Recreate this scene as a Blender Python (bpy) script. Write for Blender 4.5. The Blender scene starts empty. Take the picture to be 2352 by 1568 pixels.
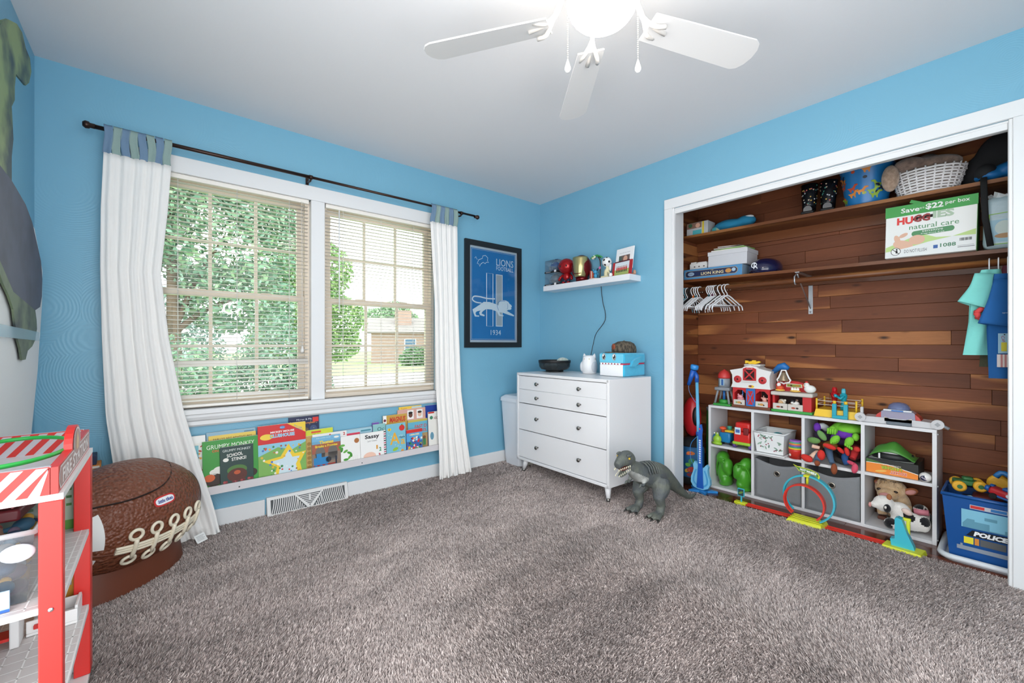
import bpy, bmesh, math, random
import numpy as np
from mathutils import Vector, Matrix, noise as mnoise

S = bpy.context.scene
COL = S.collection
PI = math.pi
R = math.radians

# ------------------------------------------------------------------ camera
cam_d = bpy.data.cameras.new('camera')
cam_d.sensor_width = 36.0
cam_d.lens = 965.0 / 2352.0 * 36.0
cam_d.shift_y = (790.5 - 784.0) / 2352.0
cam_d.clip_start = 0.02
cam_d.clip_end = 300
cam_o = bpy.data.objects.new('camera', cam_d)
COL.objects.link(cam_o)
cam_o.location = (-2.877, -3.0, 1.063)
cam_o.rotation_euler = (R(90), 0, R(-40))
S.camera = cam_o

# ------------------------------------------------------------------ sky and exposure
S.view_settings.view_transform = 'Standard'
S.view_settings.look = 'None'
S.view_settings.gamma = 1.0
S.view_settings.use_curve_mapping = False
S.view_settings.exposure = 2.0
world = bpy.data.worlds.new('overcast_sky')
S.world = world
world.use_nodes = True
wb = world.node_tree.nodes['Background']
wb.inputs['Color'].default_value = (0.97, 0.985, 1.0, 1)
wb.inputs['Strength'].default_value = 1.15

# ------------------------------------------------------------------ helpers
def lin(h):
    h = h.lstrip('#')
    c = [int(h[i:i + 2], 16) / 255.0 for i in (0, 2, 4)]
    return tuple((x / 12.92 if x <= 0.04045 else ((x + 0.055) / 1.055) ** 2.4) for x in c) + (1.0,)

_mats = {}
def mat(h, rough=0.5, metal=0.0, var=0.0, vscale=8.0, bump=0.0, bscale=60.0, alpha=None, sheen=0.0, name=None, emit=0.0, coat=0.0, h2=None, stretch=None, trans=0.0):
    """A procedural material: a base colour that a noise varies towards a second colour, and a noise bump."""
    key = (h, rough, metal, var, vscale, bump, bscale, alpha, sheen, emit, coat, h2, stretch, trans)
    if key in _mats:
        return _mats[key]
    m = bpy.data.materials.new(name or ('paint_' + h.lstrip('#')))
    m.use_nodes = True
    nt = m.node_tree
    b = nt.nodes['Principled BSDF']
    b.inputs['Base Color'].default_value = lin(h)
    b.inputs['Roughness'].default_value = rough
    b.inputs['Metallic'].default_value = metal
    if coat: b.inputs['Coat Weight'].default_value = coat
    if sheen: b.inputs['Sheen Weight'].default_value = sheen
    if alpha is not None: b.inputs['Alpha'].default_value = alpha
    if trans: b.inputs['Transmission Weight'].default_value = trans
    if emit:
        b.inputs['Emission Color'].default_value = lin(h)
        b.inputs['Emission Strength'].default_value = emit
    if var or h2 or bump:
        tc = nt.nodes.new('ShaderNodeTexCoord')
        src = tc.outputs['Object']
        if stretch:
            mp = nt.nodes.new('ShaderNodeMapping')
            mp.inputs['Scale'].default_value = stretch
            nt.links.new(src, mp.inputs['Vector']); src = mp.outputs['Vector']
    if var or h2:
        n = nt.nodes.new('ShaderNodeTexNoise')
        n.inputs['Scale'].default_value = vscale
        n.inputs['Detail'].default_value = 4
        nt.links.new(src, n.inputs['Vector'])
        mx = nt.nodes.new('ShaderNodeMix'); mx.data_type = 'RGBA'
        c = lin(h)
        if h2:
            mx.inputs['A'].default_value = c; mx.inputs['B'].default_value = lin(h2)
            rp = nt.nodes.new('ShaderNodeMapRange')
            rp.inputs['From Min'].default_value = 0.4; rp.inputs['From Max'].default_value = 0.6
            nt.links.new(n.outputs['Fac'], rp.inputs['Value'])
            nt.links.new(rp.outputs['Result'], mx.inputs['Factor'])
        else:
            mx.inputs['A'].default_value = tuple(x * (1 - var) for x in c[:3]) + (1,)
            mx.inputs['B'].default_value = tuple(min(1, x * (1 + var)) for x in c[:3]) + (1,)
            nt.links.new(n.outputs['Fac'], mx.inputs['Factor'])
        nt.links.new(mx.outputs['Result'], b.inputs['Base Color'])
    if bump:
        n2 = nt.nodes.new('ShaderNodeTexNoise')
        n2.inputs['Scale'].default_value = bscale
        n2.inputs['Detail'].default_value = 3
        nt.links.new(src, n2.inputs['Vector'])
        bp = nt.nodes.new('ShaderNodeBump')
        bp.inputs['Strength'].default_value = min(1.0, bump)
        bp.inputs['Distance'].default_value = 0.004
        nt.links.new(n2.outputs['Fac'], bp.inputs['Height'])
        nt.links.new(bp.outputs['Normal'], b.inputs['Normal'])
    _mats[key] = m
    return m

def clear_mat(h, gloss=0.12, tint_mix=0.0, name='clear_plastic', rough=0.05):
    """Thin clear plastic or window glass: mostly see-through, tinted, with a fresnel gloss."""
    key = ('clear', h, gloss, tint_mix, rough)
    if key in _mats: return _mats[key]
    m = bpy.data.materials.new(name); m.use_nodes = True
    nt = m.node_tree; nt.nodes.clear()
    out = nt.nodes.new('ShaderNodeOutputMaterial')
    tr = nt.nodes.new('ShaderNodeBsdfTransparent'); tr.inputs['Color'].default_value = lin(h)
    gl = nt.nodes.new('ShaderNodeBsdfGlossy'); gl.inputs['Roughness'].default_value = rough
    fr = nt.nodes.new('ShaderNodeFresnel'); fr.inputs['IOR'].default_value = 1.3
    ad = nt.nodes.new('ShaderNodeMath'); ad.operation = 'MULTIPLY'; ad.inputs[1].default_value = gloss * 8
    nt.links.new(fr.outputs['Fac'], ad.inputs[0])
    ad.use_clamp = True
    ms = nt.nodes.new('ShaderNodeMixShader')
    nt.links.new(ad.outputs['Value'], ms.inputs['Fac'])
    nt.links.new(tr.outputs['BSDF'], ms.inputs[1]); nt.links.new(gl.outputs['BSDF'], ms.inputs[2])
    last = ms
    if tint_mix:
        df = nt.nodes.new('ShaderNodeBsdfDiffuse'); df.inputs['Color'].default_value = lin(h)
        m2 = nt.nodes.new('ShaderNodeMixShader'); m2.inputs['Fac'].default_value = tint_mix
        nt.links.new(ms.outputs['Shader'], m2.inputs[1]); nt.links.new(df.outputs['BSDF'], m2.inputs[2])
        last = m2
    nt.links.new(last.outputs['Shader'], out.inputs['Surface'])
    _mats[key] = m
    return m

class Fr:
    """A plane in a thing's own space: origin, right, up; the normal points out of the face."""
    def __init__(s, o=(0, 0, 0), u=(1, 0, 0), v=(0, 0, 1)):
        s.o = Vector(o); s.u = Vector(u).normalized(); s.v = Vector(v).normalized(); s.n = s.u.cross(s.v).normalized()
    def p(s, a, b, h=0.0):
        return s.o + s.u * a + s.v * b + s.n * h

_text = {}
def text_mesh(t, bold=0.0, shear=0.0):
    k = (t, bold, shear)
    if k not in _text:
        cu = bpy.data.curves.new('lettering', 'FONT'); cu.body = t; cu.resolution_u = 2
        cu.offset = bold; cu.shear = shear; cu.align_x = 'LEFT'
        ob = bpy.data.objects.new('lettering', cu)
        COL.objects.link(ob)
        dg = bpy.context.evaluated_depsgraph_get()
        me = bpy.data.meshes.new_from_object(ob.evaluated_get(dg))
        vs = [(v.co.x, v.co.y) for v in me.vertices]; fs = [tuple(p.vertices) for p in me.polygons]
        bpy.data.objects.remove(ob); bpy.data.curves.remove(cu); bpy.data.meshes.remove(me)
        if vs:
            x0 = min(a for a, b in vs); x1 = max(a for a, b in vs); y0 = min(b for a, b in vs); y1 = max(b for a, b in vs)
            vs = [((a - x0) / max(x1 - x0, 1e-6), (b - y0) / max(y1 - y0, 1e-6)) for a, b in vs]
        _text[k] = (vs, fs)
    return _text[k]

FRONT = Fr()
class MB:
    def __init__(s):
        s.v = []; s.f = []; s.mi = []; s.sm = []; s.ms = []
    def _m(s, m):
        if m not in s.ms: s.ms.append(m)
        return s.ms.index(m)
    def add(s, vs, fs, m, smooth=False):
        o = len(s.v); k = s._m(m)
        s.v.extend([tuple(p) for p in vs])
        for f in fs:
            s.f.append(tuple(i + o for i in f)); s.mi.append(k); s.sm.append(smooth)
        return s
    def box(s, x0, y0, z0, x1, y1, z1, m):
        x0, x1 = sorted((x0, x1)); y0, y1 = sorted((y0, y1)); z0, z1 = sorted((z0, z1))
        vs = [(x0, y0, z0), (x1, y0, z0), (x1, y1, z0), (x0, y1, z0), (x0, y0, z1), (x1, y0, z1), (x1, y1, z1), (x0, y1, z1)]
        return s.add(vs, [(3, 2, 1, 0), (4, 5, 6, 7), (0, 1, 5, 4), (1, 2, 6, 5), (2, 3, 7, 6), (3, 0, 4, 7)], m)
    def hexa(s, lo, hi, m):
        """eight corners: four below, four above, in the same turn"""
        return s.add(list(lo) + list(hi), [(3, 2, 1, 0), (4, 5, 6, 7), (0, 1, 5, 4), (1, 2, 6, 5), (2, 3, 7, 6), (3, 0, 4, 7)], m)
    def rbox(s, x0, y0, z0, x1, y1, z1, m, r=0.005, seg=2, mtx=None):
        bm = bmesh.new(); bmesh.ops.create_cube(bm, size=1.0)
        for v in bm.verts:
            v.co = Vector(((x0 + x1) / 2 + v.co.x * abs(x1 - x0), (y0 + y1) / 2 + v.co.y * abs(y1 - y0), (z0 + z1) / 2 + v.co.z * abs(z1 - z0)))
        bmesh.ops.bevel(bm, geom=list(bm.edges), offset=r, segments=seg, profile=0.5, affect='EDGES', clamp_overlap=True)
        bm.normal_update(); bm.verts.index_update()
        sides = [max(abs(c) for c in f.normal) > 0.999 for f in bm.faces]      # the six faces stay flat, the bevels are smooth
        if mtx: bm.transform(mtx)
        n0 = len(s.sm)
        s.add([v.co.copy() for v in bm.verts], [tuple(v.index for v in f.verts) for f in bm.faces], m, True)
        for i, flat in enumerate(sides): s.sm[n0 + i] = not flat
        bm.free(); return s
    def tube(s, path, r, m, n=8, caps=True, closed=False, flat=1.0, up=None):
        P_ = [Vector(p) for p in path]; L = len(P_)
        rs = r if isinstance(r, (list, tuple)) else [r] * L
        t0 = (P_[1] - P_[0]).normalized()
        a = Vector(up) if up else (Vector((0, 0, 1)) if abs(t0.z) < 0.9 else Vector((1, 0, 0)))
        nx = (a - t0 * a.dot(t0)).normalized()
        vs = []; fs = []
        for i, p in enumerate(P_):
            if closed: t = (P_[(i + 1) % L] - P_[i - 1]).normalized()
            elif i == 0: t = t0
            elif i == L - 1: t = (P_[-1] - P_[-2]).normalized()
            else:
                t = (P_[i + 1] - P_[i - 1]).normalized()
            nx = (nx - t * nx.dot(t)).normalized(); ny = t.cross(nx)
            rr = rs[i]; ra, rb = (rr if isinstance(rr, tuple) else (rr, rr * flat))
            for k in range(n):
                c = 2 * PI * k / n
                vs.append(p + nx * (math.cos(c) * ra) + ny * (math.sin(c) * rb))
        for i in range(L if closed else L - 1):
            j = (i + 1) % L
            for k in range(n):
                k2 = (k + 1) % n
                fs.append((i * n + k, i * n + k2, j * n + k2, j * n + k))
        s.add(vs, fs, m, True)
        if caps and not closed:
            o = len(s.v) - len(vs)
            for f in (tuple(range(n))[::-1], tuple(range((L - 1) * n, L * n))):
                s.f.append(tuple(o + i for i in f)); s.mi.append(s._m(m)); s.sm.append(False)
        return s
    def cyl(s, p0, p1, r0, m, r1=None, n=20, caps=True):
        return s.tube([p0, p1], [r0, r0 if r1 is None else r1], m, n, caps)
    def lathe(s, prof, m, c=(0, 0, 0), n=28, sx=1.0, sy=1.0, smooth=True, mtx=None, caps=True):
        vs = []; fs = []
        for r, z in prof:
            for k in range(n):
                a = 2 * PI * k / n
                vs.append(Vector((c[0] + r * sx * math.cos(a), c[1] + r * sy * math.sin(a), c[2] + z)))
        if mtx: vs = [mtx @ v for v in vs]
        L = len(prof)
        for i in range(L - 1):
            for k in range(n):
                k2 = (k + 1) % n
                fs.append((i * n + k, i * n + k2, (i + 1) * n + k2, (i + 1) * n + k))
        if caps and prof[0][0] > 1e-6: fs.append(tuple(range(n))[::-1])
        if caps and prof[-1][0] > 1e-6: fs.append(tuple(range((L - 1) * n, L * n)))
        return s.add(vs, fs, m, smooth)
    def ell(s, c, r, m, n=16, k=10, mtx=None, rot=None):
        if not isinstance(r, (tuple, list)): r = (r, r, r)
        c = Vector(c); M = rot.to_matrix() if rot is not None and hasattr(rot, 'to_matrix') else rot
        vs = []; fs = []
        for i in range(k + 1):
            t = PI * i / k
            for j in range(n):
                a = 2 * PI * j / n
                p = Vector((r[0] * math.sin(t) * math.cos(a), r[1] * math.sin(t) * math.sin(a), -r[2] * math.cos(t)))
                if M is not None: p = M @ p
                p = c + p
                vs.append(mtx @ p if mtx else p)
        for i in range(k):
            for j in range(n):
                j2 = (j + 1) % n
                a, b, d, e = i * n + j, i * n + j2, (i + 1) * n + j2, (i + 1) * n + j
                fs.append((a, b, d, e))
        return s.add(vs, fs, m, True)
    def prism(s, pts, h0, h1, m, fr=FRONT, smooth_side=False):
        n = len(pts)
        area = sum(pts[i][0] * pts[(i + 1) % n][1] - pts[(i + 1) % n][0] * pts[i][1] for i in range(n))
        if area < 0: pts = pts[::-1]
        vs = [fr.p(a, b, h0) for a, b in pts] + [fr.p(a, b, h1) for a, b in pts]
        s.add(vs, [tuple(range(n))[::-1], tuple(range(n, 2 * n))], m)
        o = len(s.v) - 2 * n; k = s._m(m)
        for i in range(n):
            j = (i + 1) % n
            s.f.append((o + i, o + j, o + n + j, o + n + i)); s.mi.append(k); s.sm.append(smooth_side)
        return s
    def poly(s, pts, m, fr=FRONT, h=0.0):
        n = len(pts)
        area = sum(pts[i][0] * pts[(i + 1) % n][1] - pts[(i + 1) % n][0] * pts[i][1] for i in range(n))
        if area < 0: pts = pts[::-1]
        return s.add([fr.p(a, b, h) for a, b in pts], [tuple(range(n))], m)
    def rect(s, x0, y0, x1, y1, m, fr=FRONT, h=0.0):
        return s.poly([(x0, y0), (x1, y0), (x1, y1), (x0, y1)], m, fr, h)
    def disc(s, cx, cy, rx, m, ry=None, fr=FRONT, h=0.0, n=20, rot=0.0):
        ry = rx if ry is None else ry; c, d = math.cos(rot), math.sin(rot)
        pts = []
        for k in range(n):
            a, b = rx * math.cos(2 * PI * k / n), ry * math.sin(2 * PI * k / n)
            pts.append((cx + a * c - b * d, cy + a * d + b * c))
        return s.poly(pts, m, fr, h)
    def line(s, pts, w, m, fr=FRONT, h=0.0, closed=False):
        """a flat stroke of width w along 2D points"""
        P2 = [Vector(p) for p in pts]; L = len(P2); vs = []; fs = []
        for i, p in enumerate(P2):
            a = P2[(i - 1) % L] if (closed or i > 0) else p
            b = P2[(i + 1) % L] if (closed or i < L - 1) else p
            d = (b - a); d = d.normalized() if d.length > 1e-9 else Vector((1, 0)); nn = Vector((-d.y, d.x)) * w / 2
            vs += [fr.p(*(p - nn), h), fr.p(*(p + nn), h)]
        for i in range(L if closed else L - 1):
            j = (i + 1) % L
            fs.append((2 * i, 2 * j, 2 * j + 1, 2 * i + 1))
        return s.add(vs, fs, m)
    def text(s, t, cx, cy, w, hh, m, fr=FRONT, h=0.0006, bold=0.0, shear=0.0, rot=0.0):
        vs, fs = text_mesh(t, bold, shear); c, d = math.cos(rot), math.sin(rot)
        out = []
        for a, b in vs:
            a = (a - 0.5) * w; b = (b - 0.5) * hh
            out.append(fr.p(cx + a * c - b * d, cy + a * d + b * c, h))
        return s.add(out, fs, m)
    def grid(s, fn, nu, nv, m, smooth=True, closed_u=False):
        vs = [fn(i / (nu if closed_u else nu - 1), j / (nv - 1)) for j in range(nv) for i in range(nu)]
        fs = []
        for j in range(nv - 1):
            for i in range(nu if closed_u else nu - 1):
                i2 = (i + 1) % nu
                fs.append((j * nu + i, j * nu + i2, (j + 1) * nu + i2, (j + 1) * nu + i))
        return s.add(vs, fs, m, smooth)
    def mesh(s, name):
        me = bpy.data.meshes.new(name)
        me.from_pydata(s.v, [], s.f)
        for m in s.ms: me.materials.append(m)
        me.polygons.foreach_set('material_index', s.mi)
        me.polygons.foreach_set('use_smooth', s.sm)
        me.update()
        return me
    def build(s, name, parent=None, loc=None, rz=0.0):
        o = bpy.data.objects.new(name, s.mesh(name)); COL.objects.link(o)
        if parent is not None: o.parent = parent
        if loc is not None: o.location = loc
        if rz: o.rotation_euler = (0, 0, rz)
        return o
    def remesh(s, voxel, smooth=3):
        """fuse everything so far into one continuous surface of the first material"""
        me = s.mesh('body'); ob = bpy.data.objects.new('body', me); COL.objects.link(ob)
        md = ob.modifiers.new('r', 'REMESH'); md.mode = 'VOXEL'; md.voxel_size = voxel
        if smooth:
            sm = ob.modifiers.new('s', 'SMOOTH'); sm.factor = 0.5; sm.iterations = smooth
        dg = bpy.context.evaluated_depsgraph_get()
        e = bpy.data.meshes.new_from_object(ob.evaluated_get(dg))
        m0 = s.ms[0]
        s.v = [tuple(v.co) for v in e.vertices]; s.f = [tuple(p.vertices) for p in e.polygons]
        s.mi = [0] * len(s.f); s.sm = [True] * len(s.f); s.ms = [m0]
        bpy.data.objects.remove(ob); bpy.data.meshes.remove(me); bpy.data.meshes.remove(e)
        return s
    def remap(s, fn):
        """give each face a material by its centre and normal"""
        for i, f in enumerate(s.f):
            c = sum((Vector(s.v[j]) for j in f), Vector()) / len(f)
            m = fn(c)
            if m is not None: s.mi[i] = s._m(m)
        return s

def tag(o, label=None, cat=None, group=None, kind=None):
    if label: o['label'] = label
    if cat: o['category'] = cat
    if group: o['group'] = group
    if kind: o['kind'] = kind
    return o
def thing(name, label, cat, loc=(0, 0, 0), rz=0.0, group=None):
    o = bpy.data.objects.new(name, None); COL.objects.link(o)
    o.empty_display_size = 0.05
    o.location = loc; o.rotation_euler = (0, 0, rz)
    return tag(o, label, cat, group)
def struct(name, mb, parent=None, label=None):
    o = mb.build(name, parent)
    if parent is None: o['kind'] = 'structure'
    if label: o['label'] = label
    return o
def copy_tree(o, parent=None):
    c = o.copy(); COL.objects.link(c)
    if parent is not None: c.parent = parent
    for ch in list(o.children): copy_tree(ch, c)
    return c
def share(o, name, parent, loc, rot=(0, 0, 0), scale=(1, 1, 1)):
    """another piece that shares the mesh of o"""
    c = bpy.data.objects.new(name, o if isinstance(o, bpy.types.Mesh) else o.data); COL.objects.link(c)
    c.parent = parent; c.location = loc; c.rotation_euler = rot; c.scale = scale
    return c
def lerp(a, b, t): return a + (b - a) * t
def curve(pts, n):
    """smooth points through pts (Catmull-Rom)"""
    P_ = [Vector(p) for p in pts]; P_ = [P_[0] * 2 - P_[1]] + P_ + [P_[-1] * 2 - P_[-2]]
    out = []; segs = len(P_) - 3
    for i in range(n):
        t = i / (n - 1) * segs; k = min(int(t), segs - 1); t -= k
        a, b, c, d = P_[k:k + 4]
        out.append(0.5 * ((2 * b) + (c - a) * t + (2 * a - 5 * b + 4 * c - d) * t * t + (3 * b - a - 3 * c + d) * t ** 3))
    return out
def interp(tab, x):
    if x <= tab[0][0]: return tab[0][1]
    for (a, p), (b, q) in zip(tab, tab[1:]):
        if x <= b: return p + (q - p) * (x - a) / (b - a)
    return tab[-1][1]

WHITE = mat('#e9e9ea', 0.42)
TRIM = mat('#e6e7e8', 0.35, bump=0.05, bscale=25)
BLACK = mat('#141416', 0.5)
CHROME = mat('#c9cacc', 0.22, metal=1.0)
CLOSET = R(-90)      # things on or by the closet wall face -x
# ------------------------------------------------------------------ room shell
XL, H, YB = -3.334, 2.44, -3.75       # left wall, ceiling height, where the modelled part of the room ends
def wall_paint():
    m = bpy.data.materials.new('blue_wall_paint'); m.use_nodes = True
    nt = m.node_tree; b = nt.nodes['Principled BSDF']
    b.inputs['Base Color'].default_value = lin('#7ab3cd'); b.inputs['Roughness'].default_value = 0.42
    tc = nt.nodes.new('ShaderNodeTexCoord')
    vo = nt.nodes.new('ShaderNodeTexVoronoi'); vo.inputs['Scale'].default_value = 2.6
    nt.links.new(tc.outputs['Object'], vo.inputs['Vector'])
    mu = nt.nodes.new('ShaderNodeMath'); mu.operation = 'MULTIPLY'; mu.inputs[1].default_value = 250.0
    sn = nt.nodes.new('ShaderNodeMath'); sn.operation = 'SINE'
    nz = nt.nodes.new('ShaderNodeTexNoise'); nz.inputs['Scale'].default_value = 28
    nm = nt.nodes.new('ShaderNodeMath'); nm.operation = 'MULTIPLY'; nm.inputs[1].default_value = 4.0
    ad = nt.nodes.new('ShaderNodeMath'); ad.operation = 'ADD'
    nt.links.new(tc.outputs['Object'], nz.inputs['Vector'])
    nt.links.new(vo.outputs['Distance'], mu.inputs[0]); nt.links.new(nz.outputs['Fac'], nm.inputs[0])
    nt.links.new(mu.outputs[0], ad.inputs[0]); nt.links.new(nm.outputs[0], ad.inputs[1]); nt.links.new(ad.outputs[0], sn.inputs[0])
    ms = nt.nodes.new('ShaderNodeTexNoise'); ms.inputs['Scale'].default_value = 1.7
    nt.links.new(tc.outputs['Object'], ms.inputs['Vector'])
    rp = nt.nodes.new('ShaderNodeMapRange'); rp.inputs['From Min'].default_value = 0.42; rp.inputs['From Max'].default_value = 0.62
    nt.links.new(ms.outputs['Fac'], rp.inputs['Value'])
    m2 = nt.nodes.new('ShaderNodeMath'); m2.operation = 'MULTIPLY'
    nt.links.new(sn.outputs[0], m2.inputs[0]); nt.links.new(rp.outputs['Result'], m2.inputs[1])
    bp = nt.nodes.new('ShaderNodeBump'); bp.inputs['Strength'].default_value = 0.2; bp.inputs['Distance'].default_value = 0.0012
    nt.links.new(m2.outputs[0], bp.inputs['Height']); nt.links.new(bp.outputs['Normal'], b.inputs['Normal'])
    return m
BLUE = wall_paint()
CEIL = mat('#e4e4e6', 0.9, bump=0.12, bscale=45)

OX0, OX1, OZ0, OZ1 = -2.945, -1.165, 0.695, 2.03      # the double window opening
w = MB()
w.box(XL - 0.15, 0, -0.05, OX0, 0.15, H, BLUE); w.box(OX1, 0, -0.05, 0.8, 0.15, H, BLUE)
w.box(OX0, 0, -0.05, OX1, 0.15, OZ0, BLUE); w.box(OX0, 0, OZ1, OX1, 0.15, H, BLUE)
struct('wall_window', w)
YD = -1.72                                              # past here the unseen wall is left open to let sky light in
w = MB(); w.box(XL - 0.12, YD, -0.05, XL, 0, H, BLUE); w.box(XL - 0.12, YB, 2.25, XL, YD, H, BLUE); struct('wall_left', w)
CY0, CY1, CZ1 = -1.404, -3.0, 2.055                    # closet opening
w = MB()
w.box(0, 0, -0.05, 0.12, CY0, H, BLUE); w.box(0, CY0, CZ1, 0.12, CY1, H, BLUE); w.box(0, CY1, -0.05, 0.12, YB, H, BLUE)
struct('wall_closet', w)
DX0, DX1 = XL, -1.5                                     # unseen gap left in the back wall to admit sky light
w = MB(); w.box(DX1, YB - 0.12, -0.05, 0.12, YB, H, BLUE); w.box(DX0, YB - 0.12, 2.25, DX1, YB, H, BLUE); struct('wall_back', w)
w = MB(); w.box(XL - 0.12, YB, H, 0.85, 0.15, H + 0.12, CEIL); struct('ceiling', w)

# carpet base and pile
CARP = mat('#9a8e8a', 0.95, var=0.15, vscale=30)
w = MB(); w.box(XL, YB, -0.08, 0.06, 0, -0.012, CARP); floor = struct('floor', w)
def carpet_mat():
    m = bpy.data.materials.new('carpet_yarn'); m.use_nodes = True
    nt = m.node_tree; b = nt.nodes['Principled BSDF']; b.inputs['Roughness'].default_value = 0.9
    b.inputs['Sheen Weight'].default_value = 0.15
    ge = nt.nodes.new('ShaderNodeNewGeometry')
    cr = nt.nodes.new('ShaderNodeValToRGB')
    e = cr.color_ramp.elements
    e[0].position = 0.0; e[0].color = lin('#8c7f7c'); e[1].position = 1.0; e[1].color = lin('#dccfca')
    x = e.new(0.45); x.color = lin('#b7a9a4')
    nt.links.new(ge.outputs['Random Per Island'], cr.inputs['Fac'])
    nz = nt.nodes.new('ShaderNodeTexNoise'); nz.inputs['Scale'].default_value = 1.9; nz.inputs['Detail'].default_value = 5; nz.inputs['Distortion'].default_value = 0.8
    mp = nt.nodes.new('ShaderNodeMapping'); mp.inputs['Rotation'].default_value = (0, 0, R(35)); mp.inputs['Scale'].default_value = (1.0, 2.6, 1)
    nt.links.new(ge.outputs['Position'], mp.inputs['Vector']); nt.links.new(mp.outputs['Vector'], nz.inputs['Vector'])
    rp = nt.nodes.new('ShaderNodeMapRange'); rp.inputs['From Min'].default_value = 0.35; rp.inputs['From Max'].default_value = 0.65
    rp.inputs['To Min'].default_value = 0.8; rp.inputs['To Max'].default_value = 1.12  # lighter and darker swathes of brushed pile, painted into the yarn colour
    nt.links.new(nz.outputs['Fac'], rp.inputs['Value'])
    mx = nt.nodes.new('ShaderNodeMix'); mx.data_type = 'RGBA'; mx.blend_type = 'MULTIPLY'; mx.inputs['Factor'].default_value = 1.0
    nt.links.new(cr.outputs['Color'], mx.inputs['A']); nt.links.new(rp.outputs['Result'], mx.inputs['B'])
    nt.links.new(mx.outputs['Result'], b.inputs['Base Color'])
    return m
def carpet():
    rng = np.random.default_rng(5)
    n = 980000
    x = rng.uniform(XL, 0.065, n); y = rng.uniform(-3.4, -0.012, n)
    dx = x - cam_o.location.x; dy = y - cam_o.location.y
    f = dx * 0.6428 + dy * 0.766; r = dx * 0.766 - dy * 0.6428
    ok = (f > 1.1) & (np.abs(r) < f * 1.36 + 0.15)
    keep = rng.uniform(0, 1, n) < np.clip((2.0 / np.maximum(f, 1)) ** 1.3, 0.2, 1.0)
    ok &= keep
    x, y, f = x[ok], y[ok], f[ok]; n = len(x)
    # a lean that wanders over the floor, as brushed pile has
    ph = 2.4 * np.sin(1.7 * x + 0.9 * y) + 2.0 * np.sin(1.3 * y - 2.1 * x + 1.0) + rng.normal(0, 0.9, n)
    ln = 0.006 + 0.005 * rng.uniform(0, 1, n)
    hgt = 0.012 + 0.009 * rng.uniform(0, 1, n)
    wd = 0.0021 * np.clip(f / 2.0, 1.0, 2.2)
    az = rng.uniform(0, 2 * PI, n); ax, ay = np.cos(az) * wd, np.sin(az) * wd
    lx, ly = np.cos(ph) * ln, np.sin(ph) * ln
    z0 = np.full(n, -0.013)
    V = np.empty((n, 5, 3))
    V[:, 0] = np.stack([x - ax, y - ay, z0], 1); V[:, 1] = np.stack([x + ax, y + ay, z0], 1)
    V[:, 2] = np.stack([x + ax + lx * .35, y + ay + ly * .35, z0 + hgt * .65], 1)
    V[:, 3] = np.stack([x - ax + lx * .35, y - ay + ly * .35, z0 + hgt * .65], 1)
    V[:, 4] = np.stack([x + lx, y + ly, z0 + hgt], 1)
    b = np.arange(n)[:, None] * 5
    q = (b + np.array([[0, 1, 2, 3]])); t = (b + np.array([[3, 2, 4]]))
    me = bpy.data.meshes.new('carpet_pile')
    me.vertices.add(n * 5); me.vertices.foreach_set('co', V.reshape(-1).astype(np.float32))
    li = np.concatenate([q.reshape(-1), t.reshape(-1)]).astype(np.int32)
    me.loops.add(len(li)); me.loops.foreach_set('vertex_index', li)
    st = np.concatenate([np.arange(n) * 4, n * 4 + np.arange(n) * 3]).astype(np.int32)
    me.polygons.add(2 * n); me.polygons.foreach_set('loop_start', st)
    me.materials.append(carpet_mat()); me.update(calc_edges=True); me.validate()
    o = bpy.data.objects.new('carpet_pile', me); COL.objects.link(o); o.parent = floor
    tag(o, 'taupe grey cut pile carpet', kind='stuff')
carpet()

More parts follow.
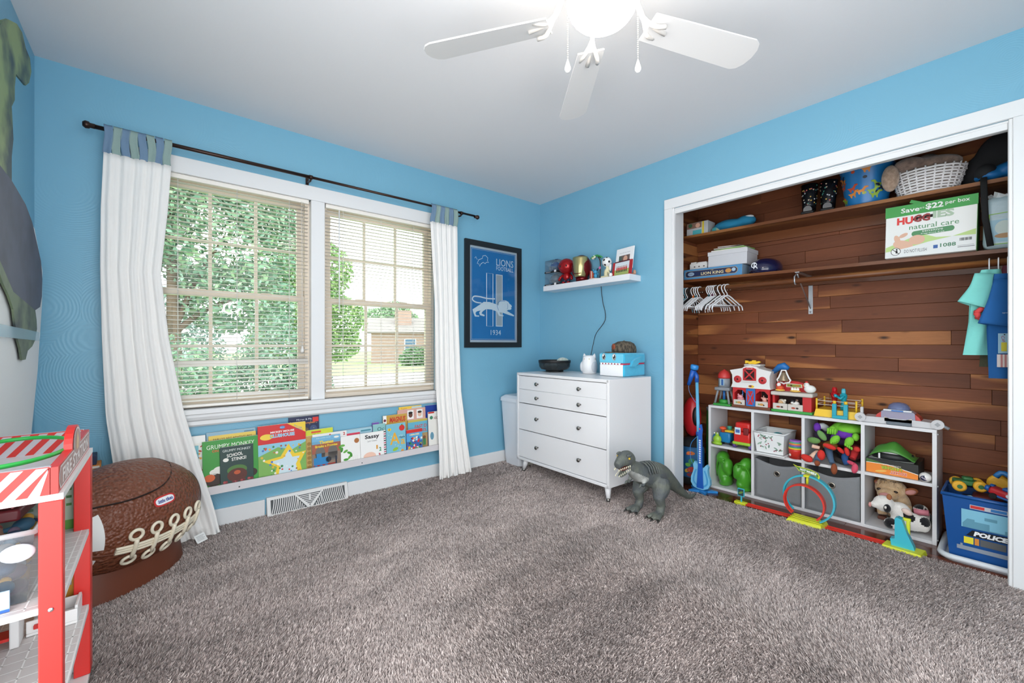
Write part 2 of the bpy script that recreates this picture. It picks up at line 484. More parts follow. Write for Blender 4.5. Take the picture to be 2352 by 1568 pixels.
# closet floor of dark red-brown boards, interior walls of cedar planks
def wood(name, dark, mid, light, rough, glos=0.0, sc=1.0, knots=True, axis='y'):
    m = bpy.data.materials.new(name); m.use_nodes = True
    nt = m.node_tree; b = nt.nodes['Principled BSDF']; b.inputs['Roughness'].default_value = rough; b.inputs['Specular IOR Level'].default_value = 0.25
    if glos: b.inputs['Coat Weight'].default_value = glos
    ge = nt.nodes.new('ShaderNodeNewGeometry'); oi = nt.nodes.new('ShaderNodeObjectInfo')
    vm = nt.nodes.new('ShaderNodeVectorMath'); vm.operation = 'SCALE'; vm.inputs[0].default_value = (37, 91, 53)
    nt.links.new(oi.outputs['Random'], vm.inputs['Scale'])
    va = nt.nodes.new('ShaderNodeVectorMath'); va.operation = 'ADD'
    nt.links.new(ge.outputs['Position'], va.inputs[0]); nt.links.new(vm.outputs['Vector'], va.inputs[1])
    mp = nt.nodes.new('ShaderNodeMapping'); mp.inputs['Scale'].default_value = {'y': (9 * sc, 1.1 * sc, 9 * sc), 'x': (1.1 * sc, 9 * sc, 9 * sc)}[axis]
    nt.links.new(va.outputs['Vector'], mp.inputs['Vector'])
    big = nt.nodes.new('ShaderNodeTexNoise'); big.inputs['Scale'].default_value = 0.75; big.inputs['Detail'].default_value = 1; big.inputs['Distortion'].default_value = 0.6
    nt.links.new(mp.outputs['Vector'], big.inputs['Vector'])
    fine = nt.nodes.new('ShaderNodeTexNoise'); fine.inputs['Scale'].default_value = 7; fine.inputs['Detail'].default_value = 5; fine.inputs['Distortion'].default_value = 1.5
    nt.links.new(mp.outputs['Vector'], fine.inputs['Vector'])
    c1 = nt.nodes.new('ShaderNodeValToRGB'); e = c1.color_ramp.elements
    e[0].position = 0.0; e[0].color = lin(dark); e[1].position = 0.56; e[1].color = lin(mid)
    k = e.new(0.61); k.color = lin(light); k = e.new(1.0); k.color = lin(light)
    nt.links.new(big.outputs['Fac'], c1.inputs['Fac'])
    rp = nt.nodes.new('ShaderNodeMapRange'); rp.inputs['To Min'].default_value = 0.78; rp.inputs['To Max'].default_value = 1.2
    nt.links.new(fine.outputs['Fac'], rp.inputs['Value'])
    mx = nt.nodes.new('ShaderNodeMix'); mx.data_type = 'RGBA'; mx.blend_type = 'MULTIPLY'; mx.inputs['Factor'].default_value = 1
    nt.links.new(c1.outputs['Color'], mx.inputs['A']); nt.links.new(rp.outputs['Result'], mx.inputs['B'])
    last = mx.outputs['Result']
    # each board its own tone
    r2 = nt.nodes.new('ShaderNodeMapRange'); r2.inputs['To Min'].default_value = 0.8; r2.inputs['To Max'].default_value = 1.12
    nt.links.new(oi.outputs['Random'], r2.inputs['Value'])
    m3 = nt.nodes.new('ShaderNodeMix'); m3.data_type = 'RGBA'; m3.blend_type = 'MULTIPLY'; m3.inputs['Factor'].default_value = 1
    nt.links.new(last, m3.inputs['A']); nt.links.new(r2.outputs['Result'], m3.inputs['B']); last = m3.outputs['Result']
    if knots:
        mk = nt.nodes.new('ShaderNodeMapping'); mk.inputs['Scale'].default_value = {'y': (0.01, 4.2, 11), 'x': (4.2, 0.01, 11)}[axis]
        nt.links.new(va.outputs['Vector'], mk.inputs['Vector'])
        vo = nt.nodes.new('ShaderNodeTexVoronoi'); vo.inputs['Scale'].default_value = 1.0; vo.inputs['Randomness'].default_value = 1.0
        nt.links.new(mk.outputs['Vector'], vo.inputs['Vector'])
        kr = nt.nodes.new('ShaderNodeMapRange'); kr.inputs['From Min'].default_value = 0.06; kr.inputs['From Max'].default_value = 0.16
        nt.links.new(vo.outputs['Distance'], kr.inputs['Value'])
        m4 = nt.nodes.new('ShaderNodeMix'); m4.data_type = 'RGBA'
        m4.inputs['A'].default_value = lin('#3f2619')
        nt.links.new(kr.outputs['Result'], m4.inputs['Factor']); nt.links.new(last, m4.inputs['B']); last = m4.outputs['Result']
    nt.links.new(last, b.inputs['Base Color'])
    bp = nt.nodes.new('ShaderNodeBump'); bp.inputs['Strength'].default_value = 0.06; bp.inputs['Distance'].default_value = 0.001
    nt.links.new(fine.outputs['Fac'], bp.inputs['Height']); nt.links.new(bp.outputs['Normal'], b.inputs['Normal'])
    return m
CEDAR = wood('cedar', '#5a3220', '#7d482e', '#ab7043', 0.5, glos=0.0)
CEDARX = wood('cedar_side', '#5a3220', '#7d482e', '#ab7043', 0.5, glos=0.0, axis='x')
SHELFW = wood('cedar_shelf', '#532e1a', '#704226', '#936238', 0.35, glos=0.1, knots=False)
DARKW = wood('cherry_floor', '#3b1c14', '#54281b', '#6b3524', 0.2, glos=0.3, knots=False)
ZC = -0.012                                            # closet floor level, a little under the pile
CB, CL, CR = 0.62, -1.285, -3.13                       # closet back, left and right
groove = mat('#2a170d', 0.8)
w = MB(); w.box(CB + 0.012, CL + 0.012, ZC - 0.03, CB + 0.1, CR, H, groove); cb = struct('wall_closet_back', w)
w = MB(); w.box(0.12, CL + 0.012, ZC - 0.03, CB + 0.1, CL + 0.09, H, groove); cl = struct('wall_closet_side', w)
w = MB(); w.box(0.12, CR - 0.08, ZC - 0.03, CB + 0.1, CR, H, mat('#8a5a3a', 0.5, var=0.2, vscale=6)); struct('wall_closet_end', w)
w = MB(); w.box(0.06, CL + 0.02, -0.1, CB + 0.02, CR - 0.02, ZC - 0.012, groove); cf = struct('floor_closet', w)
w = MB(); w.box(0.12, CR, 2.425, CB + 0.1, CL + 0.09, H - 0.001, mat('#4a2a1a', 0.7, var=0.2, vscale=5)); struct('ceiling_closet_shade', w)  # unseen dark panel added under the ceiling to darken the closet top
pk = MB(); pk.rbox(-0.5, 0, 0, 0.5, 0.012, 0.0815, CEDAR, r=0.0012, seg=1); plank_me = pk.mesh('plank')
pk = MB(); pk.rbox(-0.5, 0, 0, 0.5, 0.012, 0.0815, CEDARX, r=0.0012, seg=1); plank_mx = pk.mesh('plank')
rnd = random.Random(11)
for i in range(30):
    z = ZC + i * 0.0825
    y = CL; off = rnd.uniform(0.15, 0.95)
    while y > CR + 0.001:
        L = off if y == CL else rnd.uniform(0.55, 1.25)
        y2 = y - L
        if y2 < CR + 0.12: y2 = CR
        share(plank_me, 'plank', cb, (CB, (y + y2) / 2, z), (0, 0, R(-90)), (abs(y2 - y) - 0.0012, 1, 1))
        y = y2
    share(plank_mx, 'plank', cl, ((0.12 + CB) / 2, CL, z), (0, 0, 0), (CB - 0.12, 1, 1))
pk = MB(); pk.rbox(-0.5, 0, 0, 0.5, 0.0935, 0.012, DARKW, r=0.0008, seg=1); fl_me = pk.mesh('floorboard')
for i in range(6):
    x = 0.06 + i * 0.094; y = CL; off = rnd.uniform(0.3, 0.8)
    while y > CR + 0.001:
        y2 = y - (off if y == CL else rnd.uniform(0.6, 0.9))
        if y2 < CR + 0.15: y2 = CR
        share(fl_me, 'floorboard', cf, (x, (y + y2) / 2, ZC - 0.012), (0, 0, R(-90)), (abs(y2 - y) - 0.001, 1, 1))
        y = y2

# trims and baseboards
def bar(name, pts, mats=TRIM):
    w = MB()
    for p in pts: w.rbox(*p, mats, r=0.003, seg=2)
    return struct(name, w)
bar('baseboard_window', [(XL, -0.014, -0.012, -2.375, 0, 0.098)]); bar('baseboard_window_right', [(-1.87, -0.014, -0.012, 0, 0, 0.098)])
bar('baseboard_closet', [(-0.014, CY0 + 0.072, -0.012, 0, -0.012, 0.098)])
bar('baseboard_left', [(XL, YD, -0.012, XL + 0.014, -0.014, 0.098)])
# closet casing: flat band with a step inside, and the lining boards
bar('trim_1', [(-0.018, CY0, -0.012, 0.0, CY0 + 0.062, CZ1), (-0.010, CY0 - 0.012, -0.012, 0.0, CY0 + 0.002, CZ1)])
bar('trim_2', [(-0.018, CY1 - 0.085, CZ1, 0.0, CY0 + 0.062, CZ1 + 0.072)])
bar('trim_3', [(-0.018, CY1 - 0.085, -0.012, 0.0, CY1, CZ1), (-0.010, CY1 - 0.002, -0.012, 0.0, CY1 + 0.012, CZ1)])
bar('trim_4', [(0.0, CY0 - 0.014, -0.012, 0.125, CY0, CZ1)])
bar('trim_5', [(0.0, CY1, -0.012, 0.125, CY1 + 0.014, CZ1)])
bar('trim_6', [(0.0, CY1, CZ1 - 0.012, 0.125, CY0, CZ1), (0.002, CY1 + 0.014, CZ1 - 0.04, 0.022, CY0 - 0.014, CZ1 - 0.010)])
# window casing, stool and apron
bar('trim_7', [(OX0 - 0.085, -0.018, OZ0, OX0 + 0.012, 0, OZ1 - 0.012)])
bar('trim_8', [(OX1 - 0.012, -0.018, OZ0, OX1 + 0.085, 0, OZ1 - 0.012)])
bar('trim_9', [(OX0 - 0.085, -0.02, OZ1 - 0.012, OX1 + 0.085, 0, OZ1 + 0.08)])
bar('trim_10', [(-2.108, -0.018, OZ0, -2.022, 0.12, OZ1 - 0.012)])
bar('trim_11', [(OX0 - 0.11, -0.05, OZ0 - 0.028, OX1 + 0.11, 0.10, OZ0)])
w = MB()
prof = [(0, OZ0 - 0.028), (-0.034, OZ0 - 0.028), (-0.036, OZ0 - 0.045), (-0.030, OZ0 - 0.062), (-0.022, OZ0 - 0.07), (-0.022, OZ0 - 0.09), (-0.014, OZ0 - 0.1), (0, OZ0 - 0.1)]
w.prism([(y, z) for y, z in prof], OX0 - 0.085, OX1 + 0.085, TRIM, Fr((0, 0, 0), (0, 1, 0), (0, 0, 1))); struct('trim_12', w)

# ------------------------------------------------------------------ windows
VINYL = mat('#e6d9c8', 0.45)
GLASS = clear_mat('#f4f8f6', 0.10, name='window_glass')
def window(name, x0, x1):
    w = MB(); zb, zt = OZ0, OZ1; f = 0.028; y0, y1 = 0.03, 0.12
    w.box(x0, y0, zb, x0 + f, y1, zt, VINYL); w.box(x1 - f, y0, zb, x1, y1, zt, VINYL)
    w.box(x0 + f, y0, zt - f, x1 - f, y1, zt, VINYL); w.box(x0 + f, y0, zb, x1 - f, y1, zb + f, VINYL)
    o = struct(name, w)
    zm = 1.365
    def sash(z0, z1, y, t=0.036):
        s = MB(); a, b = x0 + f, x1 - f
        s.box(a, y, z0, a + t, y + 0.03, z1, VINYL); s.box(b - t, y, z0, b, y + 0.03, z1, VINYL)
        s.box(a + t, y, z0, b - t, y + 0.03, z0 + t, VINYL); s.box(a + t, y, z1 - t, b - t, y + 0.03, z1, VINYL)
        so = s.build('sash', o)
        g = MB(); g.box(a + t, y + 0.013, z0 + t, b - t, y + 0.017, z1 - t, GLASS); g.build('pane', so)
        for k in (1, 2):
            q = MB(); xm = lerp(a + t, b - t, k / 3); q.box(xm - 0.009, y + 0.008, z0 + t, xm + 0.009, y + 0.022, z1 - t, VINYL); q.build('muntin', so)
        zmid = (z0 + z1) / 2
        q = MB(); q.box(a + t, y + 0.0085, zmid - 0.009, b - t, y + 0.0215, zmid + 0.009, VINYL); q.build('muntin', so)
        return so
    sash(zm - 0.018, zt - f, 0.078); lo = sash(zb + f, zm + 0.018, 0.045)
    l = MB(); xm = (x0 + x1) / 2
    for s_ in (-1, 1): l.rbox(xm + s_ * 0.17 - 0.03, 0.04, zm + 0.012, xm + s_ * 0.17 + 0.03, 0.062, zm + 0.022, VINYL, r=0.003)
    l.build('sash_lock', lo)
    return o
window('window_1', OX0, -2.108); window('window_2', -2.022, OX1)

# ------------------------------------------------------------------ mini blinds, every slat a piece
SLAT = mat('#f2ede5', 0.4)
CORD = mat('#e8e6e2', 0.7)
def slat_mesh(L):
    m = MB(); n = 5
    vs = []
    for i in range(n):
        a = -1 + 2 * i / (n - 1)
        vs.append((a * 0.0125, 0.0025 * (1 - a * a)))
    pts = vs + [(a, b - 0.0009) for a, b in reversed(vs)]
    m.prism(pts, -L / 2, L / 2, SLAT, Fr((0, 0, 0), (0, 1, 0), (0, 0, 1)), True)
    return m.mesh('slat')
def blind(x0, x1, label, ropes, z_end, odd=()):
    cx = (x0 + x1) / 2; L = x1 - x0
    t = thing('mini_blind', label, 'blind', (cx, 0.012, OZ1 - 0.012))
    h = MB(); h.rbox(-L / 2, -0.014, -0.026, L / 2, 0.014, 0.0, SLAT, r=0.002); h.build('headrail', t)
    me = slat_mesh(L - 0.006)
    top = -0.045; bot = z_end - (OZ1 - 0.012)
    n = 52
    for i in range(n):
        z = lerp(top, bot + 0.024, i / (n - 1))
        tilt = R(lerp(-5, 14, i / (n - 1))); dz = 0.0; ry = 0.0
        if i in odd: tilt, dz, ry = odd[i]
        share(me, 'slat', t, (0, 0, z + dz), (tilt, ry, 0))
    r = MB(); r.rbox(-L / 2 + 0.002, -0.011, bot - 0.012, L / 2 - 0.002, 0.011, bot + 0.004, SLAT, r=0.003); r.build('bottom_rail', t)
    for q in ropes:
        c = MB()
        c.tube([(q - cx, -0.013, -0.02), (q - cx, -0.013, bot)], 0.0011, CORD, 6)
        c.tube([(q - cx + 0.004, 0.013, -0.02), (q - cx + 0.004, 0.013, bot)], 0.0011, CORD, 6)
        c.build('ladder_cord', t)
    return t, cx
b1, c1 = blind(OX0 + 0.012, -2.118, 'cream mini blind hanging in the window with bushy trees close outside', (-2.80, -2.52, -2.235), OZ0 + 0.02,
      {42: (R(62), 0.004, 0.0), 43: (R(50), 0.012, 0.0), 50: (R(55), 0, R(0.4)), 49: (R(2), 0, R(0.5))})
p = MB(); p.tube([(-2.165 - c1, -0.018, -0.02), (-2.163 - c1, -0.019, -0.98)], 0.0012, CORD, 6); p.tube([(-2.155 - c1, -0.018, -0.02), (-2.158 - c1, -0.019, -0.98)], 0.0012, CORD, 6)
p.lathe([(0.004, 0), (0.011, -0.03), (0.011, -0.04), (0.002, -0.045)], CORD, (-2.16 - c1, -0.019, -0.965), 10); p.build('pull_cord', b1)
b2, c2 = blind(-2.012, OX1 - 0.012, 'cream mini blind hanging in the window facing the lawn and brick house', (-1.895, -1.62, -1.36), OZ0 + 0.055,
      {1: (R(20), 0, 0)})
p = MB(); p.tube([(-1.925 - c2, -0.02, -0.03), (-1.925 - c2, -0.022, -0.72)], 0.0045, mat('#f2f2f2', 0.2), 8); p.build('tilt_wand', b2)
p = MB(); p.tube([(-1.195 - c2, -0.018, -0.02), (-1.197 - c2, -0.018, -1.1)], 0.0014, CORD, 6); p.build('pull_cord', b2)

# floor vent on the baseboard line
t = thing('baseboard_vent', 'white slotted air register set into the baseboard under the book ledge', 'vent', (-2.122, 0, -0.005))
VW = mat('#e4e3e1', 0.4); DK = mat('#55585a', 0.8)
def vfr(z): return -0.028 + (z / 0.105) * 0.012      # the face leans back
fv = Fr((0, -0.036, 0.0), (1, 0, 0), (0, 0.22, 1))
m = MB(); m.hexa([(-0.245, -0.05, 0), (0.245, -0.05, 0), (0.245, 0, 0), (-0.245, 0, 0)], [(-0.245, -0.022, 0.112), (0.245, -0.022, 0.112), (0.245, 0, 0.112), (-0.245, 0, 0.112)], VW); m.build('body', t)
fv = Fr((0, -0.05, 0.0), (1, 0, 0), (0, 0.028, 0.112))
m = MB(); m.poly([(-0.225, 0.012), (0.225, 0.012), (0.225, 0.098), (-0.225, 0.098)], DK, fv, 0.0005); m.build('slot_backing', t)
m = MB(); m.prism([(-0.012, 0.006), (0.012, 0.006), (-0.078, 0.102), (-0.09, 0.102)], 0.0005, 0.004, VW, fv)
m.prism([(-0.012, 0.006), (0.012, 0.006), (0.09, 0.102), (0.078, 0.102)], 0.0005, 0.004, VW, fv); m.build('chevron_rib', t)
for s_ in (-1, 1):
    for k in range(17):
        a0 = 0.222 - k * 0.0122
        pts = []
        for j in range(7):
            v = 0.012 + 0.086 * j / 6
            u = a0 - 0.016 * math.sin(PI * 0.5 * j / 6) * (1 if k < 12 else 0.6)
            lim = 0.012 + (v - 0.006) / 0.096 * 0.072
            if u > lim: pts.append((s_ * u, v))
        if len(pts) > 1:
            m = MB(); m.line(pts, 0.0052, VW, fv, 0.003); m.build('louvre', t)
for k in range(7):
    v = 0.096 - k * 0.011; hw = (v - 0.006) / 0.096 * 0.078 - 0.004
    if hw > 0.006:
        m = MB(); m.line([(-hw, v), (hw, v)], 0.0055, VW, fv, 0.003); m.build('louvre', t)
m = MB(); m.prism([(-0.005, 0.05), (0.005, 0.05), (0.005, 0.09), (-0.005, 0.09)], 0.003, 0.008, VW, fv); m.build('damper_tab', t)
# ------------------------------------------------------------------ ceiling fan with its lit globe
FC = (-1.72, -2.10)
t = thing('ceiling_fan', 'white five-blade ceiling fan with a lit frosted globe', 'fan', (FC[0], FC[1], H))
FW = mat('#e3e1df', 0.45); FM = mat('#d5d0ca', 0.4)
m = MB(); m.lathe([(0.12, 0), (0.125, -0.02), (0.10, -0.035), (0.05, -0.04)], FW); m.build('canopy', t)
m = MB(); m.lathe([(0.05, -0.035), (0.125, -0.045), (0.15, -0.07), (0.15, -0.12), (0.125, -0.15), (0.085, -0.16)], FW, n=40); m.build('motor_housing', t)
m = MB(); m.lathe([(0.085, -0.155), (0.088, -0.17), (0.10, -0.182), (0.108, -0.185)], FM, n=36); m.build('light_fitter', t)
gm = bpy.data.materials.new('lit_frosted_glass'); gm.use_nodes = True
gb = gm.node_tree.nodes['Principled BSDF']
gb.inputs['Base Color'].default_value = (0.95, 0.9, 0.82, 1)
gb.inputs['Emission Color'].default_value = (1.0, 0.93, 0.84, 1)
gb.inputs['Emission Strength'].default_value = 8.0
m = MB(); m.lathe([(0.10, -0.18), (0.116, -0.19), (0.12, -0.205)] + [(0.12 * math.cos(a), -0.205 - 0.09 * math.sin(a)) for a in [PI / 2 * k / 9 for k in range(1, 9)]] + [(0.0, -0.295)], gm, n=40); m.build('globe', t)
base = math.atan2(-1.584 + 2.10, -1.301 + 1.72)
bm_ = MB()
r0, r1 = 0.185, 0.668
pts = [(r0, -0.052), (r0 + 0.12, -0.057), (r1 - 0.05, -0.066)]
for k in range(7):
    a = -PI / 2 + PI * k / 6
    pts.append((r1 - 0.045 + 0.045 * math.cos(a), 0.066 * math.sin(a) * (1 if abs(math.sin(a)) > 0.9 else 0.985)))
pts += [(r1 - 0.05, 0.066), (r0 + 0.12, 0.057), (r0, 0.052)]
bm_.prism(pts, -0.003, 0.003, FW, Fr((0, 0, 0), (1, 0, 0), (0, math.cos(R(-12)), math.sin(R(-12)))))
blade_me = bm_.mesh('blade')
ir = MB()
ir.tube(curve([(0.13, 0, 0.10), (0.165, 0, 0.03), (0.20, 0.025, -0.008), (0.235, 0.035, -0.004)], 10), 0.008, FM, 8)
ir.tube(curve([(0.13, 0, 0.10), (0.165, 0, 0.03), (0.20, -0.025, -0.012), (0.235, -0.035, -0.012)], 10), 0.008, FM, 8)
ir.tube(curve([(0.13, 0, 0.10), (0.17, 0, 0.02), (0.26, 0, -0.008)], 8), 0.008, FM, 8)
iron_me = ir.mesh('blade_iron')
for k in range(5):
    a = base + k * 2 * PI / 5
    b = share(blade_me, 'blade', t, (0, 0, -0.25), (0, 0, a))
    share(iron_me, 'blade_iron', b, (0, 0, 0))
for (dx, dy) in ((-0.118, 0.0), (0.122, 0.0)):
    cd = MB(); X, Y = dx * 0.766 + dy * 0.643, -dx * 0.643 + dy * 0.766
    n = 34
    z0 = -0.17; z1 = -0.405
    for i in range(n): cd.ell((X, Y, lerp(z0, z1, i / (n - 1))), 0.0023, mat('#e9e2d8', 0.3, metal=0.6), 6, 4)
    po = cd.build('pull_chain', t); po['kind'] = 'stuff'
    d = MB(); d.lathe([(0.001, 0.0), (0.004, -0.008), (0.0105, -0.03), (0.0105, -0.036), (0.006, -0.044), (0.0, -0.046)], mat('#f2f1ef', 0.25), (X, Y, z1), 14); d.build('pull_knob', po)
# ------------------------------------------------------------------ what stands outside the window
GZ = -0.55
GRASS = mat('#8aa06a', 0.95, var=0.3, vscale=1.5, bump=0.5, bscale=30)
w = MB(); w.box(-40, 0.35, GZ - 0.3, 60, 90, GZ, GRASS); struct('ground', w, label='lawn outside the window')
w = MB(); w.hexa([(-6, 14.2, GZ - 0.05), (50, 7.5, GZ - 0.05), (50, 16.5, GZ - 0.05), (-6, 19.5, GZ - 0.05)], [(-6, 14.2, GZ + 0.02), (50, 7.5, GZ + 0.02), (50, 16.5, GZ + 0.02), (-6, 19.5, GZ + 0.02)], mat('#c9c6c0', 0.9, var=0.08, vscale=2))
struct('ground_street', w, label='pale concrete street beyond the lawn')

def leaf_cloud(blobs, n, size, mats, seed, up=0.3):
    """leaves strewn over the skins of the blobs that make a crown"""
    rng = np.random.default_rng(seed)
    vol = np.array([b[1][0] * b[1][1] + b[1][1] * b[1][2] + b[1][0] * b[1][2] for b in blobs]); vol = vol / vol.sum()
    idx = rng.choice(len(blobs), n, p=vol)
    C = np.array([b[0] for b in blobs])[idx]; Rr = np.array([b[1] for b in blobs])[idx]
    d = rng.normal(size=(n, 3)); d /= np.linalg.norm(d, axis=1)[:, None]
    pos = C + d * Rr * (rng.uniform(0.55, 1.06, n) ** 0.6)[:, None]
    a = rng.normal(size=(n, 3)); a /= np.linalg.norm(a, axis=1)[:, None]
    b = np.cross(a, rng.normal(size=(n, 3))); b /= np.linalg.norm(b, axis=1)[:, None]
    s = (size * rng.uniform(0.6, 1.4, n))[:, None]
    V = np.empty((n, 4, 3))
    V[:, 0] = pos - a * s; V[:, 1] = pos + b * s * 0.45; V[:, 2] = pos + a * s; V[:, 3] = pos - b * s * 0.45
    me = bpy.data.meshes.new('foliage')
    me.vertices.add(n * 4); me.vertices.foreach_set('co', V.reshape(-1).astype(np.float32))
    me.loops.add(n * 4); me.loops.foreach_set('vertex_index', np.arange(n * 4, dtype=np.int32))
    me.polygons.add(n); me.polygons.foreach_set('loop_start', (np.arange(n) * 4).astype(np.int32))
    for m in mats: me.materials.append(m)
    me.polygons.foreach_set('material_index', rng.integers(0, len(mats), n).astype(np.int32))
    me.update(calc_edges=True); return me
def leaf_mats(cols): return [mat(c, 0.7, name='leaf') for c in cols]
def tree(name, label, base, hgt, blobs, n, size, cols, seed, trunk_r=0.12, bark='#6d5a48', group=None):
    t = thing(name, label, 'tree', base, 0, group)
    o = bpy.data.objects.new('foliage', leaf_cloud(blobs, n, size, leaf_mats(cols), seed)); COL.objects.link(o); o.parent = t
    BK = mat(bark, 0.95, var=0.3, vscale=12, bump=0.6, bscale=20)
    m = MB(); m.tube(curve([(0, 0, -0.1), (0.05, 0.03, hgt * 0.35), (-0.04, 0, hgt * 0.8)], 10), [trunk_r * (1 - 0.07 * i) for i in range(10)], BK, 8); m.build('trunk', t)
    rr = random.Random(seed)
    for c, r in blobs[:5]:
        m = MB(); m.tube(curve([(0, 0, hgt * 0.35), (c[0] * 0.5, c[1] * 0.5, (hgt * 0.35 + c[2]) / 2 + 0.1), c], 8), [trunk_r * 0.45 * (1 - 0.1 * i) for i in range(8)], BK, 6); m.build('branch', t)
    return t
G1 = ['#86a584', '#769a7a', '#97b58a', '#93b29c', '#6a8f76']  # leaf greens paled and greyed to paint in the haze of the view
G2 = ['#94b070', '#84a468', '#a8c080', '#789a68']
G3 = ['#8fae86', '#7c9f7a', '#a3bd98']
tree('maple_tree', 'leafy tree filling the view through the blind beside the trailing curtain', (-2.75, 5.2, GZ), 5.0,
     [((-0.9, 0, 3.6), (1.3, 0.9, 1.0)), ((0.7, 0.2, 3.4), (1.2, 0.9, 1.0)), ((0, 0, 4.7), (1.5, 1.0, 0.9)), ((-1.4, 0.3, 2.5), (1.0, 0.8, 0.7)), ((0.9, 0.3, 2.4), (0.9, 0.8, 0.6)), ((1.5, 0.3, 4.2), (0.9, 0.8, 0.9))], 26000, 0.055, G1, 3)
tree('ash_tree', 'bright green tree with a slender trunk on the lawn', (-0.1, 7.2, GZ), 4.2,
     [((-0.4, 0, 2.5), (0.9, 0.8, 0.8)), ((0.35, 0.1, 2.2), (0.75, 0.7, 0.6)), ((-0.1, 0, 3.3), (0.85, 0.7, 0.7)), ((0.25, 0, 1.6), (0.7, 0.6, 0.4)), ((-0.7, 0, 1.7), (0.7, 0.6, 0.5))], 16000, 0.05, G2, 5, 0.08)
tree('background_tree', 'far pale tree rising over the brick house roof', (18.5, 44, GZ), 6.6,
     [((0, 0, 5.2), (2.0, 1.6, 1.5)), ((-2.3, 0, 4.6), (1.7, 1.4, 1.1)), ((1.8, 0, 4.2), (1.3, 1.2, 1.2)), ((0, 0, 3.2), (2.5, 1.6, 1.2))], 5000, 0.22, G3, 7)
tree('background_tree', 'far pale tree over the dark gabled house', (29.5, 45, GZ), 7.0,
     [((0, 0, 5.6), (1.8, 1.6, 1.9)), ((-1.2, 0, 4.3), (1.3, 1.4, 1.1)), ((1.2, 0, 4.0), (1.3, 1.4, 1.1))], 3500, 0.22, G3, 8)
tree('background_tree', 'dark green tree massed beside the brick house corner', (20.6, 38, GZ), 3.6,
     [((0, 0, 2.5), (1.2, 1.0, 1.2)), ((1.4, 0, 2.0), (1.0, 1.0, 1.0)), ((0.2, 0, 1.2), (1.5, 1.0, 0.8))], 3200, 0.16, ['#5f8a58', '#517a4d', '#749c66'], 9)
def bush(label, loc, r, n, size, cols, seed):
    t = thing('bush', label, 'bush', loc, 0, 'shrubs outside the windows')
    o = bpy.data.objects.new('foliage', leaf_cloud([((0, 0, r[2] * 0.8), r), ((r[0] * 0.5, 0.1, r[2] * 0.6), (r[0] * 0.6, r[1] * 0.7, r[2] * 0.7)), ((-r[0] * 0.5, 0, r[2] * 0.6), (r[0] * 0.6, r[1] * 0.7, r[2] * 0.7))], n, size, leaf_mats(cols), seed)); COL.objects.link(o); o.parent = t
    m = MB()
    for k in range(5): m.tube([(0.05 * k - 0.1, 0, -0.05), (0.15 * (k - 2) * r[0], 0.02 * k, r[2] * 0.9)], 0.015, mat('#6d5a48', 0.95), 5)
    m.build('stem', t)
bush('dense green hedge bush outside under the leafy tree', (-3.1, 3.2, GZ), (1.0, 0.5, 1.0), 9000, 0.04, G1, 21)
bush('wide dark shrub outside between the tree and the lawn', (-1.35, 4.6, GZ), (0.75, 0.5, 1.15), 9000, 0.04, ['#7f9f86', '#6f8f7a', '#8fac92'], 22)
bush('tall shrub mass behind the leafy tree outside', (-4.4, 8.6, GZ), (2.6, 0.7, 1.8), 12000, 0.06, ['#84a39a', '#74938a', '#98b2a6'], 23)
bush('round shrub by the brick house wall', (12.5, 26.5, GZ), (1.5, 0.8, 0.8), 2500, 0.12, ['#6f8f66', '#5f7f5a'], 24)
bush('small pale-leaved plant just outside the window pane corner', (-1.90, 0.85, GZ), (0.14, 0.12, 0.62), 800, 0.022, ['#9fb59a', '#c9d4c4', '#8aa58a'], 25)

BRICK = mat('#a58b80', 0.9, var=0.18, vscale=3, bump=0.3, bscale=30)
ROOF = mat('#8d8784', 0.9, var=0.15, vscale=2)
t = thing('brick_house', 'low brick house across the lawn with a white-framed window', 'house', (14.6, 30, GZ), R(-22))
m = MB(); m.box(-4.2, 0, 0, 3.4, 5, 2.7, BRICK); m.build('wall', t)
m = MB(); m.prism([(-0.5, 2.65), (5.5, 2.65), (2.5, 4.0)], -4.6, 3.8, ROOF, Fr((0, 0, 0), (0, 1, 0), (0, 0, 1))); rf = m.build('roof', t)
m = MB(); m.box(-2.2, 1.0, 2.6, -0.8, 1.8, 4.6, BRICK); m.build('chimney', rf)
for x in (-1.0, 2.0):
    m = MB(); m.box(x - 0.5, -0.06, 0.75, x + 0.5, 0.02, 2.1, mat('#e8e8e6', 0.5)); wf = m.build('window', t)
    m = MB(); m.box(x - 0.42, -0.08, 0.83, x + 0.42, -0.05, 2.02, mat('#4a6a86', 0.2)); m.build('pane', wf)
t = thing('gabled_house', 'dark gabled house farther down the street', 'house', (24.5, 30.5, GZ), R(-25))
m = MB(); m.box(-3, 0, 0, 3, 6, 2.8, mat('#8f8078', 0.9, var=0.15, vscale=3)); m.build('wall', t)
m = MB(); m.prism([(-3.5, 2.6), (3.5, 2.6), (0, 5.4)], -6.3, 0.4, mat('#77716f', 0.9, var=0.12, vscale=3), Fr((0, 0, 0), (1, 0, 0), (0, 0, 1))); m.build('roof', t)
m = MB(); m.box(-1.6, -0.05, 0, 0.6, 0.02, 2.1, mat('#b9b2aa', 0.6)); m.build('garage_door', t)
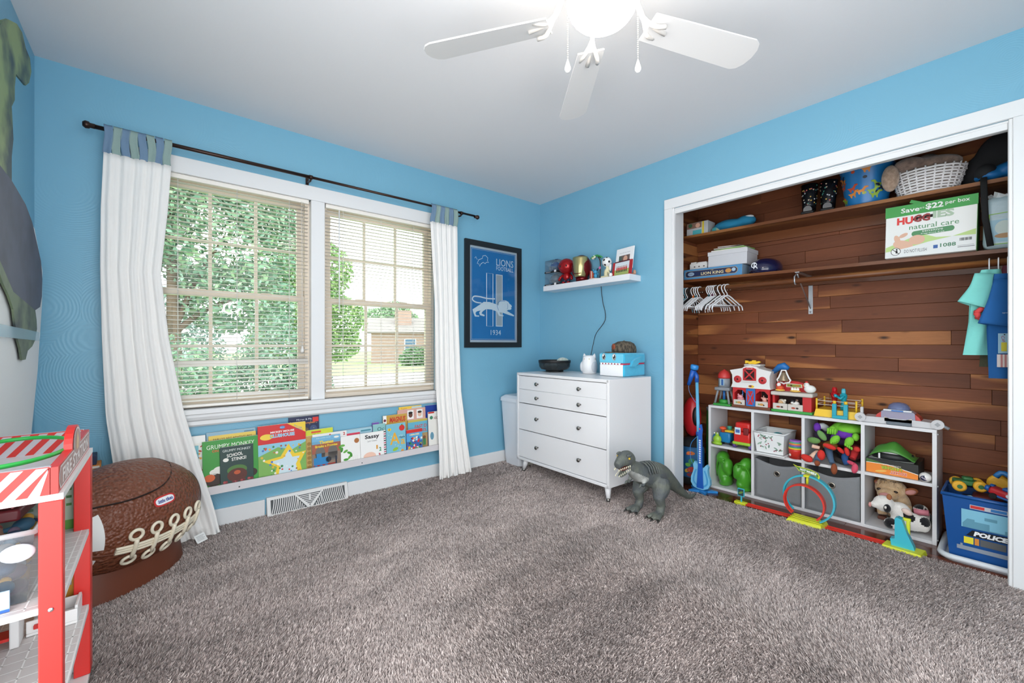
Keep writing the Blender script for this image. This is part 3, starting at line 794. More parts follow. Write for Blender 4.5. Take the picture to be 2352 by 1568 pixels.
# ------------------------------------------------------------------ curtain rod and curtains
BRONZE = mat('#3f2f2a', 0.35, metal=0.7)
t = thing('curtain_rod', 'dark bronze curtain rod on brackets above the double window', 'curtain rod', (-2.0, -0.095, 2.138))
m = MB(); m.tube([(-1.12, 0, -0.004), (-0.12, 0, 0.0)], 0.0105, BRONZE, 14); m.tube([(-0.14, 0, 0), (1.15, 0, 0.002)], 0.0085, BRONZE, 14); m.build('rod', t)
for x, s_ in ((-1.12, -1), (1.15, 1)):
    m = MB(); m.tube([(x, 0, -0.003), (x + s_ * 0.018, 0, -0.003), (x + s_ * 0.02, 0, -0.003), (x + s_ * 0.034, 0, -0.003), (x + s_ * 0.044, 0, -0.003)], [0.012, 0.012, 0.0165, 0.0185, 0.011], BRONZE, 14); m.build('finial', t)
for x in (-0.985, -0.13, 1.02):
    m = MB(); m.tube([(x, 0.09, -0.012), (x, 0.04, -0.016), (x, 0.012, -0.02), (x, 0, -0.012)], 0.006, BRONZE, 8); m.box(x - 0.009, 0.085, -0.027, x + 0.009, 0.095, 0.025, BRONZE)
    m.tube([(x - 0.01, 0, 0), (x + 0.01, 0, 0)], 0.0135, BRONZE, 12); m.build('bracket', t)

COTTON = mat('#f1efec', 0.9, var=0.03, vscale=60, bump=0.35, bscale=140, stretch=(1, 1, 0.12))
SB = mat('#6f8aa5', 0.9, bump=0.3, bscale=90); SG = mat('#8ea5a0', 0.9, bump=0.3, bscale=90)
def curtain(label, rows, ystab, folds, amp, seed, n_str, ztop_band):
    t = thing('curtain', label, 'curtain', (0, 0, 0))
    rr = random.Random(seed)
    ph = [rr.uniform(0, 6.28) for _ in range(4)]
    zt = rows[0][0]; zb = rows[-1][0]
    def pt(u, z):
        xl = interp([(-r[0], r[1]) for r in rows], -z); xr = interp([(-r[0], r[2]) for r in rows], -z)
        q = (zt - z) / (zt - zb)
        uu = u + 0.02 * math.sin(6 * u + 3 * q + ph[0])
        a = amp * (0.55 + 0.8 * q)
        y = interp([(-k[0], lerp(k[1], k[2], u)) for k in ystab], -z)
        y += a * math.sin(2 * PI * folds * uu + ph[1] + 0.7 * q) + a * 0.4 * math.sin(2 * PI * folds * 2.3 * uu + ph[2] - q)
        return (lerp(xl, xr, u) , y, z)
    m = MB(); nv = 46
    m.grid(lambda u, v: pt(u, lerp(zt, zb, v)), 90, nv, COTTON)
    o = m.build('panel', t)
    sd = o.modifiers.new('thickness', 'SOLIDIFY'); sd.thickness = 0.0015
    h = MB(); h.grid(lambda u, v: (lambda p: (p[0], p[1] - 0.0022, p[2]))(pt(u, lerp(zb + 0.035, zb + 0.001, v))), 90, 3, COTTON); h.build('hem', t)
    for k in range(n_str):
        b = MB(); u0, u1 = k / n_str, (k + 1) / n_str
        def bp(u, v, u0=u0, u1=u1):
            uu = lerp(u0, u1, u); p = pt(uu, zt)
            xl, xr = rows[0][1], rows[0][2]
            z = lerp(ztop_band, zt - 0.004, v)
            x = lerp(lerp(xl, xr, uu), p[0], v) + 0.004 * math.sin(5 * v + k)
            yr = lerp(-0.098, -0.111, v / 0.1) if v < 0.1 else (-0.111 if v < 0.3 else lerp(-0.111, p[1] - 0.001, (v - 0.3) / 0.7))
            return (x, yr + 0.004 * math.sin(PI * u), z)
        b.grid(bp, 6, 21, SB if k % 2 == 0 else SG)
        b2 = b.build('top_stripe', t); sd = b2.modifiers.new('thickness', 'SOLIDIFY'); sd.thickness = 0.0015
    return t
curtain('white cotton curtain with blue and sage top, trailing to the floor behind the football chest',
        [(2.02, -3.09, -2.828), (1.75, -3.1, -2.845), (1.44, -3.102, -2.872), (1.087, -3.096, -2.838), (0.70, -3.083, -2.776), (0.39, -3.05, -2.703), (0.16, -2.99, -2.645), (0.004, -2.95, -2.615)],
        [(2.02, -0.095, -0.095), (0.9, -0.10, -0.095), (0.5, -0.085, -0.10), (0.2, -0.09, -0.12), (0.004, -0.15, -0.13)], 5, 0.0065, 4, 8, 2.157)
curtain('straight white cotton curtain with blue and sage top beside the framed poster',
        [(2.02, -1.265, -1.022), (1.384, -1.225, -1.013), (0.68, -1.214, -0.983), (0.33, -1.208, -0.942), (0.004, -1.197, -0.885)],
        [(2.02, -0.095, -0.095), (0.7, -0.095, -0.09), (0.4, -0.120, -0.10), (0.15, -0.122, -0.10), (0.004, -0.115, -0.10)], 4.5, 0.0075, 9, 6, 2.157)
t = thing('care_tag', 'small white printed care tag at the hem of the trailing curtain', 'tag', (-2.70, -0.225, 0.012), R(40))
m = MB(); m.rbox(-0.03, -0.001, 0, 0.03, 0.001, 0.045, mat('#f0f0ee', 0.7), r=0.0005, mtx=Matrix.Rotation(R(-35), 4, 'X'))
fr = Fr((0, -0.001, 0), (1, 0, 0), (0, math.sin(R(35)), math.cos(R(35))))
for k in range(4): m.rect(-0.022, 0.012 + k * 0.007, 0.015 + (k % 2) * 0.006, 0.014 + k * 0.007, mat('#9a9a9a', 0.8), fr, 0.0006)
m.build('printed_label', t)

# ------------------------------------------------------------------ board and cutout on the left wall
BPL = Fr((0, 0, 0), (0, 1, 0), (0, 0, 1))      # normal +x
t = thing('white_board', 'tall white board standing against the blue wall behind the cutout', 'board', (-3.30, 0, 0))
m = MB(); m.prism([(-1.04, 0.0), (-0.55, 0.0), (-0.392, 0.579), (-0.361, 0.682), (-0.239, 0.949), (-0.150, 1.243), (-0.14, 1.40), (-0.30, 1.56), (-0.7, 1.63), (-1.04, 1.63)], 0.0, 0.012, mat('#e3e5e6', 0.5), BPL); m.build('panel', t)
t = thing('wall_cutout', 'large cut-out wall panel mottled green and charcoal, taped over the white board', 'wall decoration', (-3.282, 0, 0))
fig = [(-0.879, 2.099), (-0.839, 2.14), (-0.776, 2.182), (-0.66, 2.234), (-0.583, 2.246), (-0.529, 2.217), (-0.457, 2.213), (-0.434, 2.171), (-0.472, 2.109), (-0.529, 2.07), (-0.597, 2.058), (-0.672, 2.045), (-0.69, 1.989), (-0.69, 1.942), (-0.731, 1.901), (-0.72, 1.852), (-0.708, 1.794), (-0.731, 1.724), (-0.731, 1.64)]
low = [(-0.731, 1.64), (-0.66, 1.629), (-0.529, 1.607), (-0.419, 1.563), (-0.339, 1.498), (-0.253, 1.428), (-0.226, 1.354), (-0.235, 1.276), (-0.271, 1.226), (-0.364, 1.206), (-0.708, 1.25), (-0.879, 1.34), (-1.094, 1.4), (-1.094, 1.66)]
ft = [(-0.364, 1.206), (-0.339, 1.166), (-0.331, 1.129), (-0.364, 1.082), (-0.419, 1.055), (-0.494, 1.038), (-0.529, 1.004), (-0.583, 1.003), (-0.61, 1.047), (-0.648, 1.08), (-0.684, 1.135), (-0.708, 1.188), (-0.765, 1.23), (-0.839, 1.267), (-0.879, 1.298), (-0.879, 1.34), (-0.708, 1.25)]
m = MB(); m.prism(fig + [(-1.094, 1.66), (-1.094, 2.05)], 0.0, 0.006, mat('#8a9c6a', 0.55, h2='#33444a', vscale=5), BPL); m.build('green_section', t)
m = MB(); m.prism(low, 0.0, 0.006, mat('#565a6c', 0.6, h2='#454857', vscale=4), BPL); m.build('charcoal_section', t)
m = MB(); m.prism(ft, 0.0, 0.006, mat('#6f7f64', 0.55, h2='#353f42', vscale=6), BPL); m.build('olive_section', t)
t = thing('tape_strip', 'strip of clear blue tape across the bottom of the cutout', 'tape', (-3.274, 0, 0))
m = MB(); m.prism([(-0.95, 1.131), (-0.30, 1.115), (-0.30, 1.078), (-0.95, 1.089)], 0.0, 0.0006, mat('#b9dcea', 0.3, alpha=0.35, name='blue_tape'), BPL); m.build('tape', t)
# ------------------------------------------------------------------ football toy chest
FBR = R(46)
t = thing('football_toy_box', 'brown plastic football-shaped toy chest with cream laces and lid', 'toy box', (-3.0, -0.40, 0.0), FBR)
def pebble(h):
    m = mat(h, 0.38, name='pebbled_plastic', bump=0.02, bscale=61)
    nt = m.node_tree; b = nt.nodes['Principled BSDF']
    tc = nt.nodes.new('ShaderNodeTexCoord'); vo = nt.nodes.new('ShaderNodeTexVoronoi'); vo.inputs['Scale'].default_value = 75; vo.feature = 'SMOOTH_F1'; vo.inputs['Smoothness'].default_value = 0.5
    nt.links.new(tc.outputs['Object'], vo.inputs['Vector'])
    bp = nt.nodes.new('ShaderNodeBump'); bp.inputs['Strength'].default_value = 0.75; bp.inputs['Distance'].default_value = 0.012; bp.invert = True
    nt.links.new(vo.outputs['Distance'], bp.inputs['Height']); nt.links.new(bp.outputs['Normal'], b.inputs['Normal'])
    return m
BRN = pebble('#75422d'); CREAM = mat('#e9dfc8', 0.45); BRS = mat('#6f3a26', 0.45)
FA, FB, FH, FZ = 0.33, 0.23, 0.23, 0.29
def fpt(x, phi, e=0.0):
    s_ = max(0.0, 1 - abs(x / FA) ** 2.15) ** 0.5
    return Vector((x, -(FB * s_ + e) * math.cos(phi), FZ + (FH * s_ + e) * math.sin(phi)))
m = MB()
xs = [-FA + 2 * FA * (0.5 - 0.5 * math.cos(PI * i / 36)) for i in range(37)]
m.grid(lambda u, v: fpt(xs[round(v * 36)], u * 2 * PI), 48, 37, BRN, closed_u=True); m.build('body', t)
# pedestal
m = MB()
def foot(u, v):
    a = u * 2 * PI; k = lerp(1.0, 0.9, v)
    return (0.27 * k * math.cos(a) * (1 if abs(math.cos(a)) < .98 else 1), 0.145 * k * math.sin(a), lerp(0.0, 0.16, v))
m.grid(foot, 40, 4, BRS, closed_u=True); m.add([(0.27 * math.cos(2 * PI * k / 40), 0.145 * math.sin(2 * PI * k / 40), 0.0005) for k in range(40)], [tuple(range(40))[::-1]], BRS); m.build('pedestal', t)
# lid: a raised shell over the top left of the ball
m = MB()
def lid(u, v, e=0.008):
    x = lerp(-0.30, 0.135, v); c = 1 - abs((v - 0.5) * 2) ** 2.6 * 0.55
    return fpt(x, lerp(R(90 - 56 * c), R(90 + 56 * c), u), e)
m.grid(lid, 30, 24, BRN)
edge = [lid(0, v / 23) for v in range(24)] + [lid(u / 29, 1) for u in range(30)] + [lid(1, 1 - v / 23) for v in range(24)] + [lid(1 - u / 29, 0) for u in range(30)]
cen = Vector((-0.08, 0, FZ))
n = len(edge); m.add(edge + [p + (cen - p).normalized() * 0.012 for p in edge], [(i, (i + 1) % n, n + (i + 1) % n, n + i) for i in range(n)], BRS)
lo = m.build('lid', t)
m = MB(); m.tube([p + (cen - p).normalized() * 0.005 for p in edge[::2]], 0.0055, mat('#24130d', 0.8), 6, closed=True); m.build('lid_seam', lo)
# seam line round the ball
m = MB(); m.tube([fpt(-0.33 + 0.66 * i / 30, R(-24), 0.0005) for i in range(2, 15)], 0.003, BRS, 6); m.build('seam', t)
# laces
m = MB()
for k in range(3): m.tube([fpt(-0.205 + 0.43 * i / 24, R(-20 + (k - 1) * 3.0), 0.006) for i in range(25)], 0.0062, CREAM, 8)
m.build('lace_band', t)
def ring(x, phi):
    pts = []
    for k in range(18):
        a = 2 * PI * k / 18
        pts.append(fpt(x + 0.021 * math.cos(a), R(phi + 5.4 * math.sin(a)), 0.009))
    return pts
for x in (-0.15, -0.075, 0.005, 0.085, 0.165):
    m = MB(); m.tube(ring(x, -5), 0.0065, CREAM, 8, closed=True); m.tube(ring(x, -35), 0.0065, CREAM, 8, closed=True)
    m.tube([fpt(x, R(p), 0.013) for p in (-9, -15, -20, -25, -31)], 0.0085, CREAM, 8); m.build('cross_lace', t)
# white end stripes
WS = mat('#e8e8e6', 0.5)
for (xa, xb, pa, pb) in ((-0.305, -0.245, -78, -30), (-0.305, -0.235, -15, 35), (0.262, 0.285, -25, 60)):
    m = MB(); m.grid(lambda u, v: fpt(lerp(xa, xb, v), R(lerp(pa, pb, u)), 0.003), 16, 6, WS); m.build('end_stripe', t)
# badge
RED = mat('#c9302c', 0.4)
def badge(cx, cphi, w, h, m_, e, mb):
    pts = []
    for k in range(28):
        a = 2 * PI * k / 28
        q = (abs(math.cos(a)) ** 0.5) * (1 if math.cos(a) > 0 else -1), (abs(math.sin(a)) ** 0.8) * (1 if math.sin(a) > 0 else -1)
        pts.append(fpt(cx + w * q[0], R(cphi) + h * q[1] / FB, e))
    mb.add(pts, [tuple(range(28))], m_)
m = MB(); badge(-0.02, 20, 0.05, 0.022, RED, 0.002, m); badge(-0.02, 20, 0.043, 0.0155, mat('#f3f3f5', 0.5), 0.0028, m)
c0 = fpt(-0.02, R(20), 0.0036); u_ = (fpt(0.02, R(20)) - fpt(-0.06, R(20))).normalized(); v_ = (fpt(-0.02, R(26)) - fpt(-0.02, R(14))).normalized()
m.text('little tikes', 0, 0, 0.068, 0.016, mat('#2a3f8f', 0.5), Fr(c0, u_, v_), 0.001, bold=0.02); m.build('badge', t)

# ------------------------------------------------------------------ wooden fire station playhouse
FRED = mat('#d42f29', 0.35); FWH = mat('#e6e5e4', 0.4); FGR = mat('#c9c3c8', 0.5)
t = thing('toy_fire_station', 'red and white wooden toy fire station with striped roof rail', 'toy', (-3.05, -1.09, 0.0))
D, Wd = -0.54, -0.262
LV = (0.03, 0.25, 0.485, 0.73)
GRT = mat('#f4f4f2', 0.5)
for i, z in enumerate(LV):
    m = MB(); m.box(Wd, D, z - 0.014, 0.004 if i != 3 else 0.008, 0.0, z, FWH); sh = m.build('floor_panel', t)
    if i in (1, 2):
        g = MB(); ft_ = Fr((0, 0, z), (1, 0, 0), (0, 1, 0))
        g.rect(Wd + 0.004, D + 0.004, 0.0, -0.004, mat('#cfcac8', 0.45), ft_, 0.0006)
        for k in range(9): g.rect(-0.0015 - 0.04 * k - 0.012, D + 0.004, 0.0015 - 0.04 * k - 0.012, -0.004, GRT, ft_, 0.0011)
        for k in range(13): g.rect(Wd, D + 0.014 + 0.042 * k, 0.0, D + 0.0172 + 0.042 * k, GRT, ft_, 0.0011)
        g.build('tile_print', sh)
for (x0, y0) in ((-0.036, D), (-0.036, -0.05), (Wd, D), (Wd, -0.05)):
    m = MB(); m.rbox(x0 + (0.006 if x0 > -0.1 else -0.003), y0 - (0.004 if y0 == D else 0.0), 0.031, x0 + 0.043, (y0 + 0.053) if y0 > D else y0 + 0.03, 0.7155, FRED, r=0.002); po = m.build('post', t)
    if x0 > -0.1 and y0 == D:
        for z in (0.242, 0.477):
            q = MB(); q.lathe([(0.0055, 0), (0.0045, 0.002), (0, 0.0025)], CHROME, (0, 0, 0), 12, mtx=Matrix.Translation((-0.011, D - 0.004, z)) @ Matrix.Rotation(R(90), 4, 'X')); q.build('screw', po)
# back panel prints, one panel per storey
fb_ = Fr((0, -0.012, 0), (1, 0, 0), (0, 0, 1))
m = MB(); m.box(Wd, -0.012, 0.484, -0.03, -0.004, 0.717, mat('#aebfaa', 0.6))
rr = random.Random(2)
for i in range(8):
    for j in range(15):
        if rr.random() < 0.33:
            x = -0.05 - i * 0.016; z = 0.535 + j * 0.012
            m.rect(x, z, x + 0.012, z + 0.008, mat(rr.choice(['#4f7f3f', '#6a9a52', '#3f6a35']), 0.6), fb_, 0.0005)
m.rect(Wd, 0.486, -0.03, 0.515, mat('#5f9a3f', 0.6), fb_, 0.0006); m.build('green_tile_wall', t)
m = MB(); m.box(Wd, -0.012, 0.252, -0.03, -0.004, 0.469, mat('#d29a35', 0.6, var=0.06, vscale=40))
DKM = mat('#2b1d1c', 0.4)
m.rect(-0.20, 0.345, -0.095, 0.455, mat('#5a8a80', 0.6), fb_, 0.0004); m.rect(-0.195, 0.352, -0.10, 0.455, FWH, fb_, 0.0007); m.rect(-0.19, 0.36, -0.108, 0.455, DKM, fb_, 0.001)
m.rect(-0.062, 0.385, -0.034, 0.455, DKM, fb_, 0.0005); m.rect(-0.06, 0.39, -0.038, 0.45, mat('#c98a35', 0.6), fb_, 0.0008)
m.rect(-0.056, 0.40, -0.044, 0.408, mat('#3f8a5a', 0.6), fb_, 0.0011); m.rect(-0.056, 0.42, -0.044, 0.43, RED, fb_, 0.0011)
m.disc(-0.052, 0.335, 0.011, mat('#8f2620', 0.5), fr=fb_, h=0.0006); m.rect(-0.064, 0.31, -0.038, 0.326, mat('#a9a9b0', 0.5), fb_, 0.0008)
m.line([(-0.10 + 0.03 * math.cos(a), 0.31 + 0.028 * math.sin(a)) for a in [PI * k / 10 for k in range(11)]], 0.003, mat('#8f2620', 0.5), fb_, 0.0006)
for k in range(3): m.rect(-0.145 + 0.009 * k, 0.33, -0.139 + 0.009 * k, 0.35, RED, fb_, 0.0008)
m.build('orange_wall', t)
m = MB(); m.box(Wd, -0.012, 0.032, -0.03, -0.004, 0.234, mat('#b9bcbd', 0.6))
for j in range(6): m.rect(Wd, 0.06 + j * 0.028, -0.03, 0.0625 + j * 0.028, mat('#8f9496', 0.6), fb_, 0.0005)
for i in range(8): m.rect(-0.05 - i * 0.03, 0.032, -0.048 - i * 0.03, 0.234, mat('#a3a8aa', 0.6), fb_, 0.0004)
for x in (-0.13, -0.165): m.rect(x, 0.05, x + 0.018, 0.09, mat('#b3262a', 0.5), fb_, 0.0009); 
m.rect(-0.075, 0.05, -0.06, 0.13, mat('#242327', 0.6), fb_, 0.0009); m.rect(-0.075, 0.09, -0.06, 0.096, mat('#d2a22f', 0.6), fb_, 0.0012); m.rect(-0.047, 0.045, -0.043, 0.16, mat('#a3262a', 0.6), fb_, 0.0009)
m.rect(Wd, 0.21, -0.09, 0.222, DKM, fb_, 0.0009); m.build('grey_brick_wall', t)
# striped roof rails
def rail(name, y, flip):
    fr = Fr((0, y, 0.73), (1, 0, 0), (0, 0, 1)); m = MB(); h = 0.062
    m.box(Wd, y, 0.73, -0.012, y + 0.012, 0.73 + h, FGR)
    for k in range(9):
        x = -0.01 - 0.036 * k
        pts = [(x - 0.018, 0.0), (x, 0.0), (x + 0.05, h), (x + 0.032, h)]
        pts = [(min(-0.013, max(Wd, a)), b) for a, b in pts]
        m.poly(pts, FRED, fr, 0.0006)
    m.rect(Wd, h - 0.002, -0.013, h + 0.0, FRED, fr, 0.0007)
    return m.build(name, t)
rail('striped_rail', D, 0); rail('striped_rail', -0.012, 0)
# sign board with round crest
m = MB(); fs = Fr((0.0, D / 2, 0.73), (0, 1, 0), (0, 0, 1))       # normal +x
prof = [(-0.27, 0), (0.27, 0), (0.27, 0.06), (0.1, 0.06)] + [(0.075 * math.cos(a), 0.062 + 0.052 * math.sin(a)) for a in [PI * k / 12 for k in range(13)]] + [(-0.1, 0.06), (-0.27, 0.06)]
m.prism(prof, -0.016, 0.0, FRED, fs); sg = m.build('sign_board', t)
m = MB(); TP = mat('#b4938d', 0.5); m.poly([(-0.262, 0.02), (-0.245, 0.004), (0.245, 0.004), (0.262, 0.02), (0.262, 0.04), (0.245, 0.056), (-0.245, 0.056), (-0.262, 0.04)], mat('#e4dcda', 0.5), fs, 0.0005)
m.poly([(-0.254, 0.021), (-0.242, 0.008), (0.242, 0.008), (0.254, 0.021), (0.254, 0.039), (0.242, 0.052), (-0.242, 0.052), (-0.254, 0.039)], TP, fs, 0.001)
m.text('FIRE STATION', 0, 0.03, 0.45, 0.034, mat('#efe6e4', 0.5), fs, 0.0015, bold=0.03)
m.disc(0, 0.07, 0.062, mat('#e4dcda', 0.5), 0.038, fs, 0.0012); m.disc(0, 0.07, 0.055, TP, 0.033, fs, 0.0016)
m.poly([(-0.018, 0.05), (0.018, 0.05), (0.026, 0.07), (0.0, 0.098), (-0.026, 0.07)], mat('#d9b48a', 0.5), fs, 0.002); m.build('sign_print', sg)
m = MB(); m.tube([(-0.125 + 0.115 * math.cos(a), -0.27 + 0.2 * math.sin(a), 0.79) for a in [2 * PI * k / 40 for k in range(40)]], 0.0055, mat('#2fb04a', 0.35), 8, closed=True); m.build('green_ring', t)

# clear bin of small toys, and what stands on the storey below
t = thing('clear_bin', 'clear plastic bin packed with small toys in the toy fire station', 'bin', (-3.19, -1.39, 0.486))
CLR = clear_mat('#e9eef0', 0.2, 0.10, 'clear_bin_plastic', 0.12)
m = MB(); lo = [(-0.07, -0.19, 0.002), (0.085, -0.19, 0.002), (0.085, 0.2, 0.002), (-0.07, 0.2, 0.002)]; hi = [(-0.07, -0.21, 0.16), (0.1, -0.21, 0.16), (0.1, 0.22, 0.16), (-0.07, 0.22, 0.16)]
m.add(lo + hi, [(3, 2, 1, 0), (0, 1, 5, 4), (1, 2, 6, 5), (2, 3, 7, 6), (3, 0, 4, 7)], CLR); m.build('tub', t)
m = MB(); RIMC = mat('#d9dde0', 0.3, alpha=0.55); m.tube([hi[0], hi[1], hi[2], hi[3]], 0.006, RIMC, 6, closed=True); m.build('rim', t)
m = MB(); m.ell((0.075, -0.212, 0.12), (0.028, 0.005, 0.02), mat('#c4ccd2', 0.35, alpha=0.7)); m.build('handle', t)
rr = random.Random(8); cols = ['#b3423f', '#3f6a86', '#c98a4a', '#6a5a70', '#d8a28a', '#d9a23f', '#4f6f5a', '#a0a4a8', '#c2665a', '#2f4a6a']
names = ['red', 'slate blue', 'tan', 'plum', 'pink', 'gold', 'moss', 'grey', 'coral', 'navy']
for k in range(22):
    col = cols[k % 10]; q = MB(); x, y, z = -0.027 + 0.068 * (k % 2), -0.135 + 0.093 * (k // 2 % 4) + 0.012 * (k // 8 % 2), 0.526 + 0.043 * (k // 8)
    r_ = rr.uniform(0.0175, 0.0205)
    q.ell((0, 0, 0), (r_ * 1.5, r_, r_ * 0.8), mat(col, 0.5)); q.ell((r_ * 1.4, 0, r_ * 0.4), r_ * 0.6, mat(cols[(k + 4) % 10], 0.5), 10, 6)
    q.tube([(0, 0, 0), (-r_ * 0.5, r_ * 1.6, -r_ * 0.3)], r_ * 0.3, mat(col, 0.5), 6)
    o = q.build('toy_figure', None, (-3.19 + x, -1.39 + y, z - 0.02), R(90) + rr.uniform(-0.2, 0.2)); tag(o, 'small ' + names[k % 10] + ' toy with a ' + names[(k + 4) % 10] + ' head ' + ('low in the clear bin', 'midway up the clear bin', 'topmost in the clear bin')[k // 8 if k // 8 < 3 else 2], 'toy figure', 'small toys in the clear bin')
t = thing('toy_vehicle', 'dark red toy ladder truck lying on top of the clear bin', 'toy vehicle', (-3.165, -1.30, 0.618), R(86))
m = MB(); m.rbox(-0.09, -0.025, 0.0, 0.07, 0.025, 0.03, mat('#6d1f26', 0.4), r=0.006); m.build('body', t)
m = MB(); m.rbox(0.05, -0.022, 0.01, 0.095, 0.022, 0.045, mat('#e6e6e8', 0.35), r=0.008); m.build('cab', t)
m = MB(); m.box(-0.09, -0.014, 0.034, 0.06, -0.010, 0.04, mat('#a04a4f', 0.4)); m.box(-0.09, 0.010, 0.034, 0.06, 0.014, 0.04, mat('#a04a4f', 0.4))
for k in range(8): m.box(-0.085 + 0.019 * k, -0.012, 0.035, -0.081 + 0.019 * k, 0.012, 0.039, mat('#a04a4f', 0.4))
m.build('ladder', t)
t = thing('folded_sheet', 'pale blue printed paper leaning on the clear bin', 'paper', (-3.165, -1.605, 0.4865))
m = MB(); m.rbox(-0.10, -0.002, 0, 0.04, 0.002, 0.045, mat('#a9c8e0', 0.6), r=0.001); m.rect(-0.10, 0.0, 0.04, 0.006, mat('#2f62b0', 0.6), FRONT, 0.003); m.build('sheet', t)
t = thing('toy_bed', 'white toy bunk tray with a small red knob inside the fire station', 'toy furniture', (-3.115, -1.197, 0.2515))
m = MB(); m.rbox(-0.045, -0.05, 0, 0.055, 0.05, 0.008, FWH, r=0.002); m.rbox(-0.045, -0.05, 0.008, 0.055, -0.043, 0.042, FWH, r=0.002); m.rbox(-0.045, 0.043, 0.008, 0.055, 0.05, 0.042, FWH, r=0.002); m.rbox(0.048, -0.043, 0.008, 0.055, 0.043, 0.05, FWH, r=0.002); m.build('tray', t)
m = MB(); m.rbox(-0.03, -0.06, 0.02, -0.017, -0.05, 0.032, RED, r=0.002); m.build('knob', t)
t = thing('toy_wall_unit', 'white toy partition with a red shelf inside the fire station', 'toy furniture', (-3.175, -1.2, 0.2515))
m = MB(); m.rbox(-0.008, -0.09, 0, 0.010, -0.03, 0.185, FWH, r=0.003); m.build('upright', t)
for z in (0.02, 0.075, 0.13): m = MB(); m.box(-0.10, -0.08, z, -0.008, -0.03, z + 0.008, FRED); m.build('red_shelf', t)

# a few books on the floor behind the football chest
for (nm, lab, x, y, z, w_, d_, h_, c) in (('picture_book', 'orange book lying flat on a stack behind the football chest', -3.175, -0.078, 0.4585, 0.15, 0.12, 0.016, '#d9883a'), ('picture_book', 'pale book lying second in the stack behind the football chest', -3.18, -0.078, 0.4375, 0.16, 0.12, 0.02, '#d8c9a8')):
    b_ = MB(); b_.rbox(-w_ / 2, -d_ / 2, 0, w_ / 2, d_ / 2, h_, mat(c, 0.6), r=0.0015); b_.box(-w_ / 2 + 0.004, -d_ / 2 - 0.0004, 0.003, w_ / 2 - 0.004, -d_ / 2 + 0.003, h_ - 0.003, mat('#efe9dc', 0.8))
    o = b_.build(nm, None, (x, y, z), R(3)); tag(o, lab, 'book', 'books behind the football chest')
t = thing('side_crate', 'low wooden crate in the corner carrying a few books', 'crate', (-3.205, -0.078, 0.0))
m = MB(); CRW = mat('#a9835a', 0.7, var=0.15, vscale=20)
for z in (0.01, 0.155, 0.30): m.box(-0.09, -0.06, z, 0.09, -0.052, z + 0.12, CRW); m.box(-0.09, 0.052, z, 0.09, 0.06, z + 0.12, CRW); m.box(-0.098, -0.06, z, -0.09, 0.06, z + 0.12, CRW); m.box(0.09, -0.06, z, 0.098, 0.06, z + 0.12, CRW)
m.box(-0.09, -0.052, 0.43, 0.09, 0.052, 0.437, CRW); m.build('crate_body', t)
t = thing('picture_book', 'navy and yellow book standing upright behind the football chest', 'book', (-3.145, -0.075, 0.475), R(3), 'books behind the football chest')
m = MB(); m.rbox(-0.02, -0.05, 0, 0.03, 0.05, 0.045, mat('#26324f', 0.6), r=0.002); m.build('cover', t)
m = MB(); m.rbox(-0.033, -0.05, 0, -0.021, 0.05, 0.04, mat('#e0bd55', 0.6), r=0.001); m.build('yellow_spine', t)
# ------------------------------------------------------------------ picture ledge and its books
LEDGE = mat('#d9d4d6', 0.5)
t = thing('picture_ledge', 'long pale wall ledge holding picture books under the window', 'shelf', (-1.93, 0, 0.0))
def lz(x): return 0.214 + (x + 1.93 + 0.75) * 0.012     # the ledge climbs a touch to the right
m = MB(); X0, X1 = -0.80, 0.765
def slab(x0, x1, y0, y1, dz0, dz1):
    return [(x0, y0, lz(x0 - 1.93) + dz0), (x1, y0, lz(x1 - 1.93) + dz0), (x1, y1, lz(x1 - 1.93) + dz0), (x0, y1, lz(x0 - 1.93) + dz0)], [(x0, y0, lz(x0 - 1.93) + dz1), (x1, y0, lz(x1 - 1.93) + dz1), (x1, y1, lz(x1 - 1.93) + dz1), (x0, y1, lz(x0 - 1.93) + dz1)]
m.hexa(*slab(X0, X1, -0.088, 0.0, 0.0, 0.012), LEDGE); m.build('shelf_board', t)
m = MB(); m.hexa(*slab(X0, X1, -0.098, -0.088, 0.0, 0.045), LEDGE); lip = m.build('front_lip', t)
m = MB(); m.hexa(*slab(X0, X1, -0.012, 0.0, 0.012, 0.08), LEDGE); m.build('back_board', t)
for x in (-0.59, 0.13):
    q = MB(); q.lathe([(0.004, 0), (0.003, 0.002), (0, 0.0022)], mat('#2a2a2a', 0.5), (0, 0, 0), 10, mtx=Matrix.Translation((x, -0.098, lz(x - 1.93) + 0.016)) @ Matrix.Rotation(R(90), 4, 'X')); q.build('screw', lip)

PAGES = mat('#eee9df', 0.85)
def C(h, r=0.45): return mat(h, r)
def book(label, x0, x1, ztop, y, h, prints=None, thick=0.009, lean=2.5, tilt=-0.69):
    cx = (x0 + x1) / 2; w = x1 - x0; zb = lz(cx) + 0.012 + thick * math.sin(R(lean)); hh = ztop - zb
    t = thing('picture_book', label, 'book', (cx, y, zb), 0, 'picture books on the ledge')
    t.rotation_euler = (R(-lean), R(tilt), 0)
    m = MB(); m.rbox(-w / 2, 0, 0, w / 2, thick, hh, C(h), r=0.0008, seg=1); cv = m.build('cover', t)
    p = MB(); p.box(-w / 2 + 0.001, 0.0018, hh - 0.0005, w / 2 - 0.002, thick - 0.0018, hh + 0.0006, PAGES); p.build('pages', t)
    if prints:
        q = MB(); prints(q, w, hh); q.build('cover_print', cv)
    return t
e1, e2, e3 = 0.0006, 0.0011, 0.0016
Y0, Y1, Y2, Y3, Y4, YF = -0.0715, -0.0565, -0.0465, -0.0365, -0.0265, -0.082
W_ = C('#f4f3ef')
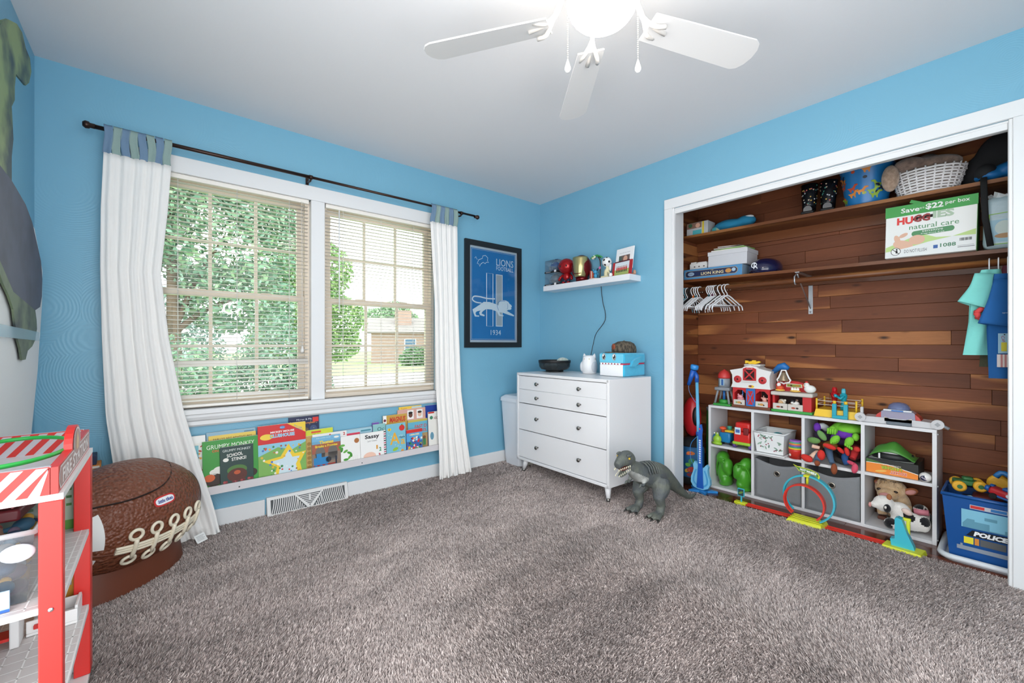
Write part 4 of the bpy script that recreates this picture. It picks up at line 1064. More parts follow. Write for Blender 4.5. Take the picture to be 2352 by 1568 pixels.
def pr_autumn(q, w, h):
    rr = random.Random(1)
    for k in range(40): q.disc(rr.uniform(-w / 2 + .005, w / 2 - .005), rr.uniform(0.02, h * 0.86), rr.uniform(.004, .009), C(rr.choice(['#d9762a', '#e0a23a', '#b8442a', '#e8c45a'])), rr.uniform(.003, .006), h=e1 + k * 1e-5, n=7, rot=rr.random() * 3)
    q.rect(-w / 2, h * 0.87, w / 2, h, W_, h=e2)
book('white book with an autumn leaf cover half behind the trailing curtain', -2.745, -2.673, 0.546, Y1, '#efece4', pr_autumn)
book('slim teal book standing at the curtain end of the ledge', -2.752, -2.706, 0.494, Y0, '#7fc1cc', lambda q, w, h: q.rect(-w / 2, h * .82, w / 2, h * .86, C('#5aa6b2'), h=e1))
def pr_atlas(q, w, h):
    q.rect(-w / 2, h - .03, w / 2, h - .002, C('#8fb4c8'), h=e1); q.rect(w / 2 - .06, h - .016, w / 2 - .01, h - .011, C('#4a6a80'), h=e2)
book('grey-blue book showing only its top edge behind the yellow book', -2.667, -2.423, 0.553, Y3, '#9fb9c4', pr_atlas)
def pr_pablo(q, w, h): q.text("PABLO'S ART ADVENTURES", 0.0, h - .022, w * .82, .012, C('#2f2a22'), h=e1)
book('yellow book with black capitals along its top edge', -2.658, -2.423, 0.535, Y2, '#e9c95a', pr_pablo)
def pr_green(q, w, h):
    q.text('GRUMPY MONKEY', 0.0, h - .036, w * .86, .024, C('#eaf3e2'), h=e1, bold=0.0)
    q.text('ON', -w * .28, h - .06, .03, .014, C('#e0562a'), h=e1, bold=.02)
    for dx, dy, r, c in ((-.085, .062, .045, '#3a2a22'), (-.105, .075, .026, '#d8632f'), (-.06, .11, .03, '#f1efe6'), (-.085, .105, .02, '#f1efe6'), (.1, .07, .03, '#3a2a22')): q.disc(dx, dy, r, C(c), r * .8, h=e1 + abs(dx) * .004)
book('large green book with white capitals behind a smaller dark one', -2.689, -2.417, 0.512, Y0, '#3f9a3f', pr_green, thick=0.011)
def pr_dark(q, w, h):
    q.text('GRUMPY MONKEY', 0.0, h - .022, w * .84, .014, C('#dfe6e2'), h=e1)
    q.text('SCHOOL', -.01, h - .05, w * .48, .02, C('#f1f1ea'), h=e1, bold=.02, rot=R(4)); q.text('STINKS!', .01, h - .075, w * .44, .019, C('#f1f1ea'), h=e1, bold=.02, rot=R(2))
    q.disc(-w * .33, h - .075, .014, C('#f1efe6'), .011, h=e1); q.disc(0, h * .42, w * .3, C('#4f7a3a'), h * .12, h=e1)
    q.disc(0, h * .3, w * .3, C('#5a2a20'), h * .16, h=e2); q.disc(0, h * .36, w * .1, C('#c0562f'), h * .05, h=e3)
    rr = random.Random(3)
    for k in range(40): q.disc(rr.uniform(-.48, .48) * w, max(.009, rr.uniform(0.01, .17) * h), .007, C(rr.choice(['#8f2f35', '#6f222a', '#a8484a'])), h=e3 + 1e-5 * k, n=8)
    q.text('By Suzanne Lang', 0, .012, w * .4, .007, C('#e6dfd6'), h=0.0026)
book('small dark green book standing in front of the large green one', -2.609, -2.444, 0.469, YF, '#25413d', pr_dark, thick=0.008)
def pr_red(q, w, h):
    q.rect(-w / 2, 0, w / 2, h * .66, C('#8fc7dc'), h=e1 * .6)
    q.poly([(-w / 2, h * .45), (-w * .1, h * .58), (w * .2, h * .5), (w / 2, h * .62), (w / 2, 0), (-w / 2, 0)], C('#7fb25a'), h=e1)
    q.poly([(w * .1, h), (w / 2, h), (w / 2, h * .8)], C('#f0cf3f'), h=e1)
    q.poly([(-w * .2, 0), (-w * .13, h * .22), (-w * .42, h * .36), (-w * .05, h * .4), (w * .12, h * .62), (w * .25, h * .42), (w / 2, h * .44), (w * .36, h * .24), (w * .42, 0)], C('#f2cf36'), h=e2)
    q.poly([(-w * .12, 0), (-w * .06, h * .22), (-w * .26, h * .33), (0, h * .36), (w * .12, h * .5), (w * .2, h * .36), (w * .36, h * .36), (w * .27, h * .22), (w * .32, 0)], C('#cfe3ea'), h=e3)
    rr = random.Random(4)
    for k in range(46): q.disc(rr.uniform(-.47, .47) * w, rr.uniform(.02, .6) * h, rr.uniform(.004, .008), C(rr.choice(['#d9453a', '#3f8a4a', '#e8b43a', '#4a7ac0', '#f1efe6', '#a8562f'])), h=0.002 + 1e-5 * k, n=7)
    q.disc(-w * .33, h * .79, w * .13, C('#f2cf46'), h * .055, h=e2)
    q.disc(0.0, h * .94, .015, C('#3a8ac4'), .009, h=e2); q.text('Disney', 0, h * .94, .022, .007, W_, h=e3)
    q.text('MICKEY MOUSE', .0, h * .865, w * .5, .012, W_, h=e2, bold=.03); q.text('CLUBHOUSE', .0, h * .795, w * .52, .023, W_, h=e2, bold=.06); q.text('CLUBHOUSE', .0, h * .795, w * .52, .021, C('#4fb0d8'), h=e3, bold=.02)
    q.text('First Look', w * .34, h * .92, .05, .01, C('#3a6ac0'), h=e2, rot=R(-24)); q.text('and Find', w * .36, h * .875, .045, .009, C('#3a6ac0'), h=e2, rot=R(-24))
book('tall red book with a big yellow star on its cover', -2.417, -2.15, 0.564, Y0, '#d42a2a', pr_red, thick=0.014)
def pr_hal(q, w, h):
    q.text('Mirror & Me', -.0, h - .02, w * .5, .012, C('#dfe3ee'), h=e1); q.text('Happy Halloween', -.01, h - .046, w * .84, .018, C('#d98a3a'), h=e1, bold=.02)
    q.rect(w / 2 - .04, h - .042, w / 2 - .004, h - .012, C('#d8352f'), h=e2); q.disc(w * .3, h - .085, .022, C('#3f4f74'), h=e1); q.disc(0, h - .1, .03, C('#5a4a3a'), h=e1)
    for k in range(14): q.disc(-w * .45 + w * .9 * ((k * 37) % 100) / 100, h - .03 - .08 * ((k * 53) % 100) / 100, .0022, C('#e8d27a'), h=e2, n=6)
book('navy book with an orange title standing highest behind the red book', -2.238, -2.055, 0.592, Y4 - 0.003, '#232a4d', pr_hal, thick=0.012)
book('lime yellow book top beside the red book', -2.144, -1.973, 0.5, Y2, '#cfd83a', lambda q, w, h: (q.text("We're", -w * .1, h - .035, w * .3, .018, C('#3f6a3a'), h=e1), q.rect(-w * .3, h - .022, w * .05, h - .01, C('#d8502f'), h=e2)))
book('narrow tan book between the red book and the train book', -2.148, -2.107, 0.464, Y1, '#c2a05a', lambda q, w, h: [q.disc(0, .03 + .03 * k, .012, C('#a07a3a'), h=e1 + 1e-5 * k) for k in range(6)])
def pr_w2(q, w, h): q.text('2', w * .42, h - .018, .014, .02, C('#c0392b'), h=e1, bold=.04); q.disc(-.0, h - .014, .006, C('#c0392b'), h=e1)
book('white board book marked 2 behind the train book', -2.106, -1.885, 0.469, Y1, '#eceae8', pr_w2)
def pr_train(q, w, h):
    q.rect(-w / 2, h * .86, w / 2, h, C('#7ab6d8'), h=e1); q.rect(-w / 2, 0, w / 2, h * .5, C('#8f7a6a'), h=e1); q.rect(-w / 2, h * .3, w / 2, h * .78, C('#a8604a'), h=e1 * .8)
    for x in (-.22, .22):
        q.disc(x * w, h * .5, w * .17, C('#6f6a66'), h * .2, h=e2); q.rect(x * w - w * .17, h * .25, x * w + w * .17, h * .5, C('#6f6a66'), h=e2)
    q.rect(-w * .45, h * .17, w * .05, h * .38, C('#2f86c0'), h=e3); q.disc(w * .06, h * .29, .018, C('#2b2f38'), h=e3); q.rect(-w * .35, h * .38, -w * .18, h * .5, C('#2f86c0'), h=e3); q.rect(-w * .46, h * .13, w * .3, h * .17, C('#a83a32'), h=e3)
    for x in (-.38, -.2, -.02): q.disc(x * w, h * .11, .012, C('#2f86c0'), h=0.002)
    q.rect(w * .3, h * .12, w * .36, h * .36, C('#2f3444'), h=e3)
    q.text('Thomas', 0, h * .82, w * .5, .022, C('#f2d23a'), h=e3, bold=.04); q.text('Breaks a Promise', 0, h * .71, w * .78, .016, C('#f2d23a'), h=e3, bold=.03)
    q.disc(w * .36, h * .93, .017, C('#f1efe6'), .007, h=e3); q.text('little golden book', -w * .1, h * .95, w * .5, .007, C('#e8f0f4'), h=e3)
book('book with a blue engine at a brick viaduct on its cover', -2.114, -1.934, 0.455, Y0, '#6fa6c4', pr_train)
def pr_cat(q, w, h):
    q.disc(w * .32, h * .8, .017, C('#b0703f'), h=e1)
    for k in range(8): q.disc(-w * .25 + .035 * math.sin(k * .8), h * .2 + k * .014, .017, C(['#4a9a35', '#6ab04a', '#3f8a2f'][k % 3]), .008, h=e1 + 1e-5 * k, rot=k * .9)
    for k in range(3): q.rect(w * (.12 + .1 * k), .02, w * (.125 + .1 * k), .06, C('#b9b4ac'), h=e1)
book('white book with scattered green leaf shapes next to the train book', -1.932, -1.80, 0.434, Y0, '#f4f3ef', pr_cat)
book('thin book whose red top edge shows above two white books', -1.93, -1.79, 0.444, Y2, '#d8405a')
def pr_sassy(q, w, h):
    q.text('Sassy', .0, h * .84, w * .62, .036, C('#1f1f22'), h=e1, bold=.03); q.text("Let's Count!", .0, h * .7, w * .4, .011, C('#3a3a3f'), h=e1)
    q.text('1', w * .2, h * .45, .011, .028, C('#e8a23a'), h=e1, bold=.05); q.text('2', w * .34, h * .36, .016, .028, C('#3f9a6a'), h=e1, bold=.05); q.text('3', w * .3, h * .16, .014, .024, C('#c03a4a'), h=e1, bold=.05)
    q.disc(-w * .12, h * .16, .045, C('#f1c9b4'), h * .15, h=e1)
book('white book with a bold black title and coloured numerals', -1.798, -1.629, 0.436, Y0, '#f6f5f2', pr_sassy)
book('pale blue landscape book peeking over the white books', -1.883, -1.699, 0.469, Y3, '#9fc4d4', lambda q, w, h: (q.rect(-w / 2, h - .03, w / 2, h - .006, C('#a9cfdc'), h=e1), [q.disc(w * (.1 + .06 * k), h - .02, .01, C('#4f8fa0'), .006, h=e2 + 1e-5 * k) for k in range(6)]))
book('teal book lettered Oc beside the alphabet book', -1.699, -1.606, 0.485, Y1, '#8fc4c4', lambda q, w, h: q.text('Oc', w * .1, h - .035, .05, .026, C('#24505a'), h=e1))
book('slim purple book top behind the teal book', -1.696, -1.647, 0.495, Y3, '#7a5ab0')
def pr_bw(q, w, h):
    for k in range(12): q.rect(-w / 2, .01 + k * .016, w / 2, .017 + k * .016, BLACK if k % 2 else C('#d84a6a'), h=e1)
book('black and white striped book edge beside the alphabet book', -1.628, -1.613, 0.439, Y0, '#f1f1ef', pr_bw)
def pr_apple(q, w, h):
    for k in range(16): q.disc(-w * .44 + .88 * w * ((k * 37) % 100) / 100, .02 + (h - .04) * ((k * 61) % 100) / 100, .0035, C('#d8e6b0'), h=e1, n=8)
    q.text('A', -w * .08, h * .55, w * .5, h * .36, C('#efb23a'), h=e2, bold=.01); q.text('a', w * .34, h * .42, w * .22, h * .16, C('#efb23a'), h=e2, bold=.01)
    q.text('is for', w * .24, h * .62, w * .22, .009, C('#f5f2e6'), h=e2); q.text('Apple', w * .3, h * .56, w * .3, .016, C('#25405a'), h=e2, bold=.02)
    q.disc(w * .3, h * .85, .022, C('#d8352f'), h=e2); q.disc(w * .3, h * .95, .007, C('#4a9a3f'), .004, h=e3, rot=.6)
    q.disc(-w * .34, h * .84, .014, C('#f0c93a'), .01, h=e2); q.rect(-w * .36, h * .8, -w * .34, h * .87, C('#2a2a2a'), h=e3)
    q.disc(-w * .06, h * .22, .022, C('#9ac23a'), .012, h=e2, rot=.3); q.disc(w * .3, h * .1, .013, C('#e89a3a'), .022, h=e2)
book('light blue alphabet book with a big orange A and an apple', -1.612, -1.461, 0.478, YF, '#7fc0d4', pr_apple)
def pr_comic(q, w, h):
    q.rect(-w / 2, h - .06, -w * .36, h, W_, h=e1); q.disc(-w * .43, h - .035, .01, C('#7a2a3a'), h=e2); q.rect(-w * .36, h - .08, w * .5, h, C('#c9a04a'), h=e1)
    q.text('MAGNUS', w * .1, h - .036, w * .68, .04, C('#c8322a'), h=e2, bold=.04, shear=.2)
book('comic with jagged red lettering above the alphabet book', -1.619, -1.431, 0.538, Y2, '#b99a58', pr_comic)
def pr_pink(q, w, h):
    for x, c, d in ((-.05, '#6a4234', '#241a16'), (.28, '#e8bfa8', '#3a2a22')):
        q.rect(x * w - .026, h - .078, x * w + .026, h - .01, W_, h=e1); q.disc(x * w, h - .046, .017, C(c), .02, h=e2); q.disc(x * w, h - .03, .018, C(d), .009, h=e3)
book('pink book with two small portrait cards on it', -1.5, -1.267, 0.567, Y3, '#d9a79a', pr_pink)
book('yellow book standing highest behind the pink book', -1.483, -1.294, 0.587, Y4, '#efc94a', lambda q, w, h: (q.text('Tales', -w * .3, h - .014, .05, .012, C('#c06a2a'), h=e1), q.rect(w * .05, h - .018, w * .5, h - .006, C('#bcd4dc'), h=e1)))
def pr_hero(q, w, h):
    rr = random.Random(6); q.rect(-w / 2, h * .86, w / 2, h, C('#d8352f'), h=e1); q.rect(-w / 2, h * .5, w / 2, h * .86, C('#5aa6d8'), h=e1); q.text('HEROES', 0, h * .78, w * .6, .012, C('#f4e6a0'), h=e2, bold=.04)
    for k in range(60): q.disc(rr.uniform(-.46, .46) * w, rr.uniform(.03, .66) * h, rr.uniform(.005, .011), C(rr.choice(['#d8352f', '#e8b43a', '#3f6ab0', '#f1efe6', '#6a3f8a', '#3f9a5a', '#2a2f44'])), h=e2 + 1e-5 * k, n=6, rot=k)
book('small busy red and blue comic in the front row', -1.456, -1.325, 0.418, YF, '#3f6ab0', pr_hero)
def pr_kids(q, w, h):
    q.rect(-w / 2, h * .55, w / 2, h - .015, C('#6ab4cc'), h=e1); q.text('FAST D', w * .15, h * .78, w * .6, .024, C('#d8453a'), h=e2, bold=.02); q.text('SCHOOL', w * .15, h * .64, w * .6, .024, C('#d8453a'), h=e2, bold=.02)
    for x in (-.1, .15, .32): q.disc(x * w, h * .4, .013, C('#8a5a3f'), h=e2); q.rect(x * w - .012, h * .15, x * w + .012, h * .36, C('#4a8a5a'), h=e2)
    q.rect(-w / 2, h * .93, w / 2, h, C('#c9b85a'), h=e2)
book('tan school story book with red lettering and children', -1.425, -1.259, 0.482, Y2, '#b99a6a', pr_kids)
book('navy book tucked by the straight curtain behind a white one', -1.265, -1.165, 0.579, Y3, '#22409a')
book('white book with a red top beside the straight curtain', -1.263, -1.175, 0.532, Y0, '#f0eee8', lambda q, w, h: (q.rect(-w / 2, h - .012, w * .1, h, C('#c8322a'), h=e1), q.disc(-w * .2, h - .045, .014, C('#4a8a6a'), h=e1), q.disc(-w * .18, h * .35, .016, C('#6a9ab0'), .03, h=e1), q.text('ABC', w * .25, h - .05, .04, .02, C('#8a2a2a'), h=e2)))
# ------------------------------------------------------------------ framed poster on the window wall
t = thing('framed_poster', 'black framed blue football poster with a running lion beside the curtain', 'poster', (-0.577, 0, 1.499))
PW, PH = 0.632, 0.928
m = MB(); a, b = PW / 2, PH / 2; fw_ = 0.046; BF = mat('#17181b', 0.4)
m.box(-a, -0.024, -b, -a + fw_, 0, b, BF); m.box(a - fw_, -0.024, -b, a, 0, b, BF); m.box(-a + fw_, -0.024, b - fw_, a - fw_, 0, b, BF); m.box(-a + fw_, -0.024, -b, a - fw_, 0, -b + fw_, BF); m.build('frame', t)
m = MB(); m.box(-a + fw_, -0.008, -b + fw_, a - fw_, -0.002, b - fw_, mat('#c7ccd2', 0.6)); pa = m.build('paper', t)
fp = Fr((0, -0.008, 0)); BLU = mat('#1678b8', 0.55, var=0.12, vscale=9); SIL = mat('#c9ccd0', 0.5); WHT = mat('#e6ebef', 0.5); SG2 = mat('#b4b9be', 0.5)
q = MB(); A_, B_ = a - fw_ - 0.018, b - fw_ - 0.020
q.rect(-A_, -B_, A_, B_, BLU, fp, .0005)
q.line([(-A_ + .008, -B_ + .008), (A_ - .008, -B_ + .008), (A_ - .008, B_ - .008), (-A_ + .008, B_ - .008)], .004, SIL, fp, .0009, closed=True)
q.build('blue_ground', pa)
q = MB()
q.text('LIONS', 0.125, 0.305, 0.20, 0.062, WHT, fp, .001, bold=.0); q.text('FOOTBALL', 0.125, 0.25, 0.20, 0.036, WHT, fp, .001, bold=.0)
q.text('1934', 0.02, -0.33, 0.115, 0.045, WHT, fp, .001, bold=.0); q.build('lettering', pa)
q = MB(); q.line([(-0.083, 0.195), (-0.013, 0.195), (-0.013, -0.275), (-0.083, -0.275)], .008, WHT, fp, .001, closed=True); q.build('open_bar', pa)
q = MB(); q.rect(0.02, -0.275, 0.098, 0.195, WHT, fp, .001); q.rect(0.027, -0.268, 0.091, 0.188, SG2, fp, .0014); q.build('grey_bar', pa)
q = MB()      # running cat emblem: tail, body, legs, mane
body = [(-0.235, -0.135), (-0.20, -0.115), (-0.15, -0.085), (-0.115, -0.062), (-0.05, -0.06), (0.02, -0.075), (0.05, -0.085), (0.06, -0.05), (0.085, -0.035), (0.13, -0.033), (0.165, -0.045), (0.18, -0.062), (0.2, -0.072), (0.208, -0.088), (0.196, -0.094), (0.203, -0.108), (0.19, -0.116), (0.165, -0.118), (0.145, -0.128), (0.2, -0.15), (0.235, -0.165), (0.23, -0.176), (0.17, -0.165), (0.1, -0.148), (0.06, -0.145), (0.07, -0.165), (0.11, -0.172), (0.105, -0.18), (0.055, -0.178), (0.03, -0.14), (-0.03, -0.125), (-0.09, -0.125), (-0.125, -0.145), (-0.14, -0.165), (-0.105, -0.178), (-0.11, -0.19), (-0.155, -0.182), (-0.165, -0.16), (-0.15, -0.14), (-0.19, -0.15), (-0.205, -0.165), (-0.195, -0.185), (-0.165, -0.185), (-0.165, -0.195), (-0.21, -0.195), (-0.225, -0.165)]
q.poly(body, WHT, fp, .002)
q.line([(p.x, p.y) for p in curve([(-0.14, -0.075, 0), (-0.2, -0.07, 0), (-0.235, -0.05, 0), (-0.22, -0.022, 0), (-0.16, -0.02, 0), (-0.08, -0.03, 0), (0.01, -0.028, 0)], 24)], .011, WHT, fp, .0021)
q.line([(p.x, p.y) for p in curve([(0.05, -0.13, 0), (0.035, -0.09, 0), (0.05, -0.055, 0), (0.085, -0.042, 0), (0.13, -0.04, 0)], 14)], .004, BLU, fp, .0025)
q.line([(0.155, -0.06), (0.16, -0.09), (0.15, -0.115)], .0035, BLU, fp, .0025); q.build('emblem', pa)
q = MB(); lp = [(-0.185, 0.265), (-0.17, 0.3), (-0.13, 0.318), (-0.125, 0.34), (-0.095, 0.348), (-0.07, 0.33), (-0.075, 0.305), (-0.06, 0.29), (-0.085, 0.29), (-0.1, 0.275), (-0.12, 0.285), (-0.145, 0.268), (-0.16, 0.245), (-0.165, 0.265)]
q.line(lp, .005, WHT, fp, .001, closed=True); q.line([(-0.185, 0.3), (-0.2, 0.325), (-0.21, 0.31)], .004, WHT, fp, .001); q.build('small_emblem', pa)
m = MB(); m.box(-a + fw_, -0.0125, -b + fw_, a - fw_, -0.0118, b - fw_, clear_mat('#f4f8fa', 0.10, name='poster_glazing')); m.build('glazing', t)

# ------------------------------------------------------------------ dresser
DWH = mat('#ebebed', 0.35)
t = thing('dresser', 'white three-drawer dresser with round steel knobs in the corner', 'dresser', (-0.573, -0.788, 0), R(-91.4))
W2, DD, Z0, Z1 = 0.485, 0.488, 0.10, 0.826
m = MB(); k = 0.022
m.rbox(-W2, 0, Z0, -W2 + k, DD, Z1, DWH, r=.003); m.rbox(W2 - k, 0, Z0, W2, DD, Z1, DWH, r=.003); m.rbox(-W2 + .002, 0, Z1 - k, W2 - .002, DD, Z1 + .0005, DWH, r=.003); m.rbox(-W2 + .002, 0, Z0, W2 - .002, DD, Z0 + k, DWH, r=.003); m.box(-W2 + k, DD - .01, Z0 + k, W2 - k, DD, Z1 - k, DWH); m.build('case', t)
KN = mat('#8f8c88', 0.3, metal=1.0)
kn = MB(); kn.lathe([(0.006, 0), (0.006, 0.014), (0.0135, 0.02), (0.015, 0.026), (0.0115, 0.031), (0.0, 0.0315)], KN, n=16, mtx=Matrix.Rotation(R(90), 4, 'X')); kn_me = kn.mesh('knob')
for (za, zb, ks, split) in ((0.578, 0.800, (0.745, 0.633), 0.69), (0.356, 0.572, (0.467,), None), (0.126, 0.350, (0.24,), None)):
    m = MB()
    if split:
        m.rbox(-W2 + k + .003, 0.004, za, W2 - k - .003, 0.022, split - .0006, DWH, r=.0012, seg=1); m.rbox(-W2 + k + .003, 0.004, split + .0006, W2 - k - .003, 0.022, zb, DWH, r=.0012, seg=1)
    else: m.rbox(-W2 + k + .003, 0.004, za, W2 - k - .003, 0.022, zb, DWH, r=.0012, seg=1)
    m.box(-W2 + k + .01, 0.022, za + .01, W2 - k - .01, DD - .03, za + .015, DWH)
    dr = m.build('drawer', t)
    for z in ks:
        for x in (-0.222, 0.228): share(kn_me, 'knob', dr, (x, 0.004, z))
for x in (-0.41, 0.44):
    for y in (0.045, DD - .05):
        m = MB(); dx = -0.02 if x < 0 else 0.012
        m.tube([(x, y, Z0 + .002), (x + dx, y + (-.012 if y < .2 else .012), 0.022)], [0.024, 0.0145], DWH, 16); lg = m.build('leg', t)
        m = MB(); m.tube([(x + dx, y + (-.012 if y < .2 else .012), 0.023), (x + dx * 1.1, y + (-.013 if y < .2 else .013), -0.004)], [0.0148, 0.0135], KN, 16); m.build('ferrule', lg)

# bin in the corner behind the dresser
t = thing('trash_can', 'white step trash can in the corner behind the dresser', 'trash can', (-0.36, -0.155, 0.0))
TC = mat('#e3e5ea', 0.4)
def taper(mb, w0, d0, w1, d1, z0, z1, m_, r=.03, n=6):
    def ringp(w, d, z):
        out = []
        for cx, cy, s in ((w - r, d - r, 0), (-w + r, d - r, 1), (-w + r, -d + r, 2), (w - r, -d + r, 3)):
            for i in range(n): a = PI / 2 * (s + i / (n - 1)); out.append((cx + r * math.cos(a), cy + r * math.sin(a), z))
        return out
    A0, A1 = ringp(w0, d0, z0), ringp(w1, d1, z1); N = len(A0)
    mb.add(A0 + A1, [(i, (i + 1) % N, N + (i + 1) % N, N + i) for i in range(N)], m_, True); mb.add(A0, [tuple(range(N))[::-1]], m_); mb.add(A1, [tuple(range(N))], m_)
m = MB(); taper(m, .135, .105, .165, .125, .06, .56, TC); m.build('bucket', t)
m = MB(); taper(m, .128, .10, .135, .105, .0, .06, TC); m.build('base', t)
m = MB(); taper(m, .172, .132, .17, .13, .56, .59, TC); taper(m, .17, .13, .14, .10, .59, .612, TC); m.build('lid', t)
m = MB(); m.rbox(-.06, -.14, .012, .06, -.1, .028, mat('#b9b4a8', .5), r=.004); m.build('pedal', t)

# ------------------------------------------------------------------ on the dresser
ZD = 0.8275
t = thing('wire_bowl', 'black mesh bowl with white rolled cloths on the dresser', 'bowl', (-0.262, -0.455, ZD))
SMK = clear_mat('#5a6266', 0.15, 0.25, 'smoked_mesh', 0.2)
m = MB(); m.lathe([(0.075, 0), (0.078, 0.012), (0.07, 0.014)], BLACK, n=32); m.build('foot', t)
m = MB(); m.lathe([(0.07, 0.014), (0.115, 0.022), (0.132, 0.045), (0.136, 0.08)], SMK, n=36, caps=False); m.build('mesh_side', t)
m = MB(); m.lathe([(0.134, 0.078), (0.138, 0.078), (0.139, 0.098), (0.136, 0.1), (0.132, 0.098), (0.133, 0.08), (0.134, 0.078)], BLACK, n=36, caps=False); m.build('rim', t)
CLOTH = mat('#dfe3dc', 0.9, h2='#b9c4b8', vscale=30)
for i, (x, y, z, r_) in enumerate(((0.05, 0.03, .085, 0.044), (-0.055, 0.02, .055, 0.04), (-0.01, -0.065, .048, 0.034))):
    m = MB(); m.ell((0, 0, 0), (r_ * 1.25, r_, r_ * .85), CLOTH); m.tube([(r_ * math.cos(a) * .9, -r_ * .5, r_ * .6 * math.sin(a)) for a in [2 * PI * k / 12 for k in range(12)]], .006, CLOTH, 6, closed=True)
    o = m.build('rolled_cloth', None, (-0.262 + x, -0.455 - .0 + y * -1 - x * 1.2 * 0 - (0.02 if i == 0 else 0), ZD + z), R(-60 + 30 * i)); tag(o, ('white rolled cloth standing highest in the black mesh bowl', 'white rolled cloth lying against the mesh at the back of the black bowl', 'small white rolled cloth at the front of the black mesh bowl')[i], 'cloth', 'cloths in the black bowl')
t = thing('owl_lamp', 'white ceramic owl-shaped lamp with a black cord on the dresser', 'lamp', (-0.215, -0.80, ZD), R(-75))
OW = mat('#efeff1', 0.3); OG = mat('#cfd2d8', 0.35)
m = MB(); m.lathe([(0.052, 0), (0.056, 0.008), (0.062, 0.045), (0.064, 0.07), (0.056, 0.105), (0.05, 0.13), (0.046, 0.142), (0.03, 0.147), (0, 0.148)], OW, n=32)
m.tube([(-.036, 0, .12), (-.043, 0, .145), (-.046, 0, .162)], [.022, .012, .002], OW, 10); m.tube([(.036, 0, .12), (.043, 0, .145), (.046, 0, .162)], [.022, .012, .002], OW, 10); m.build('body', t)
for s_ in (-1, 1):
    m = MB(); m.ell((s_ * .05, -.012, .055), (.018, .045, .045), OG); m.build('wing', t)
    m = MB(); m.ell((s_ * .02, -.0475, .118), (.0045, .003, .005), mat('#c8b070', .4), 10, 6); m.build('eye', t)
m = MB(); m.tube([(0, -.05, .108), (0, -.056, .1)], [.005, .001], mat('#e08a4a', .4), 8); m.build('beak', t)
m = MB(); m.tube(curve([(-0.0, 0.03, .148), (.01, .06, .25), (-.02, .185, .33), (.055, .20, .45), (.03, .20, .6), (0.015, .2, .728)], 30), .0028, mat('#25282c', .5), 8); cable = m.build('cord', t)
t = thing('shark_box', 'blue plush shark-faced storage cube on the dresser', 'storage cube', (-0.335, -1.105, ZD), CLOSET)
SK = mat('#3fb4d8', .95, var=.12, vscale=30, bump=.8, bscale=160, sheen=.3); SW_ = mat('#f1f2f4', .95, bump=.6, bscale=160); SK2 = mat('#6ecae6', .95, bump=.6, bscale=160)
w_, d_, hm, hh = .11, .27, .088, .172
m = MB(); m.rbox(-w_, 0.004, 0, w_, d_, hm, SK, r=.012); lowr = m.build('lower_half', t)
m = MB(); m.rbox(-w_ + .004, -0.001, .002, w_ - .012, .012, hm, SW_, r=.006); m.build('white_jaw', lowr)
m = MB(); m.rbox(-w_ - .002, 0.0, hm + .008, w_ + .002, d_ + .002, hh, SK, r=.013); upr = m.build('upper_half', t)
m = MB(); m.rbox(-w_ + .004, -0.006, hm + .012, w_ - .006, .01, hh - .006, SK2, r=.006); m.build('face', upr)
m = MB(); m.rbox(-w_ + .006, .006, hm - .001, w_ - .004, d_ - .004, hm + .009, mat('#d83a5a', .8), r=.003); m.build('mouth', t)
for kx in range(7):
    m = MB(); x = -w_ + .022 + kx * .027; m.prism([(x - .012, hm + .012), (x + .012, hm + .012), (x, hm - .006)], .002, .006, SW_); m.build('tooth', upr)
for x in (-.062, .03):
    m = MB(); fe = Fr((x, -.0065, .143)); m.disc(0, 0, .017, BLACK, .026, fe, .001); m.disc(0, 0, .015, mat('#f4f4f4', .4), .024, fe, .0014); m.disc(0.001, -.001, .0115, BLACK, .019, fe, .0018); m.disc(-.003, .008, .0045, mat('#ffffff', .3), .006, fe, .0022); m.disc(.004, -.009, .003, mat('#ffffff', .3), fr=fe, h=.0022); m.build('eye', upr)
m = MB(); m.prism([(.06, .075), (.11, .072), (.16, .10), (.20, .145), (.14, .135), (.09, .115)], .0, .02, SK, Fr((w_ + .001, 0, 0), (0, 1, 0), (0, 0, 1))); m.build('side_fin', t)
t = thing('camo_cap', 'camouflage ball cap with an orange badge on the shark cube', 'cap', (-0.185, -1.11, ZD + .1735), R(-115))
CM = mat('#6a5f50', .9, h2='#3a352e', vscale=45, stretch=(1.8, 1.8, .5)); CM2 = mat('#4a4034', .9, h2='#6d6252', vscale=40)
m = MB(); m.lathe([(0.088, 0), (0.09, 0.02), (0.086, 0.045), (0.072, 0.068), (0.045, 0.083), (0.0, 0.088)], CM, n=28, sx=.92, sy=1.05); m.build('crown', t)
m = MB(); m.grid(lambda u, v: (lerp(.08, .075, v) * math.sin(lerp(-1.2, 1.2, u)), -.09 * math.cos(lerp(-1.2, 1.2, u)) - v * .065 * math.cos(lerp(-1.2, 1.2, u)) ** .5, .006 - .004 * abs(lerp(-1, 1, u)) - .002 * v + .001), 16, 5, CM2); o = m.build('brim', t); sd = o.modifiers.new('th', 'SOLIDIFY'); sd.thickness = .004; sd.offset = 1
m = MB(); m.ell((0, -.088, .042), (.026, .008, .026), mat('#8f4a32', .8), 14, 8); m.build('badge', t)
m = MB(); m.ell((0, 0, .088), (.006, .006, .004), CM2, 8, 5); m.build('button', t)

